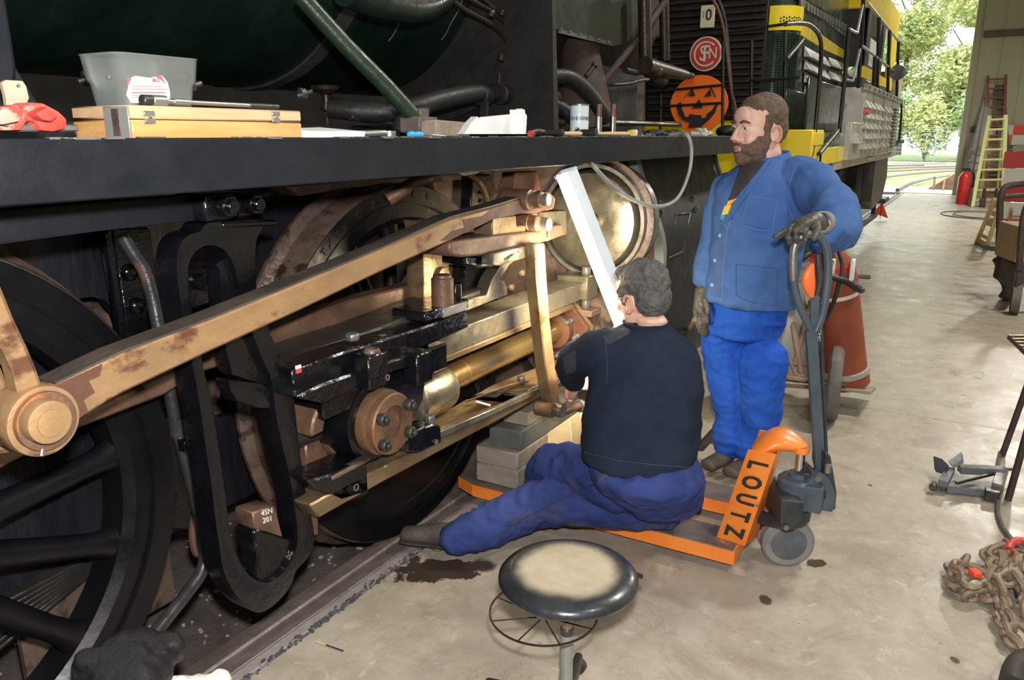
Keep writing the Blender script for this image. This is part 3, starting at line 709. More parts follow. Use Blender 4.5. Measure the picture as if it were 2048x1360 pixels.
# ---- wheels
def wheel(cx, cz, nsp, name='driving_wheel', ang0=0.0, R=0.715, label=None):
    c = V((cx, YW, cz)); ax = V((0, 1, 0)); up = V((1, 0, 0))
    # the rim is the wheel's body; spokes, tyre and hub are its pieces
    rim = MB(); rim.ring([(R - 0.075, 0.015), (R - 0.065, 0.0), (R - 0.125, 0.0), (R - 0.15, 0.02), (R - 0.15, 0.11), (R - 0.075, 0.11)], c, ax, 72)
    root = rim.build(name, 'wheel_black', loco, 0.0, label=label)
    MB().ring([(R - 0.072, -0.004), (R - 0.006, -0.004), (R, 0.006), (R + 0.002, 0.10), (R + 0.012, 0.112), (R + 0.034, 0.124), (R + 0.034, 0.138), (R - 0.072, 0.14)], c, ax, 96).build('tyre', 'tyre_rust', root)
    MB().ring([(R - 0.078, -0.0075), (R - 0.008, -0.0075), (R - 0.008, -0.002), (R - 0.078, -0.002)], c, ax, 96).build('tyre_face', 'wheel_black', root)
    MB().ring([(R - 0.074, -0.011), (R - 0.066, -0.011), (R - 0.066, -0.005), (R - 0.074, -0.005)], c, ax, 96).build('retaining_ring', 'wheel_black', root)
    MB().lathe([(0.15, -0.05), (0.155, -0.03), (0.165, 0.02), (0.165, 0.13)], c, ax, 36).build('hub', 'wheel_black', root)
    for k in range(nsp):
        t = ang0 + 2 * PI * k / nsp; d = V((math.cos(t), 0, math.sin(t))); s = V((-math.sin(t), 0, math.cos(t)))
        y = V((0, 0.055, 0))
        mb = MB(); mb.loft([(c + y + d * 0.12, s * 0.052, V((0, 0.036, 0))), (c + y + d * 0.25, s * 0.040, V((0, 0.032, 0))), (c + y + d * 0.42, s * 0.034, V((0, 0.03, 0))), (c + y + d * (R - 0.19), s * 0.036, V((0, 0.032, 0))), (c + y + d * (R - 0.125), s * 0.06, V((0, 0.036, 0)))], 12, 2, cap=0.2)
        mb.build('spoke', 'wheel_black', root)
    return root
w1 = wheel(0.602, 0.685, 14, 'driving_wheel', 0.10)
w2 = wheel(2.405, 0.685, 14, 'driving_wheel', 0.26)
# counterweight on the front wheel's lower part, a solid crescent
mb = MB(); c = V((2.405, YW, 0.685)); pts = []
for k in range(21): t = math.radians(205 + 130 * k / 20); pts.append(c + V((math.cos(t) * 0.60, 0.006, math.sin(t) * 0.60)))
for k in range(11): t = math.radians(335 - 130 * k / 10); pts.append(c + V((math.cos(t) * 0.36, 0.006, math.sin(t) * 0.36 + 0.04)))
mb.prism(pts, (0, 0.09, 0)); mb.build('counterweight', 'wheel_black', w2, 0.01)
pts = []
c1 = V((0.602, YW, 0.685))
# raised stamped characters on the front tyre
def tyre_text(s, a0, step):
    for i, ch in enumerate(s):
        if ch == ' ': continue
        t = math.radians(a0 - step * i); r = 0.675
        d = V((math.cos(t), 0, math.sin(t))); tt = V((math.sin(t), 0, -math.cos(t)))
        text_on('stamp', ch, c + d * r + V((0, -0.009, 0)), tt * 0.038, d * 0.038, YN, 'stencil_black', w2)
tyre_text('TXTX C 2 UHT C I', 131, 3.6)
# axle and springs seen between the spokes
for x in (0.602, 2.405): MB().cyl((x, 1.84, 0.685), (x, 3.46, 0.685), 0.10, n=24).build('axle', 'dark_steel', loco)
for x in (0.602, 2.405):
    for dy in (0,):
        c2 = V((x, 3.30, 0.685)); MB().ring([(0.58, 0.0), (0.70, 0.0), (0.72, 0.13), (0.58, 0.13)], c2, V((0, 1, 0)), 48).build('far_wheel', 'tyre_rust', loco)
spring = MB().box((0.45, 2.22, 0.20), (0.2, 0.08, 0.06)).build('leaf_spring', 'dull_steel', loco)
for k in range(7):
    a = py(-70, 1232 + k * 17, 2.15); b = py(212, 1086 + k * 3, 2.15)
    MB().bar(a, b, 0.075, 0.011).build('leaf', 'dark_steel', spring, 0.002)
mb = MB(); p = py(150, 1010, 2.14)
mb.box(p + V((0, 0.03, 0)), (0.7, 0.03, 0.36)); mb.build('frame_lower', 'frame_black', loco)
for q in ((252, 940), (258, 990), (250, 890)): MB().ell(py(q[0], q[1], 2.13), (0.024, 0.02, 0.024), None, 12, 7).build('rivet', 'oily_black', loco)
mb = MB(); mb.box(py(200, 1190, 2.22), (0.5, 0.02, 0.30)); mb.build('ash_plate', 'casting_brown', loco)
plate('splasher_lip', [(570, 372), (700, 360), (860, 352), (900, 344), (985, 340), (985, 350), (900, 362), (840, 368), (760, 372), (690, 378), (600, 392)], 1.96, 0.10, 'casting_brown', bevel=0.004)

# ---- long return rod (rusty) and its left end with pin and lever
YR = 1.40
def rodbar(name, px, Y, th, m, **k): return plate(name, px, Y, th, m, bevel=k.get('bevel', 0.006), label=k.get('label'))
rod = rodbar('eccentric_rod', [(112, 770), (240, 708), (420, 640), (600, 566), (760, 500), (900, 437), (985, 415), (1040, 398), (1072, 390), (1100, 382), (1112, 396), (1108, 418), (1078, 425), (1040, 428), (985, 440), (905, 480), (760, 545), (600, 622), (420, 704), (250, 785), (150, 845), (140, 850)], YR, 0.062, 'rusty_rod', label='long rusty steel rod slanting up to the valve gear')
def disc(name, x, y, Y, r, d, m, parent=loco, bev=0.004, n=36, label=None, off=0):
    p = py(x, y, Y) + V((0, off, 0)); mb = MB(); mb.cyl(p, p + V((0, d, 0)), r, n=n); return mb.build(name, m, parent, bev, 2, label)
# left end: fork block, boss, washer, pin, curved lever
plate('rod_fork', [(-40, 760), (-40, 915), (40, 905), (142, 858), (112, 768), (60, 790), (20, 770), (0, 720)], YR + 0.01, 0.08, 'rusty_rod', bevel=0.01)
lever = plate('return_lever', [(-30, 520), (0, 560), (16, 600), (32, 640), (56, 690), (75, 735), (92, 785), (100, 812), (45, 815), (38, 780), (28, 740), (8, 700), (-30, 640)], YR - 0.05, 0.045, 'rusty_rod', bevel=0.008, label='pale worn curved lever')
disc('boss', 90, 843, YR - 0.065, 0.063, 0.07, 'rusty_rod', lever, 0.006)
disc('washer', 96, 843, YR - 0.078, 0.052, 0.014, 'rusty_brown', lever, 0.003)
disc('pin', 102, 845, YR - 0.105, 0.038, 0.04, 'rusty_rod', lever, 0.006)
disc('pin_centre', 105, 847, YR - 0.108, 0.024, 0.004, 'rusty_rod', lever, 0.001)
p = py(86, 882, YR - 0.07); MB().cyl(p, p + V((-0.012, -0.01, -0.022)), 0.0035, n=8).build('split_pin', 'dull_steel', lever)
p = py(110, 800, YR - 0.001); MB().box(p + V((0.008, -0.004, -0.03)), (0.010, 0.008, 0.10)).build('brass_shim', 'brass_lamplit_steel', rod)
# oil-blackened top face of the rod, and darker heat-stained ends
tp_ = [(112, 768), (240, 706), (420, 638), (600, 564), (760, 498), (900, 435), (985, 413), (1040, 396)]
for (xa, ya), (xb, yb) in zip(tp_, tp_[1:]):
    a = py(xa, ya, YR) + V((0, 0.031, 0.001)); b = py(xb, yb, YR) + V((0, 0.031, 0.001)); MB().bar(a, b, 0.060, 0.004).build('rod_top', 'rod_top', rod)
plate('rod_stain', [(112, 771), (150, 753), (205, 728), (200, 752), (178, 762), (190, 785), (168, 800), (176, 822), (150, 843), (140, 848)], YR - 0.0008, 0.001, 'dark_red_rust', rod)
plate('rod_stain', [(985, 417), (1040, 399), (1072, 391), (1098, 384), (1108, 397), (1106, 416), (1078, 424), (1040, 427), (985, 439), (935, 463), (900, 480), (880, 482), (905, 462), (930, 455), (925, 440), (965, 432)], YR - 0.0008, 0.001, 'dark_red_rust', rod)
# right end: boss and threaded pin
p = py(1062, 400, YR - 0.02); MB().cyl(p, p + V((0.0, 0.11, 0)), 0.038, n=28).build('rod_eye', 'rusty_brown', rod, 0.006, 2)
p = py(1085, 400, YR - 0.055); MB().lathe([(0.026, 0.0), (0.030, 0.004), (0.030, 0.030), (0.034, 0.032), (0.034, 0.060)], p, V((0, 1, 0)), 24).build('rod_pin', 'rusty_brown', rod)
p = py(1098, 400, YR - 0.075); MB().lathe([(0.020, 0.0), (0.023, 0.003), (0.023, 0.03)], p, V((0, 1, 0)), 20).build('rod_pin_end', 'dull_steel', rod)
# coupling rod behind the front wheel's face: (rusty, lower)
crod = plate('coupling_rod', [(-40, 905), (120, 850), (330, 755), (460, 702), (560, 652), (700, 600), (800, 576), (830, 568), (848, 540), (842, 470), (835, 440), (900, 480), (912, 520), (914, 560), (880, 600), (850, 640), (700, 668), (610, 700), (552, 700), (400, 745), (330, 790), (150, 860), (-40, 960)], 1.72, 0.07, 'rusty_brown', bevel=0.006)
# polished strap with rounded cap on the wheel's crank
cap = plate('bearing_strap', [(848, 560), (846, 500), (852, 470), (868, 440), (884, 440), (890, 470), (905, 520), (914, 545), (912, 575), (895, 600), (893, 640), (846, 640)], 1.66, 0.08, 'worn_bar', bevel=0.012, seg=2)
disc('strap_boss', 890, 556, 1.64, 0.040, 0.03, 'worn_bar', cap, 0.008)
mb = MB(); mb.box((py(868, 470, 1.67)), (0.09, 0.10, 0.10)); mb.build('oil_cup', 'worn_bar', cap, 0.015, 2)

# ---- black J shaped link bracket
YB = 1.50
def cq(pts): return [(180 + x / 1.5115, 380 + y / 1.5115) for x, y in pts]
def round_px(pts, sub=3):
    m = len(pts); out = []; Q = [V((a, b, 0)) for a, b in pts]
    for i in range(m):
        p0, p1, p2, p3 = Q[i - 1], Q[i], Q[(i + 1) % m], Q[(i + 2) % m]
        for k in range(sub): t = k / sub; q = 0.5 * ((2 * p1) + (p2 - p0) * t + (2 * p0 - 5 * p1 + 4 * p2 - p3) * t * t + (3 * p1 - p0 - 3 * p2 + p3) * t ** 3); out.append((q.x, q.y))
    return out
outer = round_px(cq([(356, 100), (440, 94), (520, 92), (522, 112), (506, 145), (500, 200), (506, 320), (545, 435), (590, 530), (612, 600), (630, 750), (650, 900), (672, 1000), (678, 1060), (660, 1110), (624, 1150), (605, 1200), (562, 1250), (515, 1278), (480, 1264), (440, 1222), (405, 1155), (392, 1080), (380, 1000), (366, 880), (350, 780), (332, 650), (312, 540), (290, 420), (268, 300), (262, 220), (272, 165), (300, 136), (335, 124)]))
inner = round_px(cq([(296, 270), (300, 222), (318, 188), (350, 168), (390, 172), (420, 197), (442, 250), (465, 350), (500, 455), (525, 520), (550, 580), (566, 700), (600, 850), (618, 950), (628, 1050), (618, 1100), (590, 1150), (545, 1185), (505, 1180), (470, 1152), (442, 1100), (425, 1040), (402, 870), (376, 690), (348, 560), (314, 400), (302, 330)]))
br = plate('link_bracket', outer, YB, 0.072, 'oily_black', holes=[inner], bevel=0.006, seg=2, label='large glossy black looped bracket')
plate('bracket_knee', cq([(418, 572), (520, 585), (552, 600), (560, 660), (520, 662), (446, 640), (424, 606)]), YB + 0.01, 0.05, 'oily_black', parent=br, bevel=0.008, seg=2)
plate('bracket_web', cq([(378, 225), (392, 240), (410, 480), (430, 560), (560, 600), (520, 520), (470, 380), (446, 250), (420, 200)]), YB + 0.02, 0.05, 'oily_black', parent=br, bevel=0.006, seg=2)
plate('bracket_foot', round_px(cq([(498, 1025), (575, 1045), (615, 1060), (625, 1100), (590, 1160), (530, 1190), (500, 1170), (508, 1115), (500, 1070)]), 2), YB + 0.015, 0.07, 'oily_black', parent=br, bevel=0.006)
mb = MB(); mb.prism([py(*q, YB + 0.02) for q in cq([(492, 975), (560, 952), (585, 1050), (575, 1052), (496, 1026)])], (0, 0.07, 0)); mb.build('foot_block', 'rusty_brown', br, 0.004)
plate('foot_lug', cq([(655, 905), (690, 945), (692, 1040), (670, 1050)]), YB + 0.03, 0.05, 'rusty_brown', br, bevel=0.004)
text_on('chalk_mark', '45N\n201', py(*cq([(535, 985)])[0], YB + 0.018), V((0.022, 0, -0.004)), V((0, 0, 0.022)), YN, 'chalk', br)
mb = MB(); mb.bar(py(*cq([(352, 102)])[0], YB + 0.05), py(*cq([(522, 96)])[0], YB + 0.05), 0.11, 0.014); mb.build('bracket_top_flange', 'oily_black', br, 0.004)
beam = plate('link_beam', [(-60, 428), (60, 415), (240, 400), (392, 390), (412, 396), (414, 440), (370, 444), (200, 463), (0, 490), (-60, 498)], YB + 0.02, 0.05, 'valance_black', bevel=0.006, seg=2)
blk = plate('bracket_block', [(405, 388), (470, 384), (470, 440), (412, 444)], YB - 0.02, 0.10, 'oily_black', bevel=0.006)
plate('bracket_block', [(472, 386), (512, 384), (516, 432), (474, 438)], YB + 0.05, 0.10, 'oily_black', bevel=0.006)
for x, y, Y in ((446, 412, YB - 0.02), (500, 408, YB + 0.05)):
    mb = MB(); p = py(x, y, Y); mb.hexa(p, p - V((0, 0.028, 0)), 0.027); mb.cyl(p - V((0, 0.028, 0)), p - V((0, 0.04, 0)), 0.016, n=14); mb.build('bolt', 'oily_black', blk, 0.002)
# struts seen through the bracket's window
plate('inner_bracket', [(372, 545), (400, 530), (420, 535), (424, 548), (418, 585), (425, 590), (430, 605), (385, 618), (376, 680), (366, 640)], YB + 0.16, 0.06, 'oily_black', bevel=0.005)
disc('inner_knob', 412, 565, YB + 0.13, 0.022, 0.05, 'oily_black')

# drain pipe running down the frame and out over the ballast
pts = [py(*q, 1.84 - 0.009 * i) for i, q in enumerate(cq([(98, 135), (130, 190), (163, 240), (188, 320), (204, 400), (222, 480), (240, 600), (264, 720), (280, 775), (300, 860), (325, 950), (344, 1040), (349, 1100), (334, 1160), (290, 1222), (240, 1285), (188, 1350)]))]
pipe = MB().tube(pts, 0.0175, 14, 5).build('drain_pipe', 'pipe_grey', loco, label='dull grey bent drain pipe')
for i in (7,): MB().cyl(pts[i] - V((0, 0, 0.02)), pts[i] + V((0, 0, 0.03)), 0.021, n=16).build('pipe_sleeve', 'pipe_grey', pipe, 0.002)
mb = MB(); p = py(378, 886, 1.75); mb.box(p, (0.05, 0.03, 0.035)); bolt(mb, p - V((0, 0.015, 0)), YN, 0.012, 0.012); mb.build('pipe_clip', 'oily_black', pipe, 0.003)
MB().tube([py(395, 1000, 2.0), py(385, 1060, 2.0), py(392, 1105, 2.0), py(420, 1110, 2.0)], 0.012, 8).build('hook_rod', 'rusty_brown', loco)

# ---- slide bars and crosshead
def xbar(name, x0, x1, Y0, Y1, z0, z1, m, parent=loco, bev=0.004, label=None):
    mb = MB(); mb.box(((x0 + x1) / 2, (Y0 + Y1) / 2, (z0 + z1) / 2), (x1 - x0, Y1 - Y0, z1 - z0)); return mb.build(name, m, parent, bev, 1, label)
# upper slide bar: front face measured at Y = 1.50
a = py(600, 745, 1.50); b = py(1100, 600, 1.50)
ZU = 0.905
ub = xbar('upper_slide_bar', 2.03, 3.30, 1.50, 1.64, 0.845, 0.925, 'oily_steel', label='oily steel upper slide bar, bright at its front end')
xbar('slide_bar_lip', 2.03, 3.12, 1.49, 1.64, 0.825, 0.845, 'worn_bar', ub, 0.002)
xbar('slide_bar_end', 3.24, 3.36, 1.48, 1.64, 0.84, 0.95, 'oily_steel', ub, 0.005)
for z0, z1 in ((0.95, 0.985), (0.79, 0.84)):
    MB().hexa((3.31, 1.52, z0), (3.31, 1.52, z1), 0.024).build('bolt', 'dull_steel', ub, 0.002)
# upper crosshead slipper: long dark block in front of the bar
xs_ = thing  # keep name short
ch = MB().box((1.80, 1.55, 0.86), (0.60, 0.16, 0.09)).build('crosshead', 'oily_black', loco, 0.006, label='black oily crosshead casting')
def ypoly(name, pts, Y, th, m, parent=ch, bev=0.006, seg=1, holes=()): return plate(name, pts, Y, th, m, parent, holes, bev, None, seg)
ypoly('slipper_plate', [(572, 735), (600, 712), (650, 692), (760, 655), (850, 618), (1010, 560), (1015, 580), (930, 622), (800, 668), (700, 702), (600, 745), (575, 752)], 1.56, 0.16, 'dark_steel')
ypoly('slipper', [(582, 740), (700, 700), (860, 650), (935, 622), (938, 655), (860, 690), (700, 745), (620, 775), (592, 790)], 1.47, 0.10, 'oily_black')
ypoly('slipper_guide', [(592, 795), (640, 770), (760, 728), (850, 700), (850, 726), (740, 760), (650, 808), (618, 800)], 1.42, 0.12, 'oily_black')
for x, y, w in ((754, 740, 0.09), (846, 735, 0.08)):
    p = py(x, y, 1.40); MB().box(p + V((0, 0.02, 0)), (w, 0.06, 0.10)).build('guide_block', 'oily_black', ch, 0.006)
p = py(750, 718, 1.41); MB().lathe([(0.022, 0), (0.026, 0.006), (0.026, 0.030), (0.02, 0.04), (0.0, 0.042)], p - V((0, -0.01, 0.01)), V((0, 0, 1)), 16).build('oil_plug', 'casting_brown', ch)
p = py(776, 755, 1.37); MB().ring([(0.006, 0), (0.009, 0), (0.009, 0.003), (0.006, 0.003)], p, V((0, 1, 0)), 16).build('ring_mark', 'dull_steel', ch)
# slide bar oil box and lug on top
oil = MB().box(py(880, 622, 1.50) + V((0.02, 0.05, 0)), (0.26, 0.14, 0.035)).build('oil_box', 'oily_black', loco, 0.006)
MB().box(py(898, 622, 1.43) + V((0.03, 0, 0)), (0.14, 0.012, 0.03)).build('oil_box_lip', 'dull_steel', oil, 0.002)
p = py(886, 615, 1.50); MB().lathe([(0.038, 0), (0.038, 0.10), (0.032, 0.104), (0.030, 0.112), (0.0, 0.112)], p, V((0, 0, 1)), 24).build('lubricator', 'rusty_brown', oil)
p = py(912, 600, 1.52); MB().hexa(p - V((0, 0, 0.03)), p + V((0, 0, 0.06)), 0.024).build('cap_nut', 'oily_black', oil, 0.003)
plate('bracket_web', [(925, 600), (935, 500), (975, 480), (985, 470), (1040, 508), (1010, 525), (990, 560), (985, 578), (1015, 572), (1016, 585), (935, 620), (900, 622)], 1.60, 0.06, 'oily_black', bevel=0.005)
plate('curved_web', [(1040, 505), (1048, 508), (1020, 530), (1000, 560), (1015, 572), (1015, 590), (930, 624), (930, 600), (975, 590), (985, 560), (1005, 528)], 1.53, 0.06, 'oily_steel', bevel=0.004)
xbar('guide_bolt_row', 1.80, 1.82, 1.50, 1.52, 0.97, 0.99, 'dull_steel', ch, 0.001)
p = py(705, 680, 1.52); MB().hexa(p, p + V((0, 0, 0.02)), 0.022).build('bolt', 'dull_steel', ch, 0.002)
p = py(597, 742, 1.462); MB().box(p, (0.018, 0.004, 0.010)).build('paint_dab', 'red_paint', ch)
MB().box(p + V((0, 0, 0.011)), (0.018, 0.004, 0.009)).build('paint_dab', 'white_paint', ch)
# crosshead body with the great pin
body = ypoly('crosshead_body', [(640, 780), (700, 768), (850, 722), (852, 760), (846, 800), (830, 830), (850, 858), (862, 870), (800, 905), (760, 930), (716, 922), (704, 900), (712, 860), (706, 820), (650, 800)], 1.52, 0.14, 'oily_black', bev=0.008, seg=2)
PC0 = py(788, 848, 1.40)
MB().cyl(PC0 + V((0, 0.065, 0)), PC0 + V((0, 0.22, 0)), 0.128, n=44).build('pin_housing', 'oily_black', ch, 0.010, 2)
MB().cyl(PC0 + V((0, 0.03, 0)), PC0 + V((0, 0.068, 0)), 0.100, n=40).build('pin_collar', 'rust_orange', ch, 0.006, 2)
# flanged brown gland ring with four studs
cflg = PC0
fl = MB().ring([(0.056, 0), (0.090, 0), (0.094, 0.005), (0.094, 0.016), (0.056, 0.016)], cflg, V((0, 1, 0)), 40).build('pin_flange', 'rust_orange', ch)
MB().cyl(cflg + V((0, 0.021, 0)), cflg + V((0, 0.035, 0)), 0.080, n=36).build('pin_neck', 'rust_orange', fl, 0.003)
MB().cyl(cflg + V((0, 0.020, 0)), cflg + V((0, 0.03, 0)), 0.050, n=30).build('pin_centre', 'rusty_brown', fl, 0.003)
for t in (35, 150, 215, 325):
    d = V((math.cos(math.radians(t)), 0, math.sin(math.radians(t)))) * 0.076
    mb = MB(); mb.hexa(cflg + d, cflg + d - V((0, 0.024, 0)), 0.019); mb.cyl(cflg + d - V((0, 0.024, 0)), cflg + d - V((0, 0.034, 0)), 0.010, n=10)
    o = mb.build('stud', 'dark_steel', fl, 0.002)
# brass bearing half standing open to the left of the pin
brg = py(676, 852, 1.49); mb = MB(); pts = []
for k in range(17): t = math.radians(-65 + 150 * k / 16 + 95); pts.append(brg + V((math.cos(t) * 0.105, 0, math.sin(t) * 0.105)))
for k in range(17): t = math.radians(85 - 150 * k / 16 + 95); pts.append(brg + V((math.cos(t) * 0.055, 0, math.sin(t) * 0.058)))
mb.prism(pts, (0, 0.13, 0)); mb.build('bearing_shell', 'rust_orange', ch, 0.006)
ypoly('bearing_seat', [(655, 870), (700, 850), (712, 890), (742, 935), (700, 930), (665, 905)], 1.55, 0.10, 'rusty_brown')
ypoly('lower_slipper', [(610, 960), (640, 985), (680, 995), (735, 970), (740, 935), (800, 905), (862, 870), (880, 862), (882, 890), (850, 905), (740, 965), (738, 990), (680, 1008), (640, 985)], 1.48, 0.10, 'oily_black')
lb = ypoly('lower_block', [(660, 950), (735, 918), (738, 985), (682, 1002), (640, 982), (612, 962)], 1.44, 0.12, 'oily_black')
p = py(672, 951, 1.45); MB().box(p + V((0.05, 0, 0.005)), (0.16, 0.03, 0.012)).build('wiper', 'casting_brown', ch, 0.002)
p = py(713, 975, 1.438); MB().ring([(0.008, 0), (0.011, 0), (0.011, 0.003), (0.008, 0.003)], p, V((0, 1, 0)), 16).build('ring_mark', 'dull_steel', ch)
# lower slide bar
lo = plate('lower_slide_bar', [(620, 1010), (700, 965), (860, 890), (1000, 815), (1125, 745), (1160, 726), (1160, 752), (1120, 772), (990, 845), (880, 903), (760, 968), (640, 1036)], 1.44, 0.10, 'worn_bar', bevel=0.005, label='worn lower slide bar, bright at the front')
mb = MB(); A0 = py(700, 950, 1.45); mb.prism([py(870, 868, 1.44), py(1000, 808, 1.44), py(1160, 728, 1.44), py(1160, 700, 1.58), py(985, 770, 1.58), py(850, 845, 1.58)], (0, 0, -0.012)); mb.build('slide_bar_top', 'worn_bar', lo, 0.002)
plate('slide_bar_edge', [(880, 864), (1000, 812), (1160, 738), (1160, 748), (1000, 823), (880, 878)], 1.425, 0.02, 'oily_steel', lo, bevel=0.002)
gb = plate('gib_block', [(815, 868), (868, 848), (882, 852), (884, 885), (840, 905), (815, 905)], 1.40, 0.08, 'oily_black', bevel=0.005)
p = py(860, 848, 1.42); MB().hexa(p, p + V((0, 0, 0.03)), 0.018).build('bolt', 'dull_steel', gb, 0.002)
p = py(872, 884, 1.398); MB().cyl(p, p - V((0, 0.004, 0)), 0.009, n=14).build('plug', 'dull_steel', gb)
loose = MB().prism([py(x, y, 1.44 + 0.0) for x, y in ((925, 798), (962, 790), (1056, 782), (1018, 806))], (0, 0.0, 0.006)).build('loose_plate', 'dark_steel', lo, 0.001)
MB().prism([py(930, 806, 1.435), py(1020, 772, 1.435), py(1060, 762, 1.50), py(975, 790, 1.50)], (0, 0, 0.008)).build('keep_plate', 'rusty_brown', lo, 0.002)
MB().cyl(py(952, 803, 1.43), py(980, 811, 1.41), 0.004, n=8).build('white_stick', 'white_paint', lo)
p = py(1042, 762, 1.48); MB().hexa(p, p + V((0, 0, 0.02)), 0.018).build('bolt', 'dull_steel', lo, 0.002)
# piston rod with its socket
zc = 0.665
def on_axis(px, Y=YC):
    # point of the rod's axis below image column px
    d = ray(px, 760); X = Y * d.x / d.y; return X
pr = MB().lathe([(0.052, 2.24), (0.052, 3.22)], (0, YC, zc + 0.03), V((1, 0, 0)), 40).build('piston_rod', 'brass_lamplit_steel', loco, label='polished oily steel piston rod, golden lamplight put into its colour')
MB().lathe([(0.0525, 2.39), (0.0535, 2.391), (0.0535, 2.394), (0.0525, 2.395)], (0, YC, zc + 0.03), V((1, 0, 0)), 32).build('rod_ring', 'worn_bar', pr)
MB().lathe([(0.06, 2.04), (0.088, 2.06), (0.092, 2.10), (0.092, 2.22), (0.086, 2.25), (0.05, 2.255)], (0, YC - 0.01, zc + 0.02), V((1, 0, 0)), 44).build('rod_socket', 'oily_steel', loco)
plate('cotter', [(832, 755), (868, 742), (872, 748), (838, 772)], 1.48, 0.1, 'dark_steel', bevel=0.002)
MB().cyl(py(560, 885, 1.60), py(700, 830, 1.60), 0.035, n=20).build('gudgeon_bar', 'dark_steel', loco)
MB().box(py(620, 900, 1.62), (0.09, 0.06, 0.10)).build('lug', 'rusty_brown', loco, 0.006)
# gland plate (diamond) on the cylinder's back cover
gx = 3.22
gl = thing  # alias
gz = zc + 0.03
mb = MB(); pts = []
for dy, dz in ((0.0, 0.16), (0.04, 0.155), (0.15, 0.03), (0.155, -0.02), (0.03, -0.16), (-0.03, -0.165), (-0.15, -0.04), (-0.155, 0.02), (-0.04, 0.155)):
    pts.append((gx, YC + dy, gz + dz))
mb.prism(pts, (0.03, 0, 0)); gland = mb.build('gland_plate', 'dark_red_rust', loco, 0.004)
mb = MB(); mb.prism([(gx + 0.032, YC + (y_ - YC) * 1.08, gz + (z_ - gz) * 1.08) for x_, y_, z_ in pts], (0.02, 0, 0)); mb.build('gland_flange', 'worn_bar', loco, 0.003)
MB().lathe([(0.075, -0.05), (0.085, -0.045), (0.085, 0.0)], (gx, YC, gz), V((1, 0, 0)), 30).build('gland_collar', 'dark_red_rust', gland)
for dy, dz in ((0.0, 0.12), (-0.11, -0.02), (0.11, 0.02), (-0.02, -0.12), (-0.075, 0.05), (-0.075, -0.085)):
    mb = MB(); p = V((gx, YC + dy, gz + dz)); mb.hexa(p, p - V((0.03, 0, 0)), 0.017); mb.cyl(p - V((0.03, 0, 0)), p - V((0.055, 0, 0)), 0.010, n=10); mb.build('stud', 'dull_steel', gland, 0.002)

# ---- cylinder block: back wall of rusty casting, round valve chest cover, curved outer sheeting
cb = MB().box((3.75, 1.95, 0.75), (0.66, 0.55, 1.45)).build('cylinder_block', 'casting_brown', loco, 0.02, 2)
for x, y in ((1068, 570), (1056, 548), (1040, 545), (1018, 574), (1145, 570), (1090, 735), (1095, 760)):
    p = py(x, y, 1.72); MB().hexa(p, p - V((0, 0.02, 0)), 0.016).build('bolt', 'casting_brown', cb, 0.002)
xbar('cover_ledge', 3.25, 3.45, 1.46, 1.70, 0.76, 0.79, 'casting_brown')
cyl = MB().lathe([(0.25, 0.0), (0.26, 0.02), (0.26, 0.55), (0.25, 0.57)], (3.36, YC + 0.03, 0.62), V((1, 0, 0)), 56).build('cylinder', 'casting_brown', loco)
VCP = pX(1182, 442, 3.37)
vc = MB().lathe([(0.0, 0.0), (0.05, -0.03), (0.15, -0.045), (0.22, -0.02), (0.235, 0.02), (0.24, 0.2)], VCP, V((1, 0, 0)), 56).build('valve_chest_cover', 'oily_steel', loco, label='domed pale steel valve chest cover')
p = VCP
MB().lathe([(0.0, -0.10), (0.03, -0.10), (0.045, -0.08), (0.055, -0.03)], p, V((1, 0, 0)), 24).build('cover_boss', 'oily_black', vc)
MB().ring([(0.245, 0.0), (0.262, 0.0), (0.262, 0.2), (0.245, 0.2)], p, V((1, 0, 0)), 56).build('cover_rim', 'dull_steel', vc)
MB().ring([(0.262, 0.04), (0.29, 0.05), (0.29, 0.07), (0.262, 0.06)], p, V((1, 0, 0)), 56).build('chest_flange', 'casting_brown', vc)
MB().tube([py(1195, 425, 1.60), py(1225, 412, 1.58), py(1258, 403, 1.56)], 0.003, 6).build('fine_pipe', 'dark_steel', vc)
# wavy outer sheeting of the cylinders
def sheet(name, prof, x0, x1, th, m, parent=loco, label=None):
    """prof: (Y, z) points, extruded along X"""
    mb = MB(); n = len(prof); P = []
    for x in (x0, x1):
        for (y, z) in prof: P.append((x, y, z))
        for (y, z) in reversed(prof): P.append((x, y + th, z))
    k = 2 * n; Fc = [tuple(range(k)), tuple(reversed(range(k, 2 * k)))] + [(i, (i + 1) % k, k + (i + 1) % k, k + i) for i in range(k)]
    return mb.add(P, Fc).build(name, m, parent, label=label, sharp=50)
def smooth2(pts, sub=5):
    out = []; m = len(pts); pts = [V((a, b, 0)) for a, b in pts]
    for i in range(m - 1):
        p0, p1, p2, p3 = pts[max(i - 1, 0)], pts[i], pts[i + 1], pts[min(i + 2, m - 1)]
        for k in range(sub):
            t = k / sub; q = 0.5 * ((2 * p1) + (p2 - p0) * t + (2 * p0 - 5 * p1 + 4 * p2 - p3) * t * t + (3 * p1 - p0 - 3 * p2 + p3) * t ** 3); out.append((q.x, q.y))
    out.append((pts[-1].x, pts[-1].y)); return out
prof = smooth2([(1.52, 1.50), (1.48, 1.38), (1.42, 1.24), (1.36, 1.10), (1.34, 0.98), (1.35, 0.86), (1.36, 0.74), (1.33, 0.62), (1.30, 0.50), (1.33, 0.36), (1.43, 0.24), (1.60, 0.18)])
casing = sheet('cylinder_casing', prof, 3.86, 5.25, 0.02, 'valance_black', label='dark dented sheet casing round the cylinder')
sheet('casing_end', [(y - 0.012, z) for y, z in prof], 3.83, 3.88, 0.05, 'galv_grey', casing)
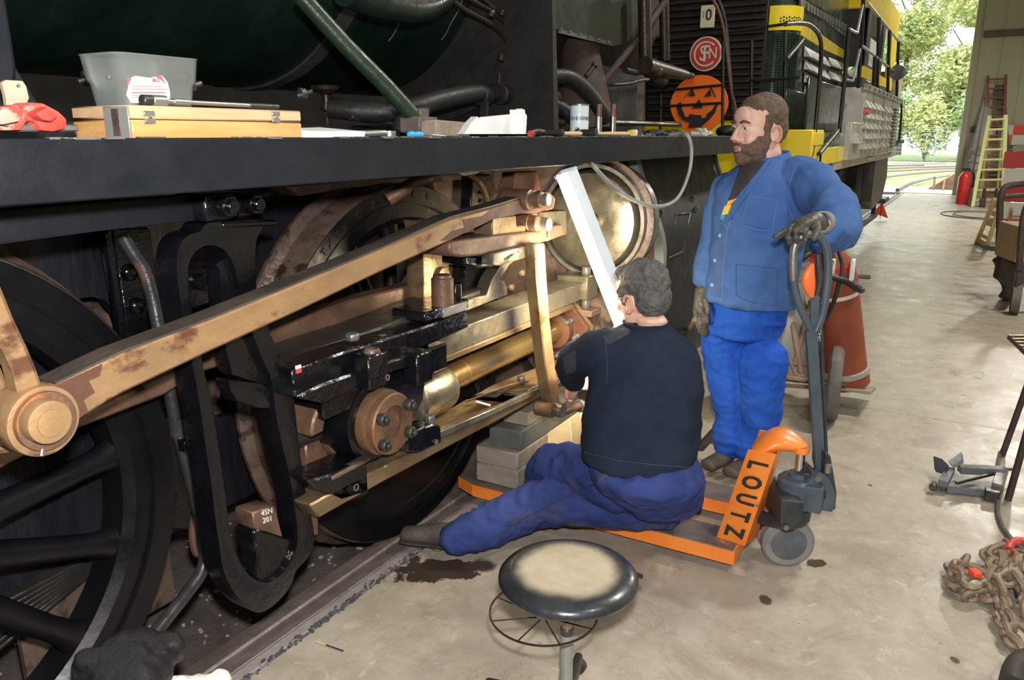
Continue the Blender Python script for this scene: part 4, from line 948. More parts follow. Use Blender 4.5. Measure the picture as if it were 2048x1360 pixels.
sheet('casing_end', [(y - 0.008, z) for y, z in prof], 5.22, 5.27, 0.03, 'sooty_black', casing)
mb = MB(); Pn = [(3.84, y, z) for y, z in prof[:40]] + [(3.84, 2.25, prof[39][1]), (3.84, 2.25, 1.50)]
hc = p + V((3.84 - p.x, 0, 0)); hole = [hc + V((0, math.cos(t) * 0.27, math.sin(t) * 0.27)) for t in [2 * PI * k / 36 for k in range(36)]]
mb.prism(Pn, (0.012, 0, 0), []); mb.build('casing_back_sheet', 'casting_brown', casing)
# casing fittings: handles and a raised panel frame
def onprof(z):
    for a, b in zip(prof, prof[1:]):
        if a[1] >= z >= b[1]: t = (a[1] - z) / (a[1] - b[1] + 1e-9); return a[0] + (b[0] - a[0]) * t
    return prof[-1][0]
def oncas(x, y):
    # walk along the ray until it meets the casing profile
    d = ray(x, y); t = 3.0
    for k in range(600):
        t += 0.01; q = O + d * t
        if q.y >= onprof(q.z): return q
    return q
for x, y in ((1314, 408), (1320, 428), (1384, 398), (1390, 420)):
    q = oncas(x, y); MB().box(q + V((0, -0.006, 0)), (0.035, 0.02, 0.045), Matrix.Rotation(0.3, 3, 'X')).build('toggle_clip', 'dark_steel', casing, 0.005)
q = [oncas(*a) + V((0, -0.006, 0)) for a in ((1349, 428), (1377, 426), (1362, 503), (1334, 516))]
for i in range(4): MB().bar(q[i], q[(i + 1) % 4], 0.012, 0.008).build('panel_trim', 'dark_steel', casing, 0.002)
for x, y in ((1294, 442), (1240, 368), (1395, 505), (1402, 480)):
    q = oncas(x, y); MB().ell(q, 0.008, None, 10, 6).build('rivet', 'dull_steel', casing)
MB().tube([py(1418, 315, 1.7), py(1400, 345, 1.7), py(1405, 372, 1.7), py(1425, 380, 1.7), py(1435, 350, 1.7)], 0.012, 8).build('heating_hose', 'hose_black', loco)

# ---- combination lever, union link
cl = plate('combination_lever', [(1072, 486), (1090, 486), (1094, 560), (1100, 640), (1112, 740), (1120, 800), (1128, 812), (1136, 822), (1128, 832), (1104, 830), (1100, 790), (1092, 740), (1082, 640), (1074, 560), (1070, 490)], 1.36, 0.05, 'worn_bar', bevel=0.005, label='bright steel upright lever')
p = py(1108, 822, 1.34); MB().cyl(p, p + V((0, 0.08, 0)), 0.030, n=24).build('lever_eye', 'rusty_brown', cl, 0.004)
p = py(1128, 822, 1.32); MB().cyl(p, p + V((0, 0.05, 0)), 0.030, n=24).build('lever_washer', 'oily_steel', cl, 0.004)
p0 = py(1128, 825, 1.33); MB().cyl(p0, p0 + V((0.10, -0.02, 0.0)), 0.014, n=16).build('link_pin', 'rusty_brown', cl)
p1 = p0 + V((0.10, -0.02, 0.0)); MB().cyl(p1, p1 + V((0.016, -0.003, 0)), 0.028, n=18).build('pin_nut', 'dull_steel', cl, 0.002)
# valve gear: radius rod bracket, blocks and pins
vb = plate('valve_rod_guide', [(902, 482), (950, 476), (1010, 468), (1075, 462), (1100, 452), (1125, 448), (1130, 470), (1100, 482), (1060, 490), (1000, 502), (960, 512), (925, 515), (905, 512), (900, 500)], 1.42, 0.14, 'rusty_brown', bevel=0.014, seg=3)
plate('guide_end_plate', [(1090, 424), (1132, 420), (1134, 470), (1092, 480)], 1.45, 0.08, 'oily_steel', bevel=0.003, parent=vb)
plate('crosshead_block', [(985, 436), (1032, 430), (1034, 452), (1052, 450), (1052, 464), (985, 474)], 1.44, 0.08, 'worn_bar', bevel=0.004, parent=vb)
plate('crosshead_block', [(1035, 430), (1075, 424), (1078, 460), (1035, 460)], 1.48, 0.06, 'rusty_brown', bevel=0.004, parent=vb)
plate('oil_tray', [(988, 508), (1050, 492), (1056, 494), (1054, 515), (1000, 532), (986, 530)], 1.40, 0.05, 'oily_steel', bevel=0.006, seg=2, parent=vb)
plate('tray_bracket', [(930, 512), (988, 515), (990, 533), (960, 536), (930, 530)], 1.46, 0.10, 'oily_black', bevel=0.006, parent=vb)
text_on('tray_stamp', '10061 C', py(1024, 510, 1.398), V((0.032, 0, 0.006)), V((0, 0, 0.016)), YN, 'stencil_black', vb)
p = py(1078, 447, 1.40); MB().lathe([(0.026, 0.0), (0.030, 0.004), (0.030, 0.035), (0.034, 0.037), (0.034, 0.10)], p, V((0, 1, 0)), 24).build('valve_pin', 'rusty_brown', vb)
p = py(1100, 449, 1.37); MB().lathe([(0.022, 0.0), (0.026, 0.003), (0.026, 0.05)], p, V((0, 1, 0)), 20).build('valve_pin_end', 'dull_steel', vb)
MB().cyl(p + V((0, 0.01, -0.02)), p + V((0, 0.01, -0.05)), 0.0035, n=8).build('split_pin', 'oily_black', vb)
plate('hanger', [(1030, 345), (1075, 342), (1085, 390), (1040, 400), (1022, 404), (1012, 408), (1030, 372)], 1.50, 0.06, 'dark_red_rust', bevel=0.004)
plate('hanger_plate', [(860, 345), (1100, 335), (1110, 600), (1000, 600), (930, 560), (900, 480), (880, 420)], 2.02, 0.04, 'casting_brown')
plate('oily_column', [(945, 350), (982, 348), (985, 470), (940, 480)], 1.90, 0.06, 'oily_black', bevel=0.006)
for k in range(6): 
    p = py(962, 368 + k * 17, 1.895); MB().ell(p, (0.008, 0.006, 0.008), None, 8, 5).build('rivet', 'oily_black', loco)
MB().tube([py(935, 348, 1.7), py(955, 360, 1.7), py(968, 382, 1.7), py(975, 410, 1.7), py(976, 425, 1.7)], 0.012, 10).build('oil_pipe', 'brass_lamplit_steel', loco)
p = py(775, 400, 1.76); q2 = py(828, 366, 1.70); q3 = py(862, 357, 1.68)
MB().tube([p, p.lerp(q2, 0.6), q2, q3], [0.026, 0.024, 0.020, 0.019], 14, 3).build('sand_pipe', 'rusty_brown', loco)
plate('underboard_bracket', [(915, 345), (960, 338), (958, 346), (930, 352)], 1.4, 0.2, 'casting_brown')

# ---- above the board: stay, pipes, plates
MB().tube([py(600, -10, 1.72), py(690, 90, 1.66), py(770, 170, 1.60), py(832, 238, 1.55)], 0.026, 16, 2).build('diagonal_stay', 'green_stay', loco, label='dark green diagonal stay tube')
p = py(838, 250, 1.55); mb = MB(); mb.box(p, (0.10, 0.08, 0.05)); mb.box(p + V((0, 0, 0.02)), (0.05, 0.05, 0.06)); mb.build('stay_foot', 'pit_plate', loco, 0.005)
MB().tube([py(690, -20, 1.75), py(760, 6, 1.75), py(820, 16, 1.76), py(860, 8, 1.78), py(888, -12, 1.8)], 0.050, 18, 4).build('injector_pipe', 'boiler_green', loco)
MB().tube([py(660, 215, 2.1), py(720, 222, 2.0), py(800, 222, 1.9), py(880, 200, 1.86), py(960, 186, 1.86), py(1040, 190, 1.9), py(1110, 196, 1.95)], 0.038, 16, 4).build('feed_pipe', 'hose_black', loco)
for x, y in ((965, 190), (1005, 189)): 
    p = py(x, y, 1.86); MB().cyl(p - V((0.03, 0, 0)), p + V((0.03, 0, 0)), 0.044, n=18).build('pipe_joint', 'hose_black', loco, 0.004)
MB().bar(py(970, 195, 1.84), py(966, 262, 1.84), 0.03, 0.02).build('pipe_stand', 'sooty_black', loco)
MB().tube([py(795, 268, 1.7), py(800, 245, 1.72), py(815, 228, 1.75), py(850, 222, 1.8)], 0.022, 12).build('rubber_pipe', 'hose_black', loco)
MB().tube([py(1055, 180, 1.85), py(1080, 160, 1.83), py(1110, 152, 1.8), py(1145, 158, 1.75), py(1180, 190, 1.7), py(1215, 240, 1.65)], 0.036, 16, 5).build('train_hose', 'hose_black', loco)
MB().tube([py(1060, 195, 2.0), py(1120, 215, 1.9), py(1170, 255, 1.8)], 0.036, 14).build('train_hose', 'hose_black', loco)
for i, (pts, r) in enumerate([([(890, -10), (930, 20), (975, 45), (1005, 70), (1020, 100)], 0.010), ([(925, -10), (960, 10), (985, 25), (1010, 50), (1018, 90)], 0.009), ([(955, -10), (990, 20), (1010, 30), (1018, 60), (1022, 110), (1030, 165), (1046, 185)], 0.009), ([(1020, 100), (1026, 130), (1024, 160), (1036, 200), (1060, 240)], 0.008), ([(1003, 110), (1000, 140), (998, 175)], 0.009)]):
    MB().tube([py(x, y, 1.85 + 0.01 * i) for x, y in pts], r, 8, 4).build('lubrication_pipe', 'copper_dirty', loco)
for x, y in ((982, 28), (1004, 26), (1002, 116), (1022, 100), (1024, 112)):
    p = py(x, y, 1.86); MB().hexa(p - V((0.004, 0, 0.014)), p + V((0.004, 0, 0.014)), 0.017).build('pipe_nut', 'copper_dirty', loco, 0.002)
for k, (pts, r, m) in enumerate([([(700, 235), (760, 245), (850, 250), (950, 232), (1000, 215)], 0.010, 'hose_black'), ([(740, 215), (790, 232), (860, 238)], 0.008, 'dark_steel'), ([(780, 225), (800, 222), (815, 220)], 0.006, 'dull_steel'), ([(880, 262), (960, 222), (1040, 200)], 0.02, 'sooty_black'), ([(1030, 245), (1250, 246), (1360, 250)], 0.018, 'copper_dirty'), ([(1170, 170), (1250, 168), (1285, 160), (1340, 155)], 0.012, 'hose_black')]):
    MB().tube([py(x, y, 2.0) for x, y in pts], r, 8, 3).build('small_pipe', m, loco)
# dark vertical plate and steam pipe casing by the smokebox
plate('cab_side_sheet', [(1104, -20), (1110, -20), (1118, 268), (1108, 268)], 1.62, 0.9, 'sooty_black')
plate('smoke_deflector', [(1105, -30), (1330, -30), (1330, 70), (1225, 92), (1118, 62), (1106, 54)], 1.85, 0.012, 'olive_sheet', label='dark olive sheet with a riveted lower edge')
plate('deflector_edge', [(1118, 58), (1225, 84), (1225, 92), (1118, 66)], 1.84, 0.01, 'boiler_band')
for k in range(6):
    p = py(1122 + k * 19, 58 + k * 5.2, 1.838); MB().ell(p, 0.006, None, 8, 5).build('rivet', 'dull_steel', loco)
MB().lathe([(0.17, 0.0), (0.15, 0.15), (0.11, 0.4), (0.10, 0.9)], py(1170, 262, 1.95), V((0.05, 0.12, 1)), 32).build('steam_pipe_casing', 'dark_casing', loco)
plate('saddle_side', [(1108, 90), (1290, 90), (1290, 268), (1108, 268)], 2.12, 0.02, 'dark_casing')
mb = MB(); p = py(1172, 152, 1.78); mb.cyl(p, p + V((0.05, -0.02, 0.05)), 0.012, n=10); mb.hexa(p + V((0.05, -0.02, 0.05)), p + V((0.06, -0.024, 0.06)), 0.018); mb.build('tap', 'dark_steel', loco)
MB().tube([py(1345, -20, 1.7), py(1270, 85, 1.8), py(1195, 175, 1.9)], 0.020, 12, 2).build('red_stay', 'dark_casing', loco)
MB().tube([py(1300, 130, 1.9), py(1280, 145, 1.9), py(1250, 140, 1.9)], 0.018, 8).build('lever_arm', 'sooty_black', loco)
for x0, x1, w in ((1283, 1302, 0.075), (1322, 1345, 0.06)):
    MB().tube([py(x0 + 5, -20, 1.75), py(x0 + 8, 120, 1.75)], w / 2, 14, 1).build('pump_column', 'copper_dirty', loco)
p = py(1290, 130, 1.72); MB().lathe([(0.03, 0), (0.05, 0.01), (0.055, 0.06), (0.045, 0.13), (0.03, 0.14)], p, V((0.6, -0.1, -0.15)), 22).build('pump_body', 'copper_dirty', loco)
MB().tube([py(1290, 130, 1.7), py(1360, 148, 1.7), py(1385, 152, 1.7)], [0.048, 0.036, 0.016], 16, 3).build('pump_ram', 'copper_dirty', loco)
MB().ell(py(1318, 160, 1.74), (0.09, 0.05, 0.045)).build('pump_foot', 'sooty_black', loco)
# bolts and drain under the boiler
for x, y in ((175, 158), (380, 172), (605, 188)):
    mb = MB(); p = py(x, y, 2.3); mb.cyl(p - V((0.03, 0, 0.01)), p + V((0.03, -0.02, 0.01)), 0.009, n=10); mb.lathe([(0.022, 0), (0.022, 0.01)], p - V((0.012, 0, 0)), V((1, -0.3, 0.2)), 14); mb.hexa(p, p + V((0.012, -0.004, 0.004)), 0.02)
    mb.build('wing_bolt', 'dull_steel', loco)
p = py(652, 196, 2.2); MB().lathe([(0.055, 0.045), (0.05, 0.03), (0.018, 0.01), (0.016, -0.02), (0.022, -0.022), (0.022, -0.045), (0.014, -0.05)], p, V((0, 0, 1)), 20).build('drain_cock', 'copper_dirty', loco)
mb = MB()
for k in range(3): q = p - V((0, 0, 0.058 + k * 0.016)); mb.tube([q + V((math.cos(t) * 0.004 * (1 if k % 2 else 0.2), math.cos(t) * 0.004 * (0.2 if k % 2 else 1), math.sin(t) * 0.011)) for t in [2 * PI * j / 8 for j in range(8)]], 0.0016, 5, 1, True)
mb.build('drain_chain', 'dull_steel', loco)
# dark bodies below the boiler behind the board
xbar('underboiler_box', -2.0, 3.9, 2.35, 2.9, 1.3, 1.62, 'sooty_black')
plate('sand_box_edge', [(-30, -30), (12, -30), (38, 140), (30, 250), (-30, 262)], 1.5, 0.3, 'valance_black', bevel=0.01)
plate('slant_plate', [(30, 135), (90, 232), (60, 262), (20, 262)], 1.6, 0.02, 'boiler_green')
# ================================================================ diesel locomotive behind
dl = thing('diesel_locomotive', 'green and yellow diesel shunting locomotive with cab, standing ahead of the steam engine', 'locomotive', (10, 2.5, 0))
def D_(mb, name, m, parent=dl, bevel=0.0, label=None, seg=1): return mb.build(name, m, parent, bevel, seg, label)
def dbox(name, x0, x1, y0, y1, z0, z1, m, parent=dl, bevel=0.006, label=None): return D_(MB().box(((x0 + x1) / 2, (y0 + y1) / 2, (z0 + z1) / 2), (x1 - x0, y1 - y0, z1 - z0)), name, m, parent, bevel, label)
HX, HY0, HY1, HZ0, HZ1 = 8.2, 1.66, 3.34, 1.50, 3.05
r_ = 0.22
pts = []
for (cx, cy, a0) in ((HX + r_, HY0 + r_, 180),):
    for k in range(9): t = math.radians(a0 + 90 * k / 8); pts.append((cx + r_ * math.cos(t), cy + r_ * math.sin(t), 0))
pts += [(11.3, HY0, 0), (11.3, HY1, 0)]
for k in range(9): t = math.radians(90 + 90 * k / 8); pts.append((HX + r_ + r_ * math.cos(t), HY1 - r_ + r_ * math.sin(t), 0))
def hood_band(z0, z1, m, name, grow=0.0):
    c = V((9.2, 2.5, 0))
    P = [V(p) + (V((p[0], p[1], 0)) - c).normalized() * grow + V((0, 0, z0)) for p in pts]
    return D_(MB().prism(P, (0, 0, z1 - z0)), name, m)
hood = hood_band(1.72, 3.05, 'loco_green', 'hood')
hood_band(HZ0, 1.72, 'loco_yellow', 'hood_base', 0.004)
# mesh pattern on the rounded corners, yellow vent caps
for sgn, yc in ((1, HY0 + r_), (-1, HY1 - r_)):
    mb = MB()
    for k in range(9):
        t = math.radians(180 + sgn * (8 + 74 * k / 8)); q = V((HX + r_ + (r_ + 0.004) * math.cos(t), yc + (r_ + 0.004) * math.sin(t), 0))
        mb.bar(q + V((0, 0, 1.78)), q + V((0, 0, 2.52)), 0.007, 0.007)
    for k in range(34):
        z = 1.79 + k * 0.022; P = []
        for j in range(7): t = math.radians(180 + sgn * (6 + 78 * j / 6)); P.append(V((HX + r_ + (r_ + 0.004) * math.cos(t), yc + (r_ + 0.004) * math.sin(t), z)))
        mb.tube(P, 0.0035, 4, 1)
    o = D_(mb, 'corner_mesh', 'loco_green', hood); o['kind'] = 'stuff'
    mb = MB(); P = []; Q = []
    for j in range(9): t = math.radians(180 + sgn * (-6 + 100 * j / 8)); P.append(V((HX + r_ + (r_ + 0.02) * math.cos(t), yc + (r_ + 0.02) * math.sin(t), 2.55))); Q.append(V((HX + r_ + (r_ - 0.0) * math.cos(t), yc + (r_ - 0.0) * math.sin(t), 2.55)))
    mb.prism(P + list(reversed(Q)), (0, 0, 0.22)); cap = D_(mb, 'vent_cap', 'loco_yellow', hood)
    for j in range(9):
        for k in range(3):
            t = math.radians(180 + sgn * (20 + 6.5 * j)); p = V((HX + r_ + (r_ + 0.021) * math.cos(t), yc + (r_ + 0.021) * math.sin(t), 2.60 + k * 0.028 + (j % 2) * 0.01)); MB().box(p, (0.012, 0.012, 0.012)).build('vent_slot', 'grille_black', cap)
# front radiator grille: frame and slats
dbox('grille_frame', HX - 0.015, HX + 0.01, 1.92, 3.10, 1.73, 3.0, 'grille_black', hood)
for k in range(19):
    z = 1.76 + k * 0.064; MB().bar((HX - 0.02, 1.94, z), (HX - 0.02, 3.08, z), 0.045, 0.012, up=V((0.5, 0, 1))).build('grille_slat', 'grille_black', hood)
# signs on the nose
def disc_x(name, c, r, x0, th, m, parent, n=48): p = V((x0, c.y, c.z)); return MB().cyl(p, p + V((-th, 0, 0)), r, n=n).build(name, m, parent, 0.002)
XN = V((-1, 0, 0)); EY = V((0, -1, 0))
c = pX(1412, 108, HX - 0.06)
sg = dl
disc_x('round_sign', c, 0.165, c.x + 0.0, 0.012, 'sign_white', dl)
disc_x('sign_field', c, 0.150, c.x - 0.012, 0.003, 'sign_red', dl)
def arc_x(c, r, a0, a1, w, x, name, m, parent):
    P = []
    for k in range(25): t = math.radians(a0 + (a1 - a0) * k / 24); P.append(V((x, c.y - math.cos(t) * (r + w / 2), c.z + math.sin(t) * (r + w / 2))))
    for k in range(25): t = math.radians(a1 - (a1 - a0) * k / 24); P.append(V((x, c.y - math.cos(t) * (r - w / 2), c.z + math.sin(t) * (r - w / 2))))
    return MB().prism(P, (-0.003, 0, 0)).build(name, m, parent)
arc_x(c, 0.112, 42, 318, 0.016, c.x - 0.015, 'letter_c', 'sign_white', dl)
text_on('letter_s', 'S', c + V((-0.0155, 0.026, 0)), EY * 0.16, V((0, 0, 0.20)), XN, 'sign_white', dl, 0.01)
text_on('letter_f', 'F', c + V((-0.017, -0.008, -0.004)), EY * 0.17, V((0, 0, 0.22)), XN, 'sign_white', dl, 0.01)
text_on('letter_n', 'N', c + V((-0.0155, -0.072, 0)), EY * 0.12, V((0, 0, 0.15)), XN, 'sign_white', dl, 0.01)
c = pX(1415, 33, HX - 0.05)
pl = D_(MB().box(c, (0.012, 0.145, 0.21)), 'number_plate', 'sign_cream', bevel=0.02)
text_on('number', '0', c + V((-0.008, -0.015, 0.01)), EY * 0.13, V((0, 0, 0.15)), XN, 'print_black', pl, 0.01)
text_on('number', '1', c + V((-0.008, 0.035, 0.02)), EY * 0.07, V((0, 0, 0.09)), XN, 'wood_grey', pl)
# front platform, buffer beam and railings
PX = 7.02
dbox('platform', PX, 15.6, 1.16, 3.84, 1.44, 1.50, 'loco_black')
dbox('front_beam', PX - 0.03, PX + 0.02, 1.20, 3.80, 1.05, 1.50, 'loco_yellow')
dbox('side_band', PX, 9.0, 1.14, 1.17, 1.335, 1.475, 'loco_yellow', bevel=0.003)
dbox('side_band', PX, 9.0, 1.143, 1.168, 1.475, 1.60, 'loco_green', bevel=0.003)
dbox('corner_locker', PX - 0.4, PX + 0.1, 1.14, 1.42, 1.33, 1.62, 'loco_yellow', bevel=0.006)
dbox('locker_panel', PX - 0.37, PX + 0.08, 1.132, 1.14, 1.50, 1.60, 'loco_yellow', bevel=0.003)
dbox('lower_skirt', 8.0, 14.1, 1.15, 1.19, 1.26, 1.335, 'loco_grey', bevel=0.003)
dbox('side_panel', 7.2, 9.1, 1.30, 1.33, 1.50, 2.05, 'loco_green', bevel=0.01)
dbox('side_panel', 7.9, 9.5, 1.62, 1.66, 1.5, 2.0, 'loco_green', bevel=0.01)
for x, y0, y1 in ((1322, 182, 262), (1446, 75, 262), (1503, 80, 262), (1570, 60, 258)):
    a = pX(x, y0, PX + 0.02); b = pX(x - 1, y1, PX + 0.02); MB().cyl(b, a, 0.013, n=10).build('railing_post', 'loco_black', dl)
for pq in (((1322, 182), (1446, 170)), ((1322, 213), (1446, 206)), ((1285, 185), (1322, 182)), ((1330, 80), (1446, 66)), ((1446, 66), (1570, 48)), ((1500, 160), (1600, 155))):
    MB().cyl(pX(*pq[0], PX), pX(*pq[1], PX), 0.012, n=10).build('handrail', 'loco_black', dl)
MB().tube([py(x, y, 1.15) for x, y in ((1570, 48), (1600, 46), (1622, 52), (1640, 75), (1642, 120), (1636, 200), (1628, 280), (1622, 312), (1616, 320))], 0.016, 10, 4).build('corner_grab_rail', 'loco_black', dl)
MB().tube([py(x, y, 1.15) for x, y in ((1697, 58), (1692, 130), (1685, 200), (1679, 258))], 0.018, 10, 3).build('corner_grab_rail', 'loco_black', dl)
MB().cyl(py(1604, 80, 1.15), py(1572, 118, 1.15), 0.018, n=10).build('lamp_iron', 'loco_black', dl)
MB().cyl(py(1674, 264, 1.12), py(1638, 308, 1.12), 0.018, n=10).build('lamp_iron', 'loco_black', dl)
MB().tube([py(x, y, 1.15) for x, y in ((1727, 5), (1714, 66), (1699, 58))], 0.012, 8, 1).build('step_rail', 'bright_rail', dl)
MB().tube([py(x, y, 1.15) for x, y in ((1722, 90), (1706, 162), (1690, 158))], 0.012, 8, 1).build('step_rail', 'bright_rail', dl)
for pq in (((1722, 90), (1793, 146)), ((1735, 5), (1798, 84))):
    MB().tube([py(*pq[0], 1.15), py(*pq[1], 1.15)], 0.014, 8, 1).build('cab_handrail', 'bright_rail', dl)
for x, y0, y1 in ((1727, -5, 90), (1721, 88, 175), (1758, 35, 188), (1750, 110, 184), (1779, 60, 200), (1797, 84, 205)):
    MB().cyl(py(x, y0, 1.15), py(x - 4, y1, 1.15), 0.02, n=10).build('cab_rail_post', 'loco_black', dl)
MB().tube([py(x, y, 1.13) for x, y in ((1793, 200), (1800, 198), (1803, 206), (1802, 240), (1797, 286), (1790, 290))], 0.016, 8, 3).build('rear_grab_rail', 'loco_black', dl)
# hood side: yellow band, doors with big louvres
YS = HY0 - 0.012
def sidep(name, q, m, Y=YS, th=0.02, parent=dl, bevel=0.002): return MB().prism([py(x, y, Y) for x, y in q], (0, th, 0)).build(name, m, parent, bevel)
sidep('hood_band', [(1602, 38), (1652, 75), (1705, 112), (1712, 128), (1650, 100), (1602, 70)], 'loco_yellow')
sidep('hood_trim', [(1602, -5), (1640, 20), (1700, 70), (1700, 80), (1640, 35), (1602, 10)], 'louvre_grey')
sidep('hood_lid', [(1600, -30), (1705, -30), (1705, 60), (1640, 15), (1600, -10)], 'loco_green', YS - 0.002)
for k in range(14): 
    x = 1616 + k * 6.2; y = 6 + k * 3.4; sidep('vent_fin', [(x, y), (x + 3, y + 1.5), (x + 3, y + 17), (x, y + 15)], 'louvre_grey', YS - 0.02, 0.02)
for i, (xa, xb) in enumerate(((1609, 1652), (1657, 1688), (1690, 1712))):
    for k in range(4):
        y = 92 + k * 26 + i * 22; s = (0.55 if i == 0 else 0.4)
        A = py(xa, y, YS); B = py(xb, y + (xb - xa) * s, YS); h = V((0, 0, -0.10))
        mb = MB(); o_ = V((0, -0.06, 0))
        mb.add([A, B, B + h + o_, A + h + o_, A + h, B + h], [(0, 1, 2, 3), (3, 2, 5, 4), (0, 3, 4), (1, 5, 2), (0, 4, 5, 1)])
        mb.build('hood_louvre', 'loco_grey', dl, sharp=20)  # pale grey puts the daylight caught on the slopes into their colour
# cab
CX0, CX1, CYf = 11.2, 15.0, 1.40
cab = dbox('cab', CX0, CX1, CYf, 3.76, 1.5, 2.28, 'loco_green', bevel=0.01)
dbox('cab_stripe', CX0, CX1 + 0.005, CYf - 0.006, CYf + 0.02, 2.28, 2.42, 'loco_yellow', bevel=0.004)
dbox('cab_top', CX0, CX1, CYf, 3.76, 3.1, 3.5, 'loco_yellow', bevel=0.02)
for x0, x1, pm_ in ((CX0, CX0 + 0.30, 'loco_black'), (CX0 + 1.75, CX0 + 2.0, 'loco_black'), (CX1 - 0.8, CX1, 'loco_yellow')): dbox('cab_pillar', x0, x1, CYf, CYf + 0.06, 2.42, 3.1, pm_, bevel=0.01)
dbox('cab_back', CX0, CX1, 3.70, 3.76, 2.42, 3.1, 'loco_green')
dbox('cab_front', CX0, CX0 + 0.05, CYf, 3.7, 2.42, 3.1, 'loco_black')
dbox('cab_window', CX0 + 0.35, CX0 + 1.75, CYf + 0.02, CYf + 0.03, 2.42, 3.1, 'dark_glass')
dbox('window_sheet', CX0 + 0.5, CX0 + 1.5, CYf + 0.005, CYf + 0.018, 2.46, 2.8, 'white_paint', bevel=0.003)
dbox('cab_door', CX0 + 2.05, CX0 + 2.9, CYf - 0.01, CYf + 0.02, 1.5, 2.3, 'loco_green', bevel=0.008)
MB().cyl(py(1795, 145, 1.1), py(1797, 145, 1.14), 0.1, n=20).build('tail_lamp', 'dark_steel', dl)
dbox('rear_hood', 14.9, 15.6, 1.3, 3.7, 1.5, 2.6, 'loco_grey', bevel=0.03)
# grey locker with rows of small hooded vents
bx = dbox('battery_box', 9.15, 13.2, 1.10, 1.30, 1.34, 2.06, 'loco_grey', bevel=0.01, label='weathered grey locker with small hooded vents')
dbox('locker_lip', 9.12, 13.2, 1.08, 1.12, 2.03, 2.09, 'loco_grey', bx, 0.003)
for k in range(9): p = V((9.3 + k * 0.45, 1.078, 2.06)); MB().box(p, (0.10, 0.006, 0.03)).build('lip_slot', 'grille_black', bx)
for k, x in enumerate((9.9, 11.0, 12.1)): dbox('locker_seam', x - 0.02, x + 0.02, 1.092, 1.1, 1.36, 2.03, 'louvre_grey', bx, 0.002)
for cx in (9.33, 9.68, 10.15, 10.55, 11.25, 11.75):
    for k in range(5):
        z = 1.93 - k * 0.105; A = V((cx - 0.11, 1.10, z)); B = V((cx + 0.11, 1.10, z)); h = V((0, 0, -0.075)); o_ = V((0, -0.055, 0))
        MB().add([A, B, B + h + o_, A + h + o_, A + h, B + h], [(0, 1, 2, 3), (3, 2, 5, 4), (0, 3, 4), (1, 5, 2), (0, 4, 5, 1)]).build('hooded_vent', 'loco_grey', bx, sharp=20)
for k in range(12): dbox('black_slat', 12.3, 12.75, 1.075, 1.10, 1.42 + k * 0.045, 1.435 + k * 0.045, 'grille_black', bx, 0.0)
dbox('orange_tab', 9.16, 9.45, 1.06, 1.10, 1.80, 1.84, 'orange_red', bx, 0.003)
dbox('small_locker', 8.35, 9.1, 1.09, 1.16, 1.34, 1.70, 'loco_grey', bevel=0.008)
A = V((8.5, 1.09, 1.60)); MB().add([A, A + V((0.4, 0, 0)), A + V((0.4, -0.06, -0.1)), A + V((0, -0.06, -0.1)), A + V((0, 0, -0.1)), A + V((0.4, 0, -0.1))], [(0, 1, 2, 3), (3, 2, 5, 4), (0, 3, 4), (1, 5, 2), (0, 4, 5, 1)]).build('hooded_vent', 'loco_grey', dl)
for x in (10.3, 12.9): MB().cyl((x, 1.14, 1.31), (x + 0.5, 1.14, 1.31), 0.02, n=8).build('conduit', 'loco_grey', dl)
# bogies, tank, wheels, brake rigging
dbox('main_frame', 7.1, 14.0, 1.55, 3.45, 0.95, 1.44, 'bogie_black')
dbox('bogie_frame', 8.0, 13.6, 1.62, 1.75, 0.50, 0.80, 'bogie_black', bevel=0.02)
mb = MB(); mb.prism([(12.0, 1.22, 1.26), (13.7, 1.22, 1.26), (13.9, 1.22, 0.95), (13.5, 1.22, 0.62), (12.4, 1.22, 0.55), (12.0, 1.22, 0.7)], (0, 0.5, 0)); D_(mb, 'fuel_tank', 'dark_steel', bevel=0.02)
for x in (8.9, 10.5, 12.9):
    w = MB().lathe([(0.12, -0.04), (0.14, 0.0), (0.40, 0.01), (0.44, 0.0), (0.46, 0.02), (0.46, 0.11), (0.49, 0.13)], (x, 1.80, 0.44), V((0, 1, 0)), 40); D_(w, 'rail_wheel', 'bogie_black')
    dbox('axle_box', x - 0.14, x + 0.14, 1.56, 1.70, 0.34, 0.62, 'bogie_black', bevel=0.02)
    MB().lathe([(0.05, -0.26), (0.08, -0.2), (0.08, 0.1), (0.05, 0.2)], (x + 0.5, 1.58, 0.78), V((0, 0, 1)), 16).build('coil_spring', 'dull_steel', dl)
dbox('step_bar', 9.5, 14.0, 1.30, 1.36, 0.30, 0.37, 'bogie_black', bevel=0.005)
for x in (9.6, 11.5, 13.8): dbox('step_hanger', x - 0.03, x + 0.03, 1.32, 1.38, 0.3, 1.2, 'bogie_black', bevel=0.004)
dbox('ladder_tread', 13.9, 14.5, 1.2, 1.5, 0.52, 0.60, 'dark_steel', bevel=0.01)
for y in (1.75, 3.25): MB().lathe([(0.08, -0.5), (0.08, -0.08), (0.20, -0.06), (0.21, 0.0), (0.2, 0.01)], (6.95, y, 1.05), V((-1, 0, 0)), 28).build('buffer', 'bogie_black', dl)

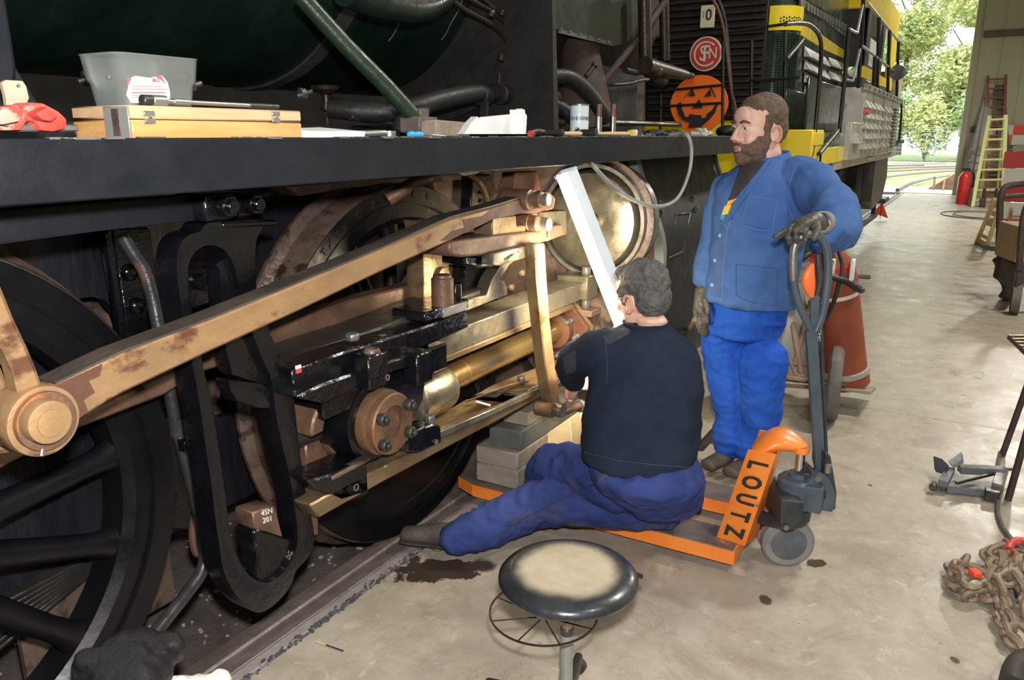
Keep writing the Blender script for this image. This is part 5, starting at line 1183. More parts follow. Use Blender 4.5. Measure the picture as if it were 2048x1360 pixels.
# pumpkin cut-out hung on the nose
pk = thing('pumpkin_sign', 'round orange pumpkin face sign hanging on the diesel engine front behind the railing', 'sign', tuple(pX(1398, 256, HX - 0.3)))
pc = pX(1398, 208, HX - 0.3); Rk = 0.288
P = [pc + V((0, -math.cos(t) * Rk * (1 + 0.012 * math.cos(6 * t)), math.sin(t) * Rk * 0.94)) for t in [2 * PI * k / 48 for k in range(48)]]
MB().prism(P, (-0.012, 0, 0)).build('face_disc', 'pumpkin_orange', pk, 0.003)
def pkp(name, q, m='print_black', dx=-0.016): MB().prism([pX(x, y, pc.x + dx) for x, y in q], (-0.003, 0, 0)).build(name, m, pk)
pkp('eye', [(1386, 178), (1376, 192), (1391, 192)])
pkp('eye', [(1420, 178), (1408, 193), (1423, 192)])
pkp('brow_line', [(1385, 176), (1368, 195), (1370, 195), (1386, 178)]); pkp('brow_line', [(1423, 174), (1433, 194), (1431, 194), (1421, 176)])
pkp('nose', [(1399, 198), (1384, 216), (1406, 216)])
pkp('mouth', [(1354, 213), (1362, 214), (1368, 226), (1370, 233), (1378, 234), (1379, 228), (1392, 230), (1402, 230), (1404, 236), (1413, 235), (1414, 228), (1424, 220), (1432, 208), (1436, 209), (1430, 226), (1418, 240), (1408, 248), (1404, 254), (1376, 256), (1380, 246), (1366, 240), (1357, 228)])
pkp('ear_mark', [(1356, 206), (1362, 204), (1366, 212), (1362, 216)])

# hoses hanging down from above
for pts, m, lb in (([(1420, -10), (1436, 20), (1447, 60), (1455, 120), (1462, 180), (1470, 215)], 'dark_red_rust', 'thin dark red hose hanging beside the round red sign'), ([(1432, -10), (1445, 20), (1453, 60), (1458, 120), (1463, 180), (1466, 215)], 'pipe_grey', 'thin grey hose hanging beside the red hose')):
    h = MB().tube([pX(x, y, 5.6 if 'red' in m else 5.75) for x, y in pts] + [pX(pts[-1][0] + 2, 262, 5.45 if 'red' in m else 5.65)], 0.011, 8, 4).build('hanging_hose', m); tag(h, lb, 'hose')
# red flag marker on a wire beside the diesel
fl = thing('warning_flag', 'small red triangular flag on a wire, low beside the diesel engine', 'flag', tuple(pz(1762, 440)))
a = pz(1762, 440); a.z = 0.02
MB().prism([a + V((0, -0.12, 0.02)), a + V((0, 0.14, 0.10)), a + V((0, 0.02, 0.33))], (0.01, 0, 0)).build('flag', 'orange_red', fl)
MB().cyl(a + V((0, 0.02, 0.34)), a + V((0.1, 0.75, 0.22)), 0.008, n=6).build('wire', 'dark_steel', fl)
MB().cyl(a + V((0, 0.02, 0.0)), a + V((0, 0.02, 0.34)), 0.006, n=6).build('stem', 'dark_steel', fl)
# ================================================================ things on the running board
ZB = 1.5725
def bpt(x, Y): p = py(x, 268, Y); return V((p.x, Y, ZB))
def zof(x, y, Y): return py(x, y, Y).z
# wooden case
X0 = py(264, 250, 1.29).x; X1 = py(604, 250, 1.29).x; wd = pX(146, 250, X0).y - 1.29
zt = zof(264, 210, 1.29)
case = thing('tool_case', 'long flat varnished wooden tool case with two metal latches on the board', 'case', ((X0 + X1) / 2, 1.29 + wd / 2, ZB))
hz = (zt - ZB); cz = ZB + hz * 0.58
MB().box(((X0 + X1) / 2, 1.29 + wd / 2, (ZB + cz) / 2), (X1 - X0, wd, cz - ZB)).build('tray', 'wood_box', case, 0.003)
MB().box(((X0 + X1) / 2, 1.29 + wd / 2, (cz + 0.0015 + zt) / 2), (X1 - X0, wd, zt - cz - 0.0015)).build('lid', 'wood_box_top', case, 0.003)
for px in (299, 552):
    p = py(px, 234, 1.287); l = MB().box(p + V((0, 0, 0.006)), (0.022, 0.004, 0.009)).build('latch', 'chrome_dull', case, 0.001)
    MB().box(p + V((0, 0, -0.007)), (0.022, 0.004, 0.009)).build('latch_plate', 'chrome_dull', case, 0.001); MB().ell(p + V((0, -0.003, 0)), 0.003, None, 8, 5).build('rivet', 'chrome', l)
MB().box((X0 - 0.002, 1.29 + wd * 0.22, (ZB + zt) / 2), (0.003, wd * 0.40, (zt - ZB) * 0.94)).build('tape_patch', 'galv_grey', case, 0.001)
MB().box((X0 - 0.003, 1.29 + wd * 0.22, (ZB + zt) / 2), (0.004, wd * 0.12, (zt - ZB) * 0.8)).build('tape_stripe', 'casting_brown', case, 0.001)
# torque wrench on the case
a = py(283, 203, 1.33); b = py(556, 212, 1.35); a.z = zt + 0.011; b.z = zt + 0.009
tw = thing('torque_wrench', 'long thin steel torque wrench lying on the wooden case', 'wrench', tuple(a))
dv = (b - a); 
MB().cyl(a, a + dv * 0.06, 0.010, n=16).build('head', 'dark_steel', tw, 0.002); MB().cyl(a + dv * 0.06, a + dv * 0.15, 0.0105, n=16).build('collar', 'chrome_dull', tw, 0.001)
MB().cyl(a + dv * 0.15, a + dv * 0.75, 0.0045, n=12).build('shaft', 'chrome_dull', tw); MB().cyl(a + dv * 0.75, b, 0.006, n=12).build('grip', 'dark_steel', tw, 0.001)
MB().cyl(a + dv * 0.2, a + dv * 0.3, 0.0065, n=12).build('sleeve', 'chrome_dull', tw)
# translucent tub behind the case
bc = bpt(297, 1.50); top = zof(290, 112, 1.45); hw = 0.098; TD_ = 0.068
tub = thing('plastic_tub', 'translucent square plastic tub with a torn red and white label behind the case', 'tub', tuple(bc))
def rsq(cx, cy, z, hx, hy, r, n=5):
    P = []
    for (sx, sy, a0) in ((1, 1, 0), (-1, 1, 90), (-1, -1, 180), (1, -1, 270)):
        for k in range(n + 1): t = math.radians(a0 + 90 * k / n); P.append(V((cx + sx * (hx - r) + r * math.cos(t), cy + sy * (hy - r) + r * math.sin(t), z)))
    return P
mb = MB(); lv = [(0.0, 0.76), (0.45, 0.86), (0.66, 0.90), (0.70, 0.95), (0.98, 1.0), (1.0, 1.02)]; rings = []
H = top - ZB
for h, s in lv: rings.append(rsq(bc.x, bc.y, ZB + 0.002 + h * H, hw * s, TD_ * s, 0.028))
for h, s in reversed(lv): rings.append(rsq(bc.x, bc.y, ZB + 0.005 + h * (H - 0.004), hw * s - 0.003, TD_ * s - 0.003, 0.026))
n_ = len(rings[0]); mb.v = [p for r in rings for p in r]
mb.f = [(k * n_ + i, k * n_ + (i + 1) % n_, (k + 1) * n_ + (i + 1) % n_, (k + 1) * n_ + i) for k in range(len(rings) - 1) for i in range(n_)] + [tuple(reversed(range(n_))), tuple(range((len(rings) - 1) * n_, len(rings) * n_))]
mb.build('tub_body', 'bucket', tub)
yl = bc.y - TD_ * 0.90 - 0.002
lab = [(253, 158), (270, 152), (300, 156), (322, 150), (334, 165), (339, 185), (338, 206), (262, 206), (252, 190), (256, 175)]
MB().prism([py(x, y, yl) for x, y in lab], (0, -0.002, 0)).build('label', 'label_white', tub)
MB().prism([py(x, y, yl - 0.003) for x, y in [(310, 153), (322, 151), (331, 168), (322, 160)]], (0, -0.001, 0)).build('label_corner', 'label_red', tub)
MB().prism([py(x, y, yl - 0.003) for x, y in [(253, 158), (263, 155), (258, 166), (254, 174)]], (0, -0.001, 0)).build('label_corner', 'label_red', tub)
for k, (y, w, h) in enumerate(((172, 60, 1.2), (178, 70, 1.2), (184, 66, 2.4), (190, 60, 1.2), (194, 60, 1.2))): MB().prism([py(x, yy, yl - 0.003) for x, yy in [(264, y), (264 + w, y), (264 + w, y + h), (264, y + h)]], (0, -0.001, 0)).build('label_line', 'label_red', tub)
text_on('label_text', '3KG', py(311, 161, yl - 0.003), V((0.010, 0, 0)), V((0, 0, 0.010)), YN, 'label_red', tub)
for px in (219, 366): MB().cyl(py(px, 150, 1.47), py(px, 158, 1.47), 0.006, n=10).build('handle_lug', 'bucket', tub)
# red chipped clamp with rusty plate
rc = thing('red_clamp', 'chipped red metal clamp with a rusty lug at the left end of the board', 'clamp', tuple(bpt(60, 1.34)))
MB().prism([py(x, y, 1.31) for x, y in ((-20, 262), (-20, 238), (10, 246), (30, 240), (44, 218), (62, 204), (88, 206), (118, 222), (136, 238), (134, 258), (110, 264), (82, 262), (72, 244), (56, 242), (44, 262))], (0, 0.05, 0)).build('jaw', 'red_paint', rc, 0.008, 2)
MB().prism([py(x, y, 1.29) for x, y in ((-20, 236), (6, 214), (34, 208), (50, 222), (40, 244), (8, 250), (-20, 250))], (0, 0.03, 0)).build('arm', 'red_paint', rc, 0.008, 2)
MB().prism([py(x, y, 1.285) for x, y in ((70, 226), (96, 212), (120, 232), (104, 244), (84, 240))], (0, 0.03, 0)).build('cam', 'red_paint', rc, 0.006, 2)
pl = [(3, 165), (12, 160), (45, 162), (52, 172), (58, 196), (50, 215), (14, 216), (10, 190)]; mb = MB(); mb.prism([py(x, y, 1.36) for x, y in pl], (0, 0.008, 0), [[py(37 + 4 * math.cos(t), 172 + 4 * math.sin(t), 1.36) for t in [2 * PI * k / 10 for k in range(10)]]]); mb.build('lug', 'rust_frame', rc, 0.0)
MB().box(py(70, 256, 1.35), (0.12, 0.05, 0.012)).build('base', 'dull_steel', rc, 0.003)
# papers
def paper(name, label, q, Y, dy, m='paper'):
    mb = MB(); P = [py(x, y, Y) for x, y in q]; mb.prism(P, (0, dy, 0)); o = mb.build(name, m, None, 0.001); return tag(o, label, 'paper')
pps = thing('paper_stack', 'small stack of white papers right of the wooden case', 'paper', tuple(bpt(664, 1.4)))
for k in range(5):
    a = bpt(607 + k, 1.30 + 0.004 * k); b = bpt(722 - 2 * k, 1.30 + 0.004 * k); z = ZB + 0.003 * k + 0.001
    MB().prism([V((a.x, 1.29, z)), V((b.x, 1.29, z)), V((b.x - 0.004 * k, 1.42, z + 0.01)), V((a.x + 0.014, 1.42, z + 0.006))], (0, 0, 0.003)).build('sheet', 'paper', pps)
pf = thing('folded_paper', 'crumpled folded white paper standing on the board', 'paper', tuple(bpt(990, 1.38)))
MB().prism([py(x, y, 1.32) for x, y in ((928, 268), (942, 246), (955, 233), (968, 246), (975, 268))], (0.01, 0.03, 0)).build('fold', 'paper', pf)
MB().prism([py(x, y, 1.34) for x, y in ((965, 268), (970, 234), (1000, 231), (1032, 228), (1043, 217), (1050, 220), (1050, 268))], (0.0, 0.02, 0)).build('fold', 'paper', pf)
MB().prism([py(x, y, 1.30) for x, y in ((1046, 219), (1054, 232), (1052, 268), (1047, 268))], (0.0, 0.05, 0)).build('fold', 'paper', pf)
# steel spanner end, pumice block, blue handled tool
sp = thing('steel_spanner', 'bright ring spanner end right of the paper stack', 'spanner', tuple(bpt(755, 1.4)))
MB().tube([bpt(722, 1.36) + V((0, 0, 0.010)), bpt(755, 1.37) + V((0, 0, 0.012)), bpt(770, 1.37) + V((0, 0, 0.012))], 0.009, 10).build('shank', 'chrome_dull', sp)
pc2 = bpt(779, 1.38) + V((0, 0, 0.004)); MB().ring([(0.009, 0), (0.017, 0), (0.017, 0.014), (0.009, 0.014)], pc2, V((0, 0, 1)), 20).build('ring_end', 'chrome_dull', sp)
bk = thing('abrasive_block', 'rough tan stone block behind the blue handle', 'block', tuple(bpt(892, 1.45)))
MB().box(bpt(892, 1.48) + V((0, 0, 0.026)), (0.19, 0.06, 0.048), Matrix.Rotation(0.03, 3, 'Y')).build('block', 'brick_tan', bk, 0.004)
bh = thing('screwdriver', 'blue handled screwdriver in front of the stone block', 'screwdriver', tuple(bpt(850, 1.33)))
a = bpt(817, 1.32) + V((0, 0, 0.009)); b = bpt(862, 1.32) + V((0, 0, 0.008)); MB().lathe([(0.0, 0), (0.007, 0.002), (0.010, 0.012), (0.007, 0.022), (0.009, 0.035), (0.009, 0.055), (0.006, 0.062)], a, (b - a), 14).build('grip', 'blue_handle', bh)
MB().cyl(b, bpt(890, 1.33) + V((0, 0, 0.004)), 0.003, n=8).build('shaft', 'chrome_dull', bh)
# hammers
def hammer(name, label, xh, x0, x1, Y, hs=1.0):
    t = thing(name, label, 'hammer', tuple(bpt(xh, Y)))
    a = bpt(x0, Y) + V((0, 0, 0.013)); b = bpt(x1, Y) + V((0, 0, 0.012)); d = (b - a)
    MB().limb([a, a + d * 0.3, a + d * 0.8, b], [0.008, 0.009, 0.012, 0.011], 0.8).build('handle', 'wood_handle', t)
    h = bpt(xh, Y); mb = MB(); mb.cyl(h + V((0, -0.045, 0.016)), h + V((0, -0.02, 0.016)), 0.015 * hs, n=16); mb.cyl(h + V((0, -0.02, 0.016)), h + V((0, 0.02, 0.016)), 0.012 * hs, n=12); mb.ell(h + V((0, 0.035, 0.016)), 0.015 * hs); mb.build('head', 'dark_steel', t, 0.001)
    return t
hammer('hammer', 'hammer with pale wooden handle, its dark head in front of the tin can', 1172, 1176, 1256, 1.335, 1.1)
hammer('hammer', 'hammer whose bright head lies left of the other hammer', 1104, 1108, 1160, 1.33, 0.8)
bt = thing('metal_fitting', 'dark oily metal fitting between folded paper and hammers', 'fitting', tuple(bpt(1080, 1.36)))
MB().tube([bpt(1062, 1.36) + V((0, 0, 0.014)), bpt(1075, 1.36) + V((0, 0, 0.018)), bpt(1092, 1.36) + V((0, 0, 0.013))], [0.011, 0.015, 0.010], 12).build('body', 'dark_steel', bt)
MB().hexa(bpt(1060, 1.36) + V((0, 0, 0.012)), bpt(1066, 1.36) + V((0, 0, 0.012)), 0.012).build('nut', 'red_paint', bt)
ty = thing('tape_roll', 'small yellow and white packet at the end of the hammer handle', 'packet', tuple(bpt(1264, 1.36)))
MB().box(bpt(1262, 1.35) + V((0, 0, 0.014)), (0.02, 0.03, 0.026), Matrix.Rotation(0.3, 3, 'Y')).build('wrap', 'print_yellow', ty, 0.003); MB().box(bpt(1268, 1.36) + V((0, 0, 0.016)), (0.018, 0.03, 0.028), Matrix.Rotation(0.2, 3, 'Y')).build('end', 'label_white', ty, 0.003)
# tin can
cc = bpt(1158, 1.45); rcan = 18.5 * (bpt(1158, 1.45) - O).dot(FW) / F_PX; zc1 = zof(1158, 208, 1.44)
can = thing('tin_can', 'small open tin can with pale blue printed label on the board', 'can', tuple(cc))
MB().lathe([(rcan, 0.002), (rcan, zc1 - ZB - 0.006)], cc, V((0, 0, 1)), 36).build('label_wrap', 'can_label', can)
MB().ring([(rcan - 0.003, -0.006), (rcan + 0.002, -0.006), (rcan + 0.003, 0), (rcan - 0.003, 0)], (cc.x, cc.y, zc1), V((0, 0, 1)), 36).build('rim', 'chrome_dull', can)
MB().ring([(rcan - 0.002, 0.0), (rcan + 0.002, 0.0), (rcan + 0.002, 0.005), (rcan - 0.002, 0.005)], cc, V((0, 0, 1)), 36).build('base_rim', 'chrome_dull', can)
def on_can(s, x, y, sz, m='print_black', step=0.30):
    base = math.atan2(-cc.y, -cc.x) ; n = len(s)
    for i, ch in enumerate(s):
        if ch == ' ': continue
        t = base + (x + (i - (n - 1) / 2)) * step; d = V((math.cos(t), math.sin(t), 0)); tt = V((-math.sin(t), math.cos(t), 0))
        text_on('print', ch, V((cc.x, cc.y, 0)) + d * (rcan + 0.0004) + V((0, 0, y)), tt * sz, V((0, 0, sz * 1.2)), d, m, can, depth=0.0008)
on_can('SSCHEIBENZA', 0, ZB + (zc1 - ZB) * 0.56, 0.017, step=0.22)
on_can('OK', -0.6, ZB + (zc1 - ZB) * 0.26, 0.014, step=0.26)
# two steel pins
for i, (px, lb) in enumerate(((1197, 'turned steel pin standing on the board, nearer the tin can'), (1225, 'turned steel pin standing on the board, farther from the tin can'))):
    c = bpt(px, 1.40); t = thing('steel_pin', lb, 'pin', tuple(c), 'turned steel pins'); z1 = zof(px, 208, 1.40) - ZB
    MB().cyl(c, c + V((0, 0, z1 * 0.62)), 0.0135, n=24).build('shank', 'chrome', t, 0.001); MB().cyl(c + V((0, 0, z1 * 0.62)), c + V((0, 0, z1)), 0.0115, n=20).build('rusty_end', 'rusty_brown', t, 0.001)
# rag, wadding and plastic bag
mb = MB(); 
for i in range(7): mb.ell(bpt(1300 + i * 10, 1.42) + V((0, 0, 0.012 + 0.006 * math.sin(i * 1.7))), (0.045, 0.05, 0.018), Matrix.Rotation(i * 0.9, 3, 'Z'))
o = remesh(mb, 'oily_rag', 'sooty_black', None, 0.006, 3, lambda p, n: 0.006 * noise.noise(p * 40)); tag(o, 'dark oily rag heaped on the board right of the steel pins', 'rag')
mb = MB()
for i in range(4): mb.ell(bpt(1388 + i * 9, 1.34) + V((0, 0, 0.010 + 0.005 * (i % 2))), (0.035, 0.03, 0.016), Matrix.Rotation(i, 3, 'Y'))
o = remesh(mb, 'plastic_bag', 'plastic_clear', None, 0.005, 2, lambda p, n: 0.008 * noise.noise(p * 50)); tag(o, 'crumpled clear plastic bag near the end of the board', 'bag')
mb = MB(); rnd = random.Random(9)
for i in range(26): mb.box(bpt(rnd.uniform(1278, 1312), rnd.uniform(1.30, 1.36)) + V((0, 0, rnd.uniform(0.003, 0.014))), (rnd.uniform(0.008, 0.02), 0.002, 0.004), Matrix.Rotation(rnd.random() * 3, 3, 'Y') @ Matrix.Rotation(rnd.random() * 3, 3, 'Z'))
tag(mb.build('metal_swarf', 'chrome_dull'), 'small heap of bright metal swarf in front of the oily rag', 'swarf', kind='stuff')
hp0 = [bpt(1452, 1.4), bpt(1440, 1.4)]
mb = MB(); mb.ell(bpt(1455, 1.5) + V((0, 0, 0.03)), (0.10, 0.08, 0.045)); o = remesh(mb, 'dark_cap', 'sooty_black', None, 0.008, 2); tag(o, 'rounded dark cap lying on the far end of the board', 'cap')
# grey lamp cable looping over the board
cab_ = MB().tube([py(1178, 325, 1.30), py(1188, 333, 1.22), py(1205, 352, 1.21), py(1240, 385, 1.20), py(1290, 409, 1.20), py(1330, 411, 1.20), py(1358, 392, 1.20), py(1378, 345, 1.20), py(1383, 300, 1.21), py(1376, 272, 1.22), V((py(1362, 262, 1.27).x, 1.27, ZB + 0.012)), V((py(1340, 262, 1.33).x, 1.33, ZB + 0.008))], 0.0085, 10, 6).build('lamp_cable', 'cable_grey')
tag(cab_, 'grey cable looping down from the running board behind the lamp', 'cable')

# ================================================================ hand lamp
lt = hp(1122, 345, 2.93); lb_ = hp(1243, 655, 2.80)
lamp = thing('work_lamp', 'long glowing fluorescent work lamp leaning below the running board', 'lamp', tuple(lb_))
ld = (lb_ - lt).normalized(); wv = RT - ld * RT.dot(ld); wv.normalize(); nv = ld.cross(wv).normalized()
if nv.dot(FW) < 0: nv = -nv
# the glowing side faces the engine: to the left, with a rounded diffuser
gd = (-wv * 0.93 - nv * 0.37).normalized(); sd = gd.cross(ld).normalized()
Lc = (lt + lb_) / 2; LL = (lb_ - lt).length
R3 = Matrix((gd, sd, ld)).transposed()
MB().box(Lc - gd * 0.020 + wv * 0.008, (0.045, 0.066, LL), R3).build('housing', 'lamp_white', lamp, 0.006, 2)
mb = MB(); Pq = []
for k in range(13):
    t = math.radians(-90 + 180 * k / 12); Pq.append(Lc + wv * 0.008 + gd * (0.003 + 0.026 * math.cos(t)) + sd * (0.031 * math.sin(t)) - ld * (LL * 0.485))
mb.prism(Pq, ld * (LL * 0.97)); mb.build('diffuser', 'lamp_tube', lamp)
for s in (-1, 1): MB().box(Lc - gd * 0.008 + wv * 0.008 + ld * s * (LL / 2 - 0.006), (0.070, 0.072, 0.016), R3).build('end_cap', 'lamp_white', lamp, 0.004)
for q in (0.30, 0.58): MB().box(Lc - gd * 0.044 + wv * 0.008 + ld * (q - 0.5) * LL, (0.012, 0.02, 0.03), R3).build('clip', 'chrome_dull', lamp, 0.002)
ad = (-wv * 0.45 + nv * 0.89).normalized()
ll = light('work_lamp_light', 'AREA', Lc + ld * LL * 0.16 - wv * 0.02 + ad * 0.045, 26, (1.0, 0.84, 0.56), shape='RECTANGLE', size=0.06, size_y=LL * 0.55)
sa = ad.cross(ld).normalized(); ll.rotation_euler = Matrix((sa, (-ad).cross(sa), -ad)).transposed().to_euler()

# ================================================================ pallet truck
pt = thing('pallet_truck', 'orange hand pallet truck with grey drawbar, lettered on its upright', 'pallet truck', (2.92, 0.5, 0))
ZF = 0.10
def fork(x0, x1, lb):
    y0, y1 = 0.60, 1.84
    mb = MB()
    P = [V((x0, y0, 0)), V((x0, y1 - 0.10, 0)), V((x0 + 0.04, y1, 0)), V((x1 - 0.04, y1, 0)), V((x1, y1 - 0.10, 0)), V((x1, y0, 0))]
    mb.prism([p + V((0, 0, ZF - 0.006)) for p in P], (0, 0, 0.006)); f = mb.build('fork', 'orange_worn', pt, 0.002)
    for x in (x0 + 0.002, x1 - 0.002): MB().box((x, (y0 + y1 - 0.1) / 2, ZF - 0.032), (0.006, y1 - 0.1 - y0, 0.055)).build('fork_side', 'orange_paint', f, 0.001)
    MB().bar((x0, y1 - 0.10, ZF - 0.03), (x0 + 0.04, y1, ZF - 0.03), 0.006, 0.05).build('fork_nose', 'orange_paint', f)
    MB().bar((x0 + 0.04, y1, ZF - 0.03), (x1 - 0.04, y1, ZF - 0.03), 0.006, 0.05).build('fork_nose', 'orange_paint', f)
    MB().box(((x0 + x1) / 2, y0 - 0.003, ZF - 0.032), (x1 - x0, 0.006, 0.06)).build('fork_end', 'orange_paint', f)
    for y in (y1 - 0.22, y1 - 0.13): MB().cyl(((x0 + x1) / 2 - 0.05, y, 0.036), ((x0 + x1) / 2 + 0.05, y, 0.036), 0.035, n=18).build('fork_roller', 'rubber', f)
    return f
fork(2.655, 2.82, 'near'); fork(3.04, 3.20, 'far')
# upright: two sloping legs meeting in a domed head
def upr(q0, q1, w, name):
    pass
A0 = py(1520, 1085, 0.60)
topL = hp(1520, 895, 2.60); 
# near leg: slanted flat panel facing the camera
Xn = 2.655
def nx_(x, y, X=Xn): return pX(x, y, X)
leg_q = [(1432, 1070), (1488, 1092), (1556, 905), (1552, 902), (1525, 892), (1494, 900)]
XA, XB = 2.60, 2.66
a1 = V((2.655, 0.70, ZF)); a2 = V((2.655, 0.60, ZF)); 
LQ = [pz(1432, 1075, ZF), pz(1490, 1093, ZF)]
TQ0 = hp(1495, 900, 2.63); TQ1 = hp(1552, 910, 2.56)
mb = MB(); q = [LQ[0], LQ[1], TQ1, TQ0]
nrm = (q[1] - q[0]).cross(q[3] - q[0]).normalized(); nrm = nrm if nrm.dot(FW) > 0 else -nrm
mb.prism(q, nrm * 0.012); leg = mb.build('upright_leg', 'orange_paint', pt, 0.004, 2, label='orange upright with stencilled letters')
mb = MB(); mb.prism([LQ[1], LQ[1] + V((0.10, -0.02, 0)), TQ1 + V((0.08, 0, 0)), TQ1], nrm * 0.01); mb.build('upright_flange', 'orange_paint', pt, 0.003)
FL = V((0.40, 0.02, 0))
mb = MB(); mb.prism([LQ[0] + FL, LQ[1] + FL, TQ1 + FL * 0.55, TQ0 + FL * 0.55], nrm * 0.012); mb.build('upright_leg', 'orange_paint', pt, 0.004, 2)
# stencilled letters LOUTZ running down the leg
up_dir = ((TQ0 + TQ1) / 2 - (LQ[0] + LQ[1]) / 2).normalized(); ac = (q[1] - q[0]).normalized()
Tc = (TQ0 + TQ1) / 2; Bc = (LQ[0] + LQ[1]) / 2
for i, ch in enumerate('LOUTZ'):
    f = 0.13 + i * 0.185; p = Tc.lerp(Bc, f); text_on('stencil_letter', ch, p - nrm * 0.006, -up_dir * 0.068, ac * 0.096, -nrm, 'stencil_black', leg, 0.035, 0.001)
# domed head reaching over the pump
hd = [hp(1500, 892, 2.68), hp(1530, 878, 2.68), hp(1560, 872, 2.66), hp(1592, 880, 2.64), hp(1614, 893, 2.62)]
mb = MB(); wd_ = V((0.5, 0.05, 0)).normalized()
mb.loft([(hd[0] + V((0.05, 0, -0.04)), wd_ * 0.085, V((0, 0, 0.035))), (hd[1] + V((0.04, 0, -0.03)), wd_ * 0.095, V((0, 0, 0.045))), (hd[2] + V((0.04, 0, -0.025)), wd_ * 0.085, V((0, 0, 0.040))), (hd[3] + V((0.03, 0, -0.022)), wd_ * 0.06, V((0, 0, 0.026))), (hd[4] + V((0.02, 0, -0.012)), wd_ * 0.025, V((0, 0, 0.010)))], 20, 4, 0.5)
mb.build('domed_head', 'orange_paint', pt)
# pump, ram
pb = hp(1592, 1000, 2.62)
PXY = V((pb.x, pb.y, 0))
def pz_at(y): return hp(1592, y, 2.62).z
zr1, zr0 = pz_at(900), pz_at(952)
MB().cyl(V((PXY.x, PXY.y, zr0 - 0.02)), V((PXY.x, PXY.y, zr1)), 0.016, n=20).build('ram', 'chrome', pt)
MB().cyl(V((PXY.x, PXY.y, zr1 - 0.01)), V((PXY.x, PXY.y, zr1 + 0.012)), 0.028, n=20).build('ram_collar', 'orange_paint', pt, 0.002)
zb1, zb0 = pz_at(952), pz_at(1008)
pm = MB().lathe([(0.062, zb0), (0.07, zb0 + 0.01), (0.07, zb1 - 0.012), (0.06, zb1 - 0.002), (0.035, zb1), (0.033, zb1 + 0.015), (0.0, zb1 + 0.015)], PXY, V((0, 0, 1)), 32).build('pump_body', 'truck_grey', pt)
MB().box(V((PXY.x, PXY.y - 0.045, (zb0 + zb1) / 2)), (0.12, 0.10, (zb1 - zb0) * 0.9)).build('pump_block', 'truck_grey', pt, 0.008, 2)
MB().box(V((PXY.x + 0.01, PXY.y - 0.02, zb1 + 0.012)), (0.07, 0.05, 0.028)).build('pump_valve', 'truck_dark', pt, 0.004)
# handle yoke (A shaped casting) between pump and drawbar
yk = [(1600, 975), (1620, 962), (1638, 946), (1650, 948), (1662, 962), (1670, 985), (1672, 1010), (1664, 1025), (1620, 1018), (1596, 1012), (1596, 1000), (1640, 1002), (1652, 1000), (1652, 985), (1642, 965), (1622, 985), (1602, 1000)]
mb = MB(); mb.prism([hp(x, y, 2.56) for x, y in yk], G * 0.035); mb.build('yoke', 'truck_grey', pt, 0.004, 2)
mb = MB(); mb.prism([hp(x, y, 2.67) for x, y in yk], G * 0.03); mb.build('yoke', 'truck_grey', pt, 0.004, 2)
mb = MB(); mb.prism([hp(x, y, 2.57) for x, y in [(1652, 905), (1662, 912), (1670, 960), (1674, 985), (1672, 1020), (1655, 1025), (1660, 985), (1650, 945)]], G * 0.13); mb.build('yoke_back', 'truck_dark', pt, 0.005)
p = hp(1636, 958, 2.555); MB().cyl(p, p + G * 0.16, 0.012, n=16).build('yoke_pin', 'dull_steel', pt)
p = hp(1655, 945, 2.56); MB().hexa(p, p + V((0, 0, 0.03)), 0.012).build('adjust_bolt', 'dull_steel', pt)
# steering fork and twin wheels
mb = MB(); mb.lathe([(0.04, pz_at(1045)), (0.055, pz_at(1035)), (0.058, pz_at(1012)), (0.045, pz_at(1008))], PXY, V((0, 0, 1)), 24); mb.build('turntable', 'truck_dark', pt)
mb = MB(); mb.ring([(0.052, 0), (0.056, 0), (0.056, 0.008), (0.052, 0.008)], V((PXY.x, PXY.y, pz_at(1022))), V((0, 0, 1)), 30); mb.build('turntable_ring', 'dull_steel', pt)
wc = V((PXY.x - 0.0, PXY.y + 0.0, 0.10)); wax = V((0.86, 0.50, 0)).normalized()
wax = V((0.80, 0.42, 0)).normalized()
mb = MB(); mb.prism([hp(x, y, 2.50) for x, y in [(1562, 1000), (1610, 1006), (1604, 1040), (1586, 1062), (1562, 1060), (1560, 1030)]], G * 0.18); mb.build('wheel_carrier', 'truck_dark', pt, 0.008, 2)
p = hp(1572, 1055, 2.495); MB().cyl(p, p - V((0.004, 0.002, 0)), 0.010, n=16).build('carrier_bolt', 'dull_steel', pt)
wc = pz(1578, 1088, 0.098)
for s, nm in ((0.0, 0), (0.10, 1)):
    c_ = wc + wax * s
    w = MB().lathe([(0.088, 0.0), (0.097, 0.008), (0.097, 0.042), (0.088, 0.05)], c_ , wax, 40).build('steer_wheel', 'wheel_grey', pt)
    MB().lathe([(0.0, -0.004), (0.062, -0.003), (0.070, 0.002), (0.070, 0.006)], c_ , wax, 36).build('wheel_disc', 'wheel_hub_grey', w)
MB().cyl(wc, wc + wax * 0.15, 0.02, n=14).build('wheel_axle', 'truck_dark', pt)
# push rods from the pump to both legs
for dx in (0.0, 0.32):
    a = hp(1560, 1045, 2.55) + V((dx * 0.4, 0, 0)); b = hp(1508, 1030, 2.70) + V((dx, 0, 0))
    MB().limb([a, a.lerp(b, 0.5), b], [0.016, 0.019, 0.024], 1.3).build('push_arm', 'truck_dark', pt)
mb = MB(); mb.tube([V((2.78, 0.60, 0.10)), V((2.90, 0.56, 0.12)), V((3.05, 0.60, 0.10))], 0.022, 10); mb.build('cross_tube', 'truck_dark', pt)
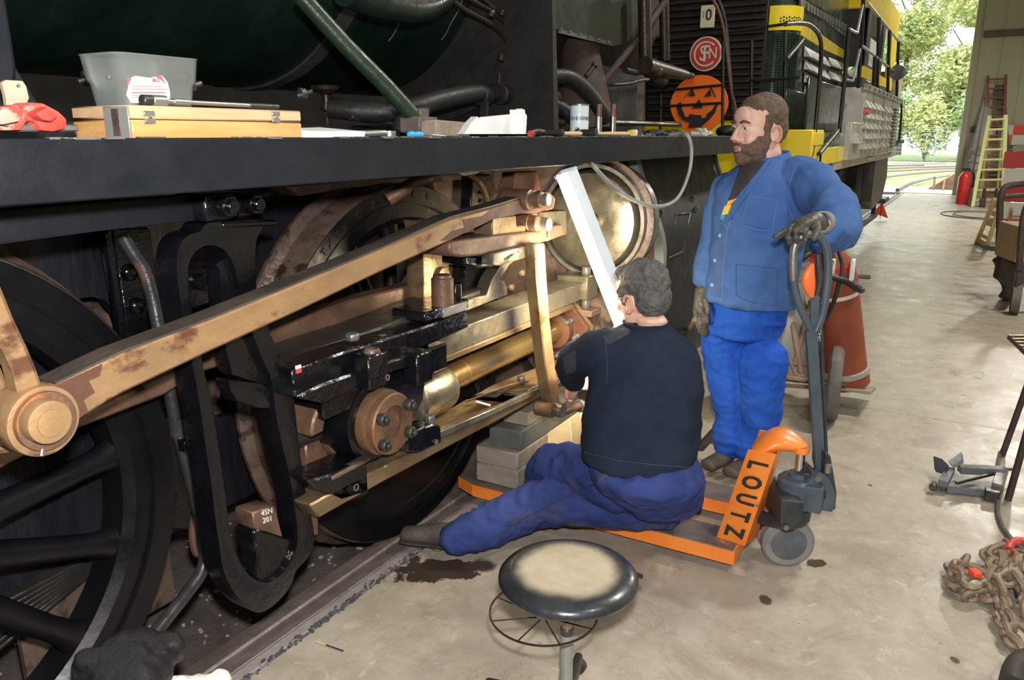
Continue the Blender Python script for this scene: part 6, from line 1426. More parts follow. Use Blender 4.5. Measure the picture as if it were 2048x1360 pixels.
# drawbar
DB = 2.62
mb = MB(); b0 = hp(1640, 940, DB); b1 = hp(1622, 660, DB); mb.bar(b0, b1, 0.038, 0.022, up=G); mb.build('drawbar', 'truck_grey', pt, 0.003)
mb = MB(); mb.bar(hp(1640, 700, DB + 0.012), hp(1632, 560, DB + 0.012), 0.016, 0.02, up=G); mb.build('release_rod', 'truck_dark', pt, 0.002)
b0 = hp(1652, 935, DB + 0.01); MB().bar(b0, hp(1640, 650, DB + 0.012), 0.010, 0.03, up=G).build('drawbar_edge', 'truck_dark', pt, 0.002)
loop = [(1624, 662), (1612, 640), (1597, 605), (1587, 560), (1586, 520), (1590, 492), (1602, 474), (1618, 467), (1636, 470), (1648, 484), (1655, 510), (1656, 550), (1650, 600), (1644, 632), (1632, 662)]
MB().tube([hp(x, y, DB) for x, y in loop], 0.0135, 14, 5).build('handle_loop', 'truck_grey', pt)
MB().tube([hp(x, y, DB - 0.001) for x, y in loop[3:9]], 0.0142, 14, 5).build('bare_grip', 'dull_steel', pt)
mb = MB(); mb.bar(hp(1628, 662, DB), hp(1630, 590, DB), 0.030, 0.012, up=G); mb.build('web', 'truck_grey', pt, 0.002)
mb = MB(); mb.tube([hp(x, y, DB - 0.02) for x, y in ((1636, 508), (1638, 535), (1640, 560), (1634, 590))], [0.010, 0.012, 0.010, 0.008], 10); mb.build('trigger_arm', 'truck_dark', pt)
mb = MB(); mb.loft([(hp(1624, 528, DB - 0.02), RT * 0.008, G * 0.010), (hp(1618, 548, DB - 0.025), RT * 0.020, G * 0.012), (hp(1618, 572, DB - 0.025), RT * 0.022, G * 0.012), (hp(1622, 594, DB - 0.02), RT * 0.010, G * 0.010)], 16, 4, 0.5); mb.build('release_lever', 'trigger_orange', pt)
text_on('drawbar_sticker', 'AMF-BOC', hp(1641, 645, DB - 0.004), V((0, 0, -0.032)), RT * 0.012, -FW, 'chalk', pt)

# ================================================================ timber packing on the forks
def beam(name, label, q, X0, X1, m, endm=None):
    """q: (x, y) pixel corners of the end face at X0"""
    P = [pX(x, y, X0) for x, y in q]
    o = MB().prism(P, (X1 - X0, 0, 0)).build(name, m, None, 0.005)
    return tag(o, label, 'timber', 'timber packing under the cylinder')
def bm(Y0, Y1, z0, z1): return Y0, Y1, z0, z1
def tb(name, label, x0, x1, y0, y1, z0, z1, m, rot=0.0):
    c = V(((x0 + x1) / 2, (y0 + y1) / 2, (z0 + z1) / 2)); t = thing(name, label, 'timber', (c.x, c.y, z0), 'timber packing under the cylinder')
    MB().box(c, (x1 - x0, y1 - y0, z1 - z0), Matrix.Rotation(rot, 3, 'Z')).build('beam', m, t, 0.006)
    for sx in (-1,): MB().box(c + Matrix.Rotation(rot, 3, 'Z') @ V((sx * ((x1 - x0) / 2 + 0.001), 0, 0)), (0.004, (y1 - y0) * 0.97, (z1 - z0) * 0.95), Matrix.Rotation(rot, 3, 'Z')).build('end_grain', m, t, 0.002)
    return t
E1 = pX(953, 965, 2.70); E2 = pX(1035, 965, 2.70)
yA, yB = E1.y, E2.y
tb('packing_beam', 'grey weathered timber at the bottom of the packing stack', 2.70, 3.28, yB, yA, ZF + 0.001, ZF + 0.085, 'wood_grey')
tb('packing_beam', 'pale grey timber second from the bottom of the packing stack', 2.70, 3.28, yB, yA, ZF + 0.087, ZF + 0.165, 'wood_grey')
tb('packing_beam', 'dark green-grey timber third up in the packing stack', 2.73, 3.30, yB + 0.0, yA - 0.05, ZF + 0.167, ZF + 0.255, 'wood_dark')
tb('packing_beam', 'brown timber block topmost in the stack under the slide bar', 2.80, 3.24, yB + 0.0, yA - 0.08, ZF + 0.257, ZF + 0.318, 'wood_grey')
w = thing('new_plank', 'new yellow-white softwood beam with a curved cut beside the packing stack', 'timber', (3.0, 1.3, 0.1))
MB().prism([pX(x, y, 2.98) for x, y in ((1032, 960), (1034, 915), (1042, 900), (1070, 880), (1090, 870), (1140, 835), (1144, 880), (1140, 955))], (0.10, 0, 0)).build('beam', 'wood_new', w, 0.004)
MB().prism([pX(x, y, 3.2) for x, y in ((1100, 870), (1155, 828), (1170, 840), (1170, 880), (1100, 900))], (0.10, 0, 0)).build('beam', 'wood_new', w, 0.004)
# stub of tube and flat board on the floor behind the truck
o = MB().cyl(pz(1395, 905, 0.03), pz(1445, 850, 0.03), 0.03, n=18).build('steel_tube', 'dark_steel', None, 0.002); tag(o, 'dark steel tube lying on the floor behind the sitting man', 'tube')
t = thing('floor_board', 'short grey board on the floor where the standing man has his boots', 'board', tuple(pz(1430, 935)))
c = pz(1440, 925); MB().box(V((c.x, c.y, 0.021)), (0.26, 0.42, 0.04), Matrix.Rotation(0.1, 3, 'Z')).build('plank', 'wood_grey', t, 0.004)

# ================================================================ round stool
def worn_seat(c):
    m = mat('worn_seat', (0.36, 0.30, 0.21), (0.44, 0.38, 0.28), 0.5, scale=12, bump=0.3, bscale=120); nt = m.node_tree; N = nt.nodes; L = nt.links; b = N['Principled BSDF']
    src = b.inputs['Base Color'].links[0].from_socket; tc = N.new('ShaderNodeTexCoord'); sb = N.new('ShaderNodeVectorMath'); sb.operation = 'DISTANCE'; L.new(tc.outputs['Object'], sb.inputs[0]); sb.inputs[1].default_value = c
    nz = N.new('ShaderNodeTexNoise'); nz.inputs['Scale'].default_value = 14; L.new(tc.outputs['Object'], nz.inputs['Vector'])
    ma = N.new('ShaderNodeMath'); ma.operation = 'MULTIPLY_ADD'; L.new(nz.outputs[0], ma.inputs[0]); ma.inputs[1].default_value = 0.03; L.new(sb.outputs['Value'], ma.inputs[2])
    mr = N.new('ShaderNodeMapRange'); mr.interpolation_type = 'SMOOTHSTEP'; L.new(ma.outputs[0], mr.inputs[0]); mr.inputs[1].default_value = 0.118; mr.inputs[2].default_value = 0.160
    mx = N.new('ShaderNodeMix'); mx.data_type = 'RGBA'; L.new(mr.outputs[0], mx.inputs[0]); L.new(src, mx.inputs[6]); mx.inputs[7].default_value = (0.017, 0.019, 0.022, 1); L.new(mx.outputs[2], b.inputs['Base Color']); return m
sc = V((1.637, 0.782, 0.5)); t = thing('round_stool', 'round workshop stool with black rimmed tan seat in the foreground', 'stool', (sc.x, sc.y, 0))
MB().lathe([(0.0, -0.002), (0.10, -0.0005), (0.128, -0.002), (0.148, -0.0035)], sc, V((0, 0, 1)), 64).build('seat', worn_seat(sc), t, label='worn tan seat')
MB().lathe([(0.147, -0.0035), (0.15, -0.004), (0.170, -0.011), (0.180, -0.022), (0.181, -0.030), (0.176, -0.038), (0.165, -0.042), (0.0, -0.042)], sc, V((0, 0, 1)), 64).build('rim', 'stool_edge', t, label='glossy black rim')
MB().lathe([(0.06, -0.05), (0.06, -0.042)], sc, V((0, 0, 1)), 24).build('mount_plate', 'dark_steel', t)
MB().cyl(sc + V((0, 0, -0.05)), (sc.x, sc.y, 0.31), 0.014, n=20).build('inner_post', 'stool_post', t)
MB().cyl((sc.x, sc.y, 0.305), (sc.x, sc.y, 0.325), 0.0185, n=20).build('collar', 'dark_steel', t, 0.002)
MB().cyl((sc.x, sc.y, 0.08), (sc.x, sc.y, 0.307), 0.0175, n=20).build('outer_post', 'galv_grey', t)
a = sc + V((0.13, -0.10, -0.045)); MB().cyl(a, a + V((0.045, -0.035, -0.03)), 0.008, n=12).build('height_lever', 'copper_dirty', t)
for k in range(5):
    an = 2 * PI * k / 5 + 0.3; d = V((math.cos(an), math.sin(an), 0)); f = MB(); f.limb([V((sc.x, sc.y, 0.10)), V((sc.x, sc.y, 0.075)) + d * 0.13, V((sc.x, sc.y, 0.055)) + d * 0.25], [0.02, 0.017, 0.013]); lg = f.build('leg', 'dark_steel', t)
    p = V((sc.x, sc.y, 0)) + d * 0.25; MB().cyl(p + V((-0.01, 0, 0.024)), p + V((0.01, 0, 0.024)), 0.024, n=16).build('castor', 'sole', lg)
mb = MB(); cr = V((sc.x - 0.02, sc.y + 0.06, 0.36)); mb.ring([(0.14, 0), (0.144, 0), (0.144, 0.004), (0.14, 0.004)], cr, V((0, 0, 1)), 40); mb.build('wire_ring', 'copper_dirty', t)
for k in range(8): an = 2 * PI * k / 8; d = V((math.cos(an), math.sin(an), 0)); MB().cyl(cr + d * 0.142, V((cr.x, cr.y, 0.35)) + d * 0.02, 0.002, n=6).build('spoke_wire', 'copper_dirty', t)
# fallen leaf and match on the floor
p = pz(792, 1131, 0.004); o = MB().prism([p + V((a, b, 0.001 * abs(a) * 30)) for a, b in ((0.012, -0.02), (0.006, -0.008), (-0.004, 0.012), (-0.012, 0.022), (-0.010, 0.006), (-0.002, -0.012))], (0, 0, 0.001)).build('dry_leaf', 'leaf_brown'); tag(o, 'small dry brown leaf on the floor by the oil stain', 'leaf')
a = pz(633, 1283, 0.004); b = pz(687, 1302, 0.004); t = thing('burnt_match', 'thin half-burnt stick on the concrete near the rail', 'stick', tuple(a)); MB().bar(a, a.lerp(b, 0.35), 0.003, 0.003).build('pale_end', 'wood_new', t); MB().bar(a.lerp(b, 0.35), b, 0.003, 0.003).build('burnt_end', 'stencil_black', t)
# ================================================================ people
from mathutils.bvhtree import BVHTree
def bvh(o):
    return BVHTree.FromPolygons([v.co for v in o.data.vertices], [tuple(p.vertices) for p in o.data.polygons])
def cast(tree, x, y, off=0.003):
    d = ray(x, y).normalized(); hit = tree.ray_cast(O, d)
    if hit[0] is None:
        # nearest surface point to the ray at a typical depth
        best = None
        for k in range(60):
            q = O + d * (1.5 + k * 0.06); n = tree.find_nearest(q)
            if n[0] is not None and (best is None or n[3] < best[0]): best = (n[3], n[0], n[1])
        return best[1] - d * off
    return hit[0] - d * off
def decal(tree, name, quad, m, parent, nu=8, nv=8, off=0.003, th=0.002, label=None):
    """a patch of cloth laid on the garment; quad corners a, b, c, d"""
    a, b, c, d = [V((q[0], q[1], 0)) for q in quad]; P = []
    for j in range(nv + 1):
        for i in range(nu + 1):
            u, v = i / nu, j / nv; q = a * (1 - u) * (1 - v) + b * u * (1 - v) + c * u * v + d * (1 - u) * v
            P.append(cast(tree, q.x, q.y, off))
    w = nu + 1; mb = MB(); nvv = len(P); back = [p + ray(*[0, 0]) * 0 for p in P]
    N_ = []
    for j in range(nv + 1):
        for i in range(nu + 1):
            e1 = P[j * w + min(i + 1, nu)] - P[j * w + max(i - 1, 0)]; e2 = P[min(j + 1, nv) * w + i] - P[max(j - 1, 0) * w + i]
            n = e1.cross(e2); n = n.normalized() if n.length > 1e-9 else FW.copy()
            N_.append(n if n.dot(FW) > 0 else -n)
    mb.v = P + [p + n * (th + off) for p, n in zip(P, N_)]
    for j in range(nv):
        for i in range(nu): q = (j * w + i, j * w + i + 1, (j + 1) * w + i + 1, (j + 1) * w + i); mb.f.append(q); mb.f.append(tuple(k + nvv for k in reversed(q)))
    rim = [i for i in range(w)] + [j * w + nu for j in range(1, nv + 1)] + [nv * w + i for i in range(nu - 1, -1, -1)] + [j * w for j in range(nv - 1, 0, -1)]
    for k in range(len(rim)): a_, b_ = rim[k], rim[(k + 1) % len(rim)]; mb.f.append((b_, a_, a_ + nvv, b_ + nvv))
    return mb.build(name, m, parent, label=label)
def seam(tree, name, pts, m, parent, r=0.0015, off=0.001, sub=6, n=6):
    Q = []
    for (x0, y0), (x1, y1) in zip(pts, pts[1:]):
        for k in range(sub): Q.append(cast(tree, x0 + (x1 - x0) * k / sub, y0 + (y1 - y0) * k / sub, off))
    Q.append(cast(tree, *pts[-1], off)); return MB().tube(Q, r, n, 1).build(name, m, parent)
def frame(c, f, tilt=0.0):
    u = V((0, 0, 1)); s = u.cross(f).normalized(); f = s.cross(u).normalized()
    f2 = f * math.cos(tilt) - u * math.sin(tilt); u2 = u * math.cos(tilt) + f * math.sin(tilt)
    R = Matrix((f2, s, u2)).transposed()
    return lambda a, b, c_: c + R @ V((a, b, c_)), R
def finger(mb, pts, r):
    mb.limb(pts, [r * 1.08, r, r * 0.95, r * 0.8][:len(pts)] if len(pts) > 2 else [r, r * 0.85], 0.95, n=10, sub=3)
def folds(p, s=(7, 7, 16), amp=0.007, seed=0.0):
    q = V((p.x * s[0] + seed, p.y * s[1], p.z * s[2])); a = noise.noise(q); b = noise.noise(q * 2.3)
    return amp * (1 - 2.4 * abs(a)) * 0.8 + amp * 0.35 * b
def head_parts(L, R, k=1.0, neck=None):
    mb = MB(); e = lambda a, b, c, r: mb.ell(L(a * k, b * k, c * k), tuple(q * k for q in r), R, 20, 14)
    e(-0.004, 0, 0.045, (0.106, 0.080, 0.098)); e(0.040, 0, -0.035, (0.070, 0.064, 0.100)); e(0.045, 0, -0.085, (0.062, 0.056, 0.048)); e(0.090, 0, -0.112, (0.026, 0.026, 0.024))
    e(0.098, 0, 0.026, (0.020, 0.054, 0.013)); e(0.092, 0, 0.058, (0.026, 0.050, 0.040))
    for s in (-1, 1): e(0.078, s * 0.036, -0.032, (0.030, 0.026, 0.030)); e(-0.008, s * 0.080, -0.022, (0.026, 0.010, 0.034)); e(-0.002, s * 0.083, -0.040, (0.012, 0.008, 0.014))
    mb.loft([(L(0.112 * k, 0, 0.020 * k), R @ V((0, 0.010, 0)) * k, R @ V((0.008, 0, 0)) * k), (L(0.128 * k, 0, -0.006 * k), R @ V((0, 0.012, 0)) * k, R @ V((0.012, 0, 0)) * k), (L(0.140 * k, 0, -0.032 * k), R @ V((0, 0.017, 0)) * k, R @ V((0.014, 0, 0)) * k)], 12, 3, 0.6)
    for s in (-1, 1): e(0.120, s * 0.014, -0.036, (0.013, 0.009, 0.010))
    e(0.110, 0, -0.062, (0.016, 0.028, 0.008)); e(0.107, 0, -0.076, (0.015, 0.022, 0.008))
    return mb

# ---------------------------------------------------------------- standing man
DS = 3.5
man = None
hc = hp(1521, 259, DS); fdir = (-RT * 0.92 - G * 0.40).normalized()
Lf, Rf = frame(hc, fdir, 0.06)
mb = head_parts(Lf, Rf, 1.03)
mb.limb([Lf(-0.02, 0, -0.06), Lf(-0.03, 0, -0.13), hp(1532, 350, 3.5)], [0.066, 0.066, 0.075])
# the body under the clothes, one continuous surface with the head
mb.loft([(hp(1532, 345, 3.5), RT * 0.14, G * 0.08), (hp(1524, 420, 3.5), RT * 0.17, G * 0.12), (hp(1512, 520, 3.5), RT * 0.155, G * 0.12), (hp(1495, 605, 3.5), RT * 0.11, G * 0.08)], 20, 4)
mb.limb([hp(1600, 362, 3.38), hp(1660, 440, 3.08), hp(1640, 452, 2.74)], [0.055, 0.045, 0.03]); mb.limb([hp(1462, 385, 3.55), hp(1430, 470, 3.6), hp(1407, 590, 3.55)], [0.05, 0.04, 0.03])
mb.limb([hp(1458, 640, 3.55), hp(1464, 780, 3.52), hp(1464, 915, 3.52)], [0.065, 0.05, 0.04]); mb.limb([hp(1516, 640, 3.45), hp(1522, 780, 3.42), hp(1512, 905, 3.45)], [0.062, 0.05, 0.04])
man = remesh(mb, 'person', 'skin', None, 0.0055, 3)
tag(man, 'standing bearded man in blue jacket and trousers, gloved hand on the drawbar, looking left', 'person')
tm = bvh(man)
for s in (-1, 1):
    ec = Lf(0.100, s * 0.036, 0.012); MB().ell(ec, 0.0122, None, 14, 10).build('eye', 'eye_white', man); MB().ell(ec + Rf @ V((0.0095, -0.001 * s, -0.002)), 0.006, None, 10, 8).build('iris', 'iris', man)
    MB().limb([Lf(0.120, s * 0.016, 0.034), Lf(0.119, s * 0.036, 0.040), Lf(0.104, s * 0.058, 0.032)], [0.005, 0.0055, 0.003]).build('eyebrow', 'hair_brown', man)
    MB().limb([Lf(0.113, s * 0.022, 0.017), Lf(0.116, s * 0.038, 0.024), Lf(0.107, s * 0.052, 0.016)], [0.003, 0.0045, 0.003]).build('eyelid', 'skin', man)
    mb = MB(); e0 = Lf(-0.010, s * 0.091, -0.020); mb.tube([e0 + Rf @ V((math.cos(t) * 0.022, s * 0.002, math.sin(t) * 0.032)) for t in [0.3 + k * 0.55 for k in range(10)]], 0.0055, 8, 2); mb.build('ear_rim', 'skin_red', man)
MB().limb([Lf(0.127, -0.018, -0.066), Lf(0.132, 0, -0.068), Lf(0.127, 0.018, -0.066)], [0.003, 0.005, 0.003]).build('lips', 'lips', man)
MB().limb([Lf(0.124, -0.016, -0.078), Lf(0.129, 0, -0.080), Lf(0.124, 0.016, -0.078)], [0.003, 0.006, 0.003]).build('lips', 'lips', man)
# cropped hair: cap with a receding front, down to the nape and the ears
mb = MB(); k = 1.03
mb.ell(Lf(-0.020 * k, 0, 0.056 * k), (0.103 * k, 0.084 * k, 0.094 * k), Rf, 24, 16); mb.ell(Lf(-0.052 * k, 0, 0.005 * k), (0.070 * k, 0.078 * k, 0.080 * k), Rf, 24, 14); mb.ell(Lf(0.034, 0, 0.090), (0.056, 0.070, 0.052), Rf, 20, 12)
for s in (-1, 1): mb.ell(Lf(0.016, s * 0.062, 0.034), (0.030, 0.022, 0.055), Rf); mb.ell(Lf(0.014, s * 0.070, -0.022), (0.012, 0.013, 0.045), Rf)
remesh(mb, 'hair', 'hair_brown', man, 0.005, 3, lambda p, n: 0.0018 * noise.noise(p * 160) + 0.0025 * noise.noise(p * 60))
mb = MB(); e = lambda a, b, c, r: mb.ell(Lf(a * k, b * k, c * k), tuple(q * k for q in r), Rf, 18, 12)
e(0.038, 0, -0.098, (0.064, 0.062, 0.045)); e(0.088, 0, -0.112, (0.034, 0.036, 0.030)); e(0.112, 0, -0.094, (0.017, 0.022, 0.012))
for s in (-1, 1): e(0.046, s * 0.052, -0.062, (0.050, 0.020, 0.045)); e(0.070, s * 0.042, -0.072, (0.036, 0.022, 0.034)); e(0.018, s * 0.066, -0.030, (0.017, 0.012, 0.040)); e(0.098, s * 0.026, -0.072, (0.020, 0.014, 0.022)); e(0.117, s * 0.014, -0.054, (0.012, 0.016, 0.0065))
remesh(mb, 'beard', 'beard_brown', man, 0.005, 2, lambda p, n: 0.002 * noise.noise(p * 170) + 0.0015 * noise.noise(p * 70))
# trousers
mb = MB(); al = UP * -0.012
mb.loft([(hp(1498, 590, 3.5), RT * 0.165, G * 0.13), (hp(1494, 625, 3.5), RT * 0.174, G * 0.145), (hp(1488, 665, 3.5), RT * 0.168, G * 0.14)], 24, 4, 0.3)
mb.limb([hp(1452, 650, 3.54), hp(1450, 700, 3.54), hp(1458, 770, 3.52), hp(1466, 830, 3.52), hp(1462, 868, 3.52), hp(1462, 896, 3.52)], [0.108, 0.102, 0.092, 0.082, 0.080, 0.074])
mb.limb([hp(1524, 650, 3.45), hp(1526, 700, 3.42), hp(1524, 780, 3.40), hp(1520, 840, 3.42), hp(1508, 880, 3.44), hp(1500, 906, 3.45)], [0.102, 0.098, 0.092, 0.084, 0.080, 0.074])
tr = remesh(mb, 'trousers', 'trouser_blue', man, 0.0075, 5, lambda p, n: folds(p, (9, 9, 13), 0.008, 3.1) + folds(p, (24, 24, 30), 0.003, 1) + (0.010 * abs(noise.noise(V((p.x * 5, p.y * 5, p.z * 34)))) if p.z < 0.28 else 0))
tt = bvh(tr)
seam(tt, 'side_seam', [(1560, 650), (1548, 720), (1545, 800), (1540, 860)], 'jacket_hem', man, 0.0012)
seam(tt, 'fly_crease', [(1444, 640), (1454, 700), (1476, 760), (1486, 830)], 'jacket_hem', man, 0.0015)
# boots
for (x, y, D, s) in ((1455, 922, 3.52, 1), (1500, 935, 3.44, 1)):
    a = hp(x, y, D); a.z = 0.10; f = (-RT * 0.8 - G * 0.6).normalized(); sd = V((0, 0, 1)).cross(f)
    mb = MB(); mb.loft([(a + f * -0.04 + V((0, 0, -0.01)), sd * 0.042, V((0, 0, 0.04))), (a + f * 0.05 + V((0, 0, -0.02)), sd * 0.046, V((0, 0, 0.035))), (a + f * 0.15 + V((0, 0, -0.028)), sd * 0.046, V((0, 0, 0.026)))], 18, 4, 0.7); mb.limb([a + V((0, 0, 0.08)), a + V((0, 0, -0.01))], [0.05, 0.048]); remesh(mb, 'boot', 'boot', man, 0.006, 3)
# jacket
mb = MB()
mb.loft([(hp(1540, 318, 3.5), RT * 0.085, G * 0.07), (hp(1542, 336, 3.49), RT * 0.165, G * 0.10), (hp(1534, 372, 3.47), RT * 0.212, G * 0.135), (hp(1520, 440, 3.46), RT * 0.205, G * 0.155), (hp(1510, 520, 3.47), RT * 0.196, G * 0.160), (hp(1502, 580, 3.48), RT * 0.200 - UP * 0.012, G * 0.162), (hp(1500, 606, 3.48), RT * 0.202 - UP * 0.02, G * 0.165)], 32, 4, 0.12)
mb.limb([hp(1592, 352, 3.42), hp(1625, 372, 3.34), hp(1656, 408, 3.22), hp(1674, 444, 3.06)], [0.092, 0.098, 0.098, 0.094], 1.0)
mb.limb([hp(1668, 430, 3.10), hp(1676, 452, 3.02), hp(1662, 466, 2.90), hp(1650, 462, 2.80)], [0.085, 0.086, 0.068, 0.056], 1.0)
mb.limb([hp(1466, 370, 3.54), hp(1440, 430, 3.58), hp(1426, 490, 3.58), hp(1412, 545, 3.55), hp(1406, 568, 3.54)], [0.082, 0.072, 0.062, 0.052, 0.046])
jk = remesh(mb, 'jacket', 'jacket_blue', man, 0.0085, 5, lambda p, n: folds(p, (6, 6, 9), 0.010, 1.7) + folds(p, (16, 16, 16), 0.0035, 8))
tj = bvh(jk)
decal(tj, 'shirt', [(1482, 318), (1532, 322), (1468, 400), (1440, 446)], 'shirt_dark', man, 8, 12, 0.004)
decal(tj, 'shirt_print', [(1456, 402), (1474, 396), (1460, 410), (1452, 412)], 'print_amber', man, 4, 3, 0.008, 0.001)
decal(tj, 'shirt_print', [(1449, 412), (1462, 410), (1454, 428), (1443, 430)], 'print_yellow', man, 4, 4, 0.008, 0.001)
decal(tj, 'shirt_print', [(1441, 431), (1452, 428), (1447, 440), (1441, 440)], 'print_teal', man, 3, 3, 0.008, 0.001)
# collar and lapels
mb = MB(); col = [hp(1484, 330, 3.40), hp(1500, 342, 3.37), hp(1530, 335, 3.36), hp(1556, 318, 3.38), hp(1578, 296, 3.46), hp(1576, 286, 3.56), hp(1548, 292, 3.62), hp(1510, 312, 3.60), hp(1488, 326, 3.50)]
mb = MB(); lp = [(1530, 328), (1575, 280), (1584, 300), (1562, 320), (1546, 344)]
decal(tj, 'lapel', [(1531, 322), (1548, 312), (1462, 436), (1446, 448)], 'jacket_blue', man, 5, 14, 0.008, 0.004)
decal(tj, 'lapel', [(1466, 336), (1484, 320), (1450, 416), (1438, 440)], 'jacket_blue', man, 4, 12, 0.007, 0.004)
mb = MB(); Cn = Lf(-0.040, 0, -0.125)
P = []; Q = []
for j in range(19):
    t = math.radians(-150 + 300 * j / 18); d = Rf @ V((-math.cos(t), math.sin(t), 0)); P.append(Cn + d * 0.082 + V((0, 0, 0.026 - 0.03 * (abs(j - 9) / 9) ** 2))); Q.append(Cn + d * 0.115 + V((0, 0, -0.045)))
m_ = len(P); mb.v = P + Q + [p + (p - Cn).normalized() * 0.010 + V((0, 0, 0.003)) for p in P] + [p + V((0, 0, 0.008)) + (p - Cn).normalized() * 0.01 for p in Q]
for j in range(m_ - 1):
    for a_, b_ in ((0, m_), (2 * m_, 3 * m_), (0, 2 * m_), (m_, 3 * m_)): mb.f.append((a_ + j, a_ + j + 1, b_ + j + 1, b_ + j))
mb.f += [(0, m_, 3 * m_, 2 * m_), (m_ - 1, 2 * m_ - 1, 4 * m_ - 1, 3 * m_ - 1)]
mb.build('collar', 'jacket_blue', man, 0.003, 2)
for pts in ([(1531, 326), (1500, 380), (1462, 436), (1452, 470), (1446, 540), (1442, 600)], [(1592, 330), (1578, 370), (1576, 410), (1586, 440)], [(1545, 345), (1556, 330), (1562, 322)]): seam(tj, 'seam', pts, 'seam_blue', man, 0.0013)
decal(tj, 'chest_pocket', [(1500, 392), (1554, 404), (1543, 462), (1482, 446)], 'jacket_blue', man, 8, 8, 0.004, 0.003)
seam(tj, 'seam', [(1500, 391), (1555, 403), (1544, 462), (1512, 460), (1480, 447), (1500, 391)], 'seam_blue', man, 0.0012, 0.006)
seam(tj, 'seam', [(1472, 528), (1472, 590), (1500, 604), (1552, 612), (1556, 538), (1472, 528)], 'jacket_hem', man, 0.0015, 0.002)
decal(tj, 'placket', [(1441, 450), (1452, 462), (1440, 596), (1420, 590)], 'jacket_hem', man, 4, 14, 0.003, 0.002)
for q in ((1440, 471), (1430, 521), (1424, 570)): p = cast(tj, *q, 0.008); MB().cyl(p, p - FW * 0.003, 0.0085, n=16).build('button', 'button_blue', man, 0.001)
# hanging right glove
mb = MB(); w0 = hp(1406, 578, 3.52)
mb.loft([(w0, RT * 0.034, G * 0.03), (hp(1404, 600, 3.52), RT * 0.038, G * 0.026), (hp(1402, 622, 3.50), RT * 0.036, G * 0.024)], 14, 3)
for i, (dx, ln) in enumerate(((-0.026, 44), (-0.009, 50), (0.009, 48), (0.026, 40))):
    a = hp(1402, 620, 3.50) + RT * dx; b = hp(1404, 620 + ln * 0.5, 3.46) + RT * dx; c = hp(1410, 620 + ln, 3.48) + RT * dx * 0.8; finger(mb, [a, b, c], 0.0115)
finger(mb, [hp(1410, 600, 3.46), hp(1416, 622, 3.42), hp(1414, 645, 3.42)], 0.0125)
remesh(mb, 'glove', 'glove', man, 0.0045, 2, lambda p, n: folds(p, (40, 40, 40), 0.002))
# left glove on the handle
mb = MB(); D0 = 2.64
mb.loft([(hp(1650, 446, 2.72), UP * 0.032, G * 0.036), (hp(1630, 440, 2.66), UP * 0.026, G * 0.042), (hp(1606, 446, 2.63), UP * 0.021, G * 0.044), (hp(1592, 452, 2.62), UP * 0.017, G * 0.042)], 18, 4, 0.6)
finger(mb, [hp(1592, 450, 2.66), hp(1574, 460, 2.66), hp(1562, 468, 2.65), hp(1549, 474, 2.64)], 0.0125)
finger(mb, [hp(1592, 450, 2.63), hp(1580, 458, 2.61), hp(1577, 472, 2.61), hp(1580, 486, 2.62)], 0.012)
finger(mb, [hp(1600, 452, 2.61), hp(1592, 462, 2.585), hp(1591, 474, 2.585), hp(1596, 484, 2.60)], 0.0118)
finger(mb, [hp(1612, 454, 2.60), hp(1608, 466, 2.58), hp(1610, 480, 2.59)], 0.0112)
finger(mb, [hp(1634, 448, 2.62), hp(1634, 464, 2.59), hp(1627, 478, 2.59)], 0.0125)
gl_ = remesh(mb, 'glove', 'glove', man, 0.004, 2, lambda p, n: folds(p, (40, 40, 40), 0.0016))
mb = MB(); mb.ring([(0.030, -0.012), (0.036, -0.014), (0.039, 0.016), (0.033, 0.018)], hp(1645, 444, 2.70), (hp(1660, 450, 2.78) - hp(1630, 440, 2.66)).normalized(), 28); mb.build('glove_cuff', 'glove_light', man)

# ---------------------------------------------------------------- sitting man
hc2 = hp(1284, 592, 2.76); f2 = (-RT * 0.62 + G * 0.78).normalized(); Lg, Rg = frame(hc2, f2, 0.22)
kk = 0.90
mb = head_parts(Lg, Rg, kk)
mb.limb([Lg(-0.02, 0, -0.04), Lg(-0.035, 0, -0.09), hp(1288, 680, 2.72)], [0.056, 0.057, 0.062])
mb.loft([(hp(1285, 722, 2.72), RT * 0.10, G * 0.07), (hp(1285, 790, 2.68), RT * 0.14, G * 0.11), (hp(1282, 870, 2.62), RT * 0.15, G * 0.12), (hp(1290, 930, 2.60), RT * 0.12, G * 0.09)], 20, 4)
mb.limb([hp(1205, 705, 2.70), hp(1142, 728, 2.86), hp(1150, 772, 2.99)], [0.055, 0.045, 0.03])
mb.limb([hp(1350, 710, 2.80), hp(1300, 760, 3.02), hp(1200, 765, 3.08)], [0.055, 0.045, 0.03])
kn = [pz(1325, 985, 0.23), pz(1180, 988, 0.21), pz(1062, 1012, 0.17), pz(972, 1055, 0.115), pz(905, 1075, 0.08)]
mb.limb(kn, [0.075, 0.065, 0.05, 0.045, 0.035]); rl = [hp(1240, 960, 2.66), hp(1150, 935, 2.84), hp(1095, 930, 2.95), hp(1080, 985, 3.0)]
mb.limb(rl, [0.075, 0.06, 0.05, 0.04])
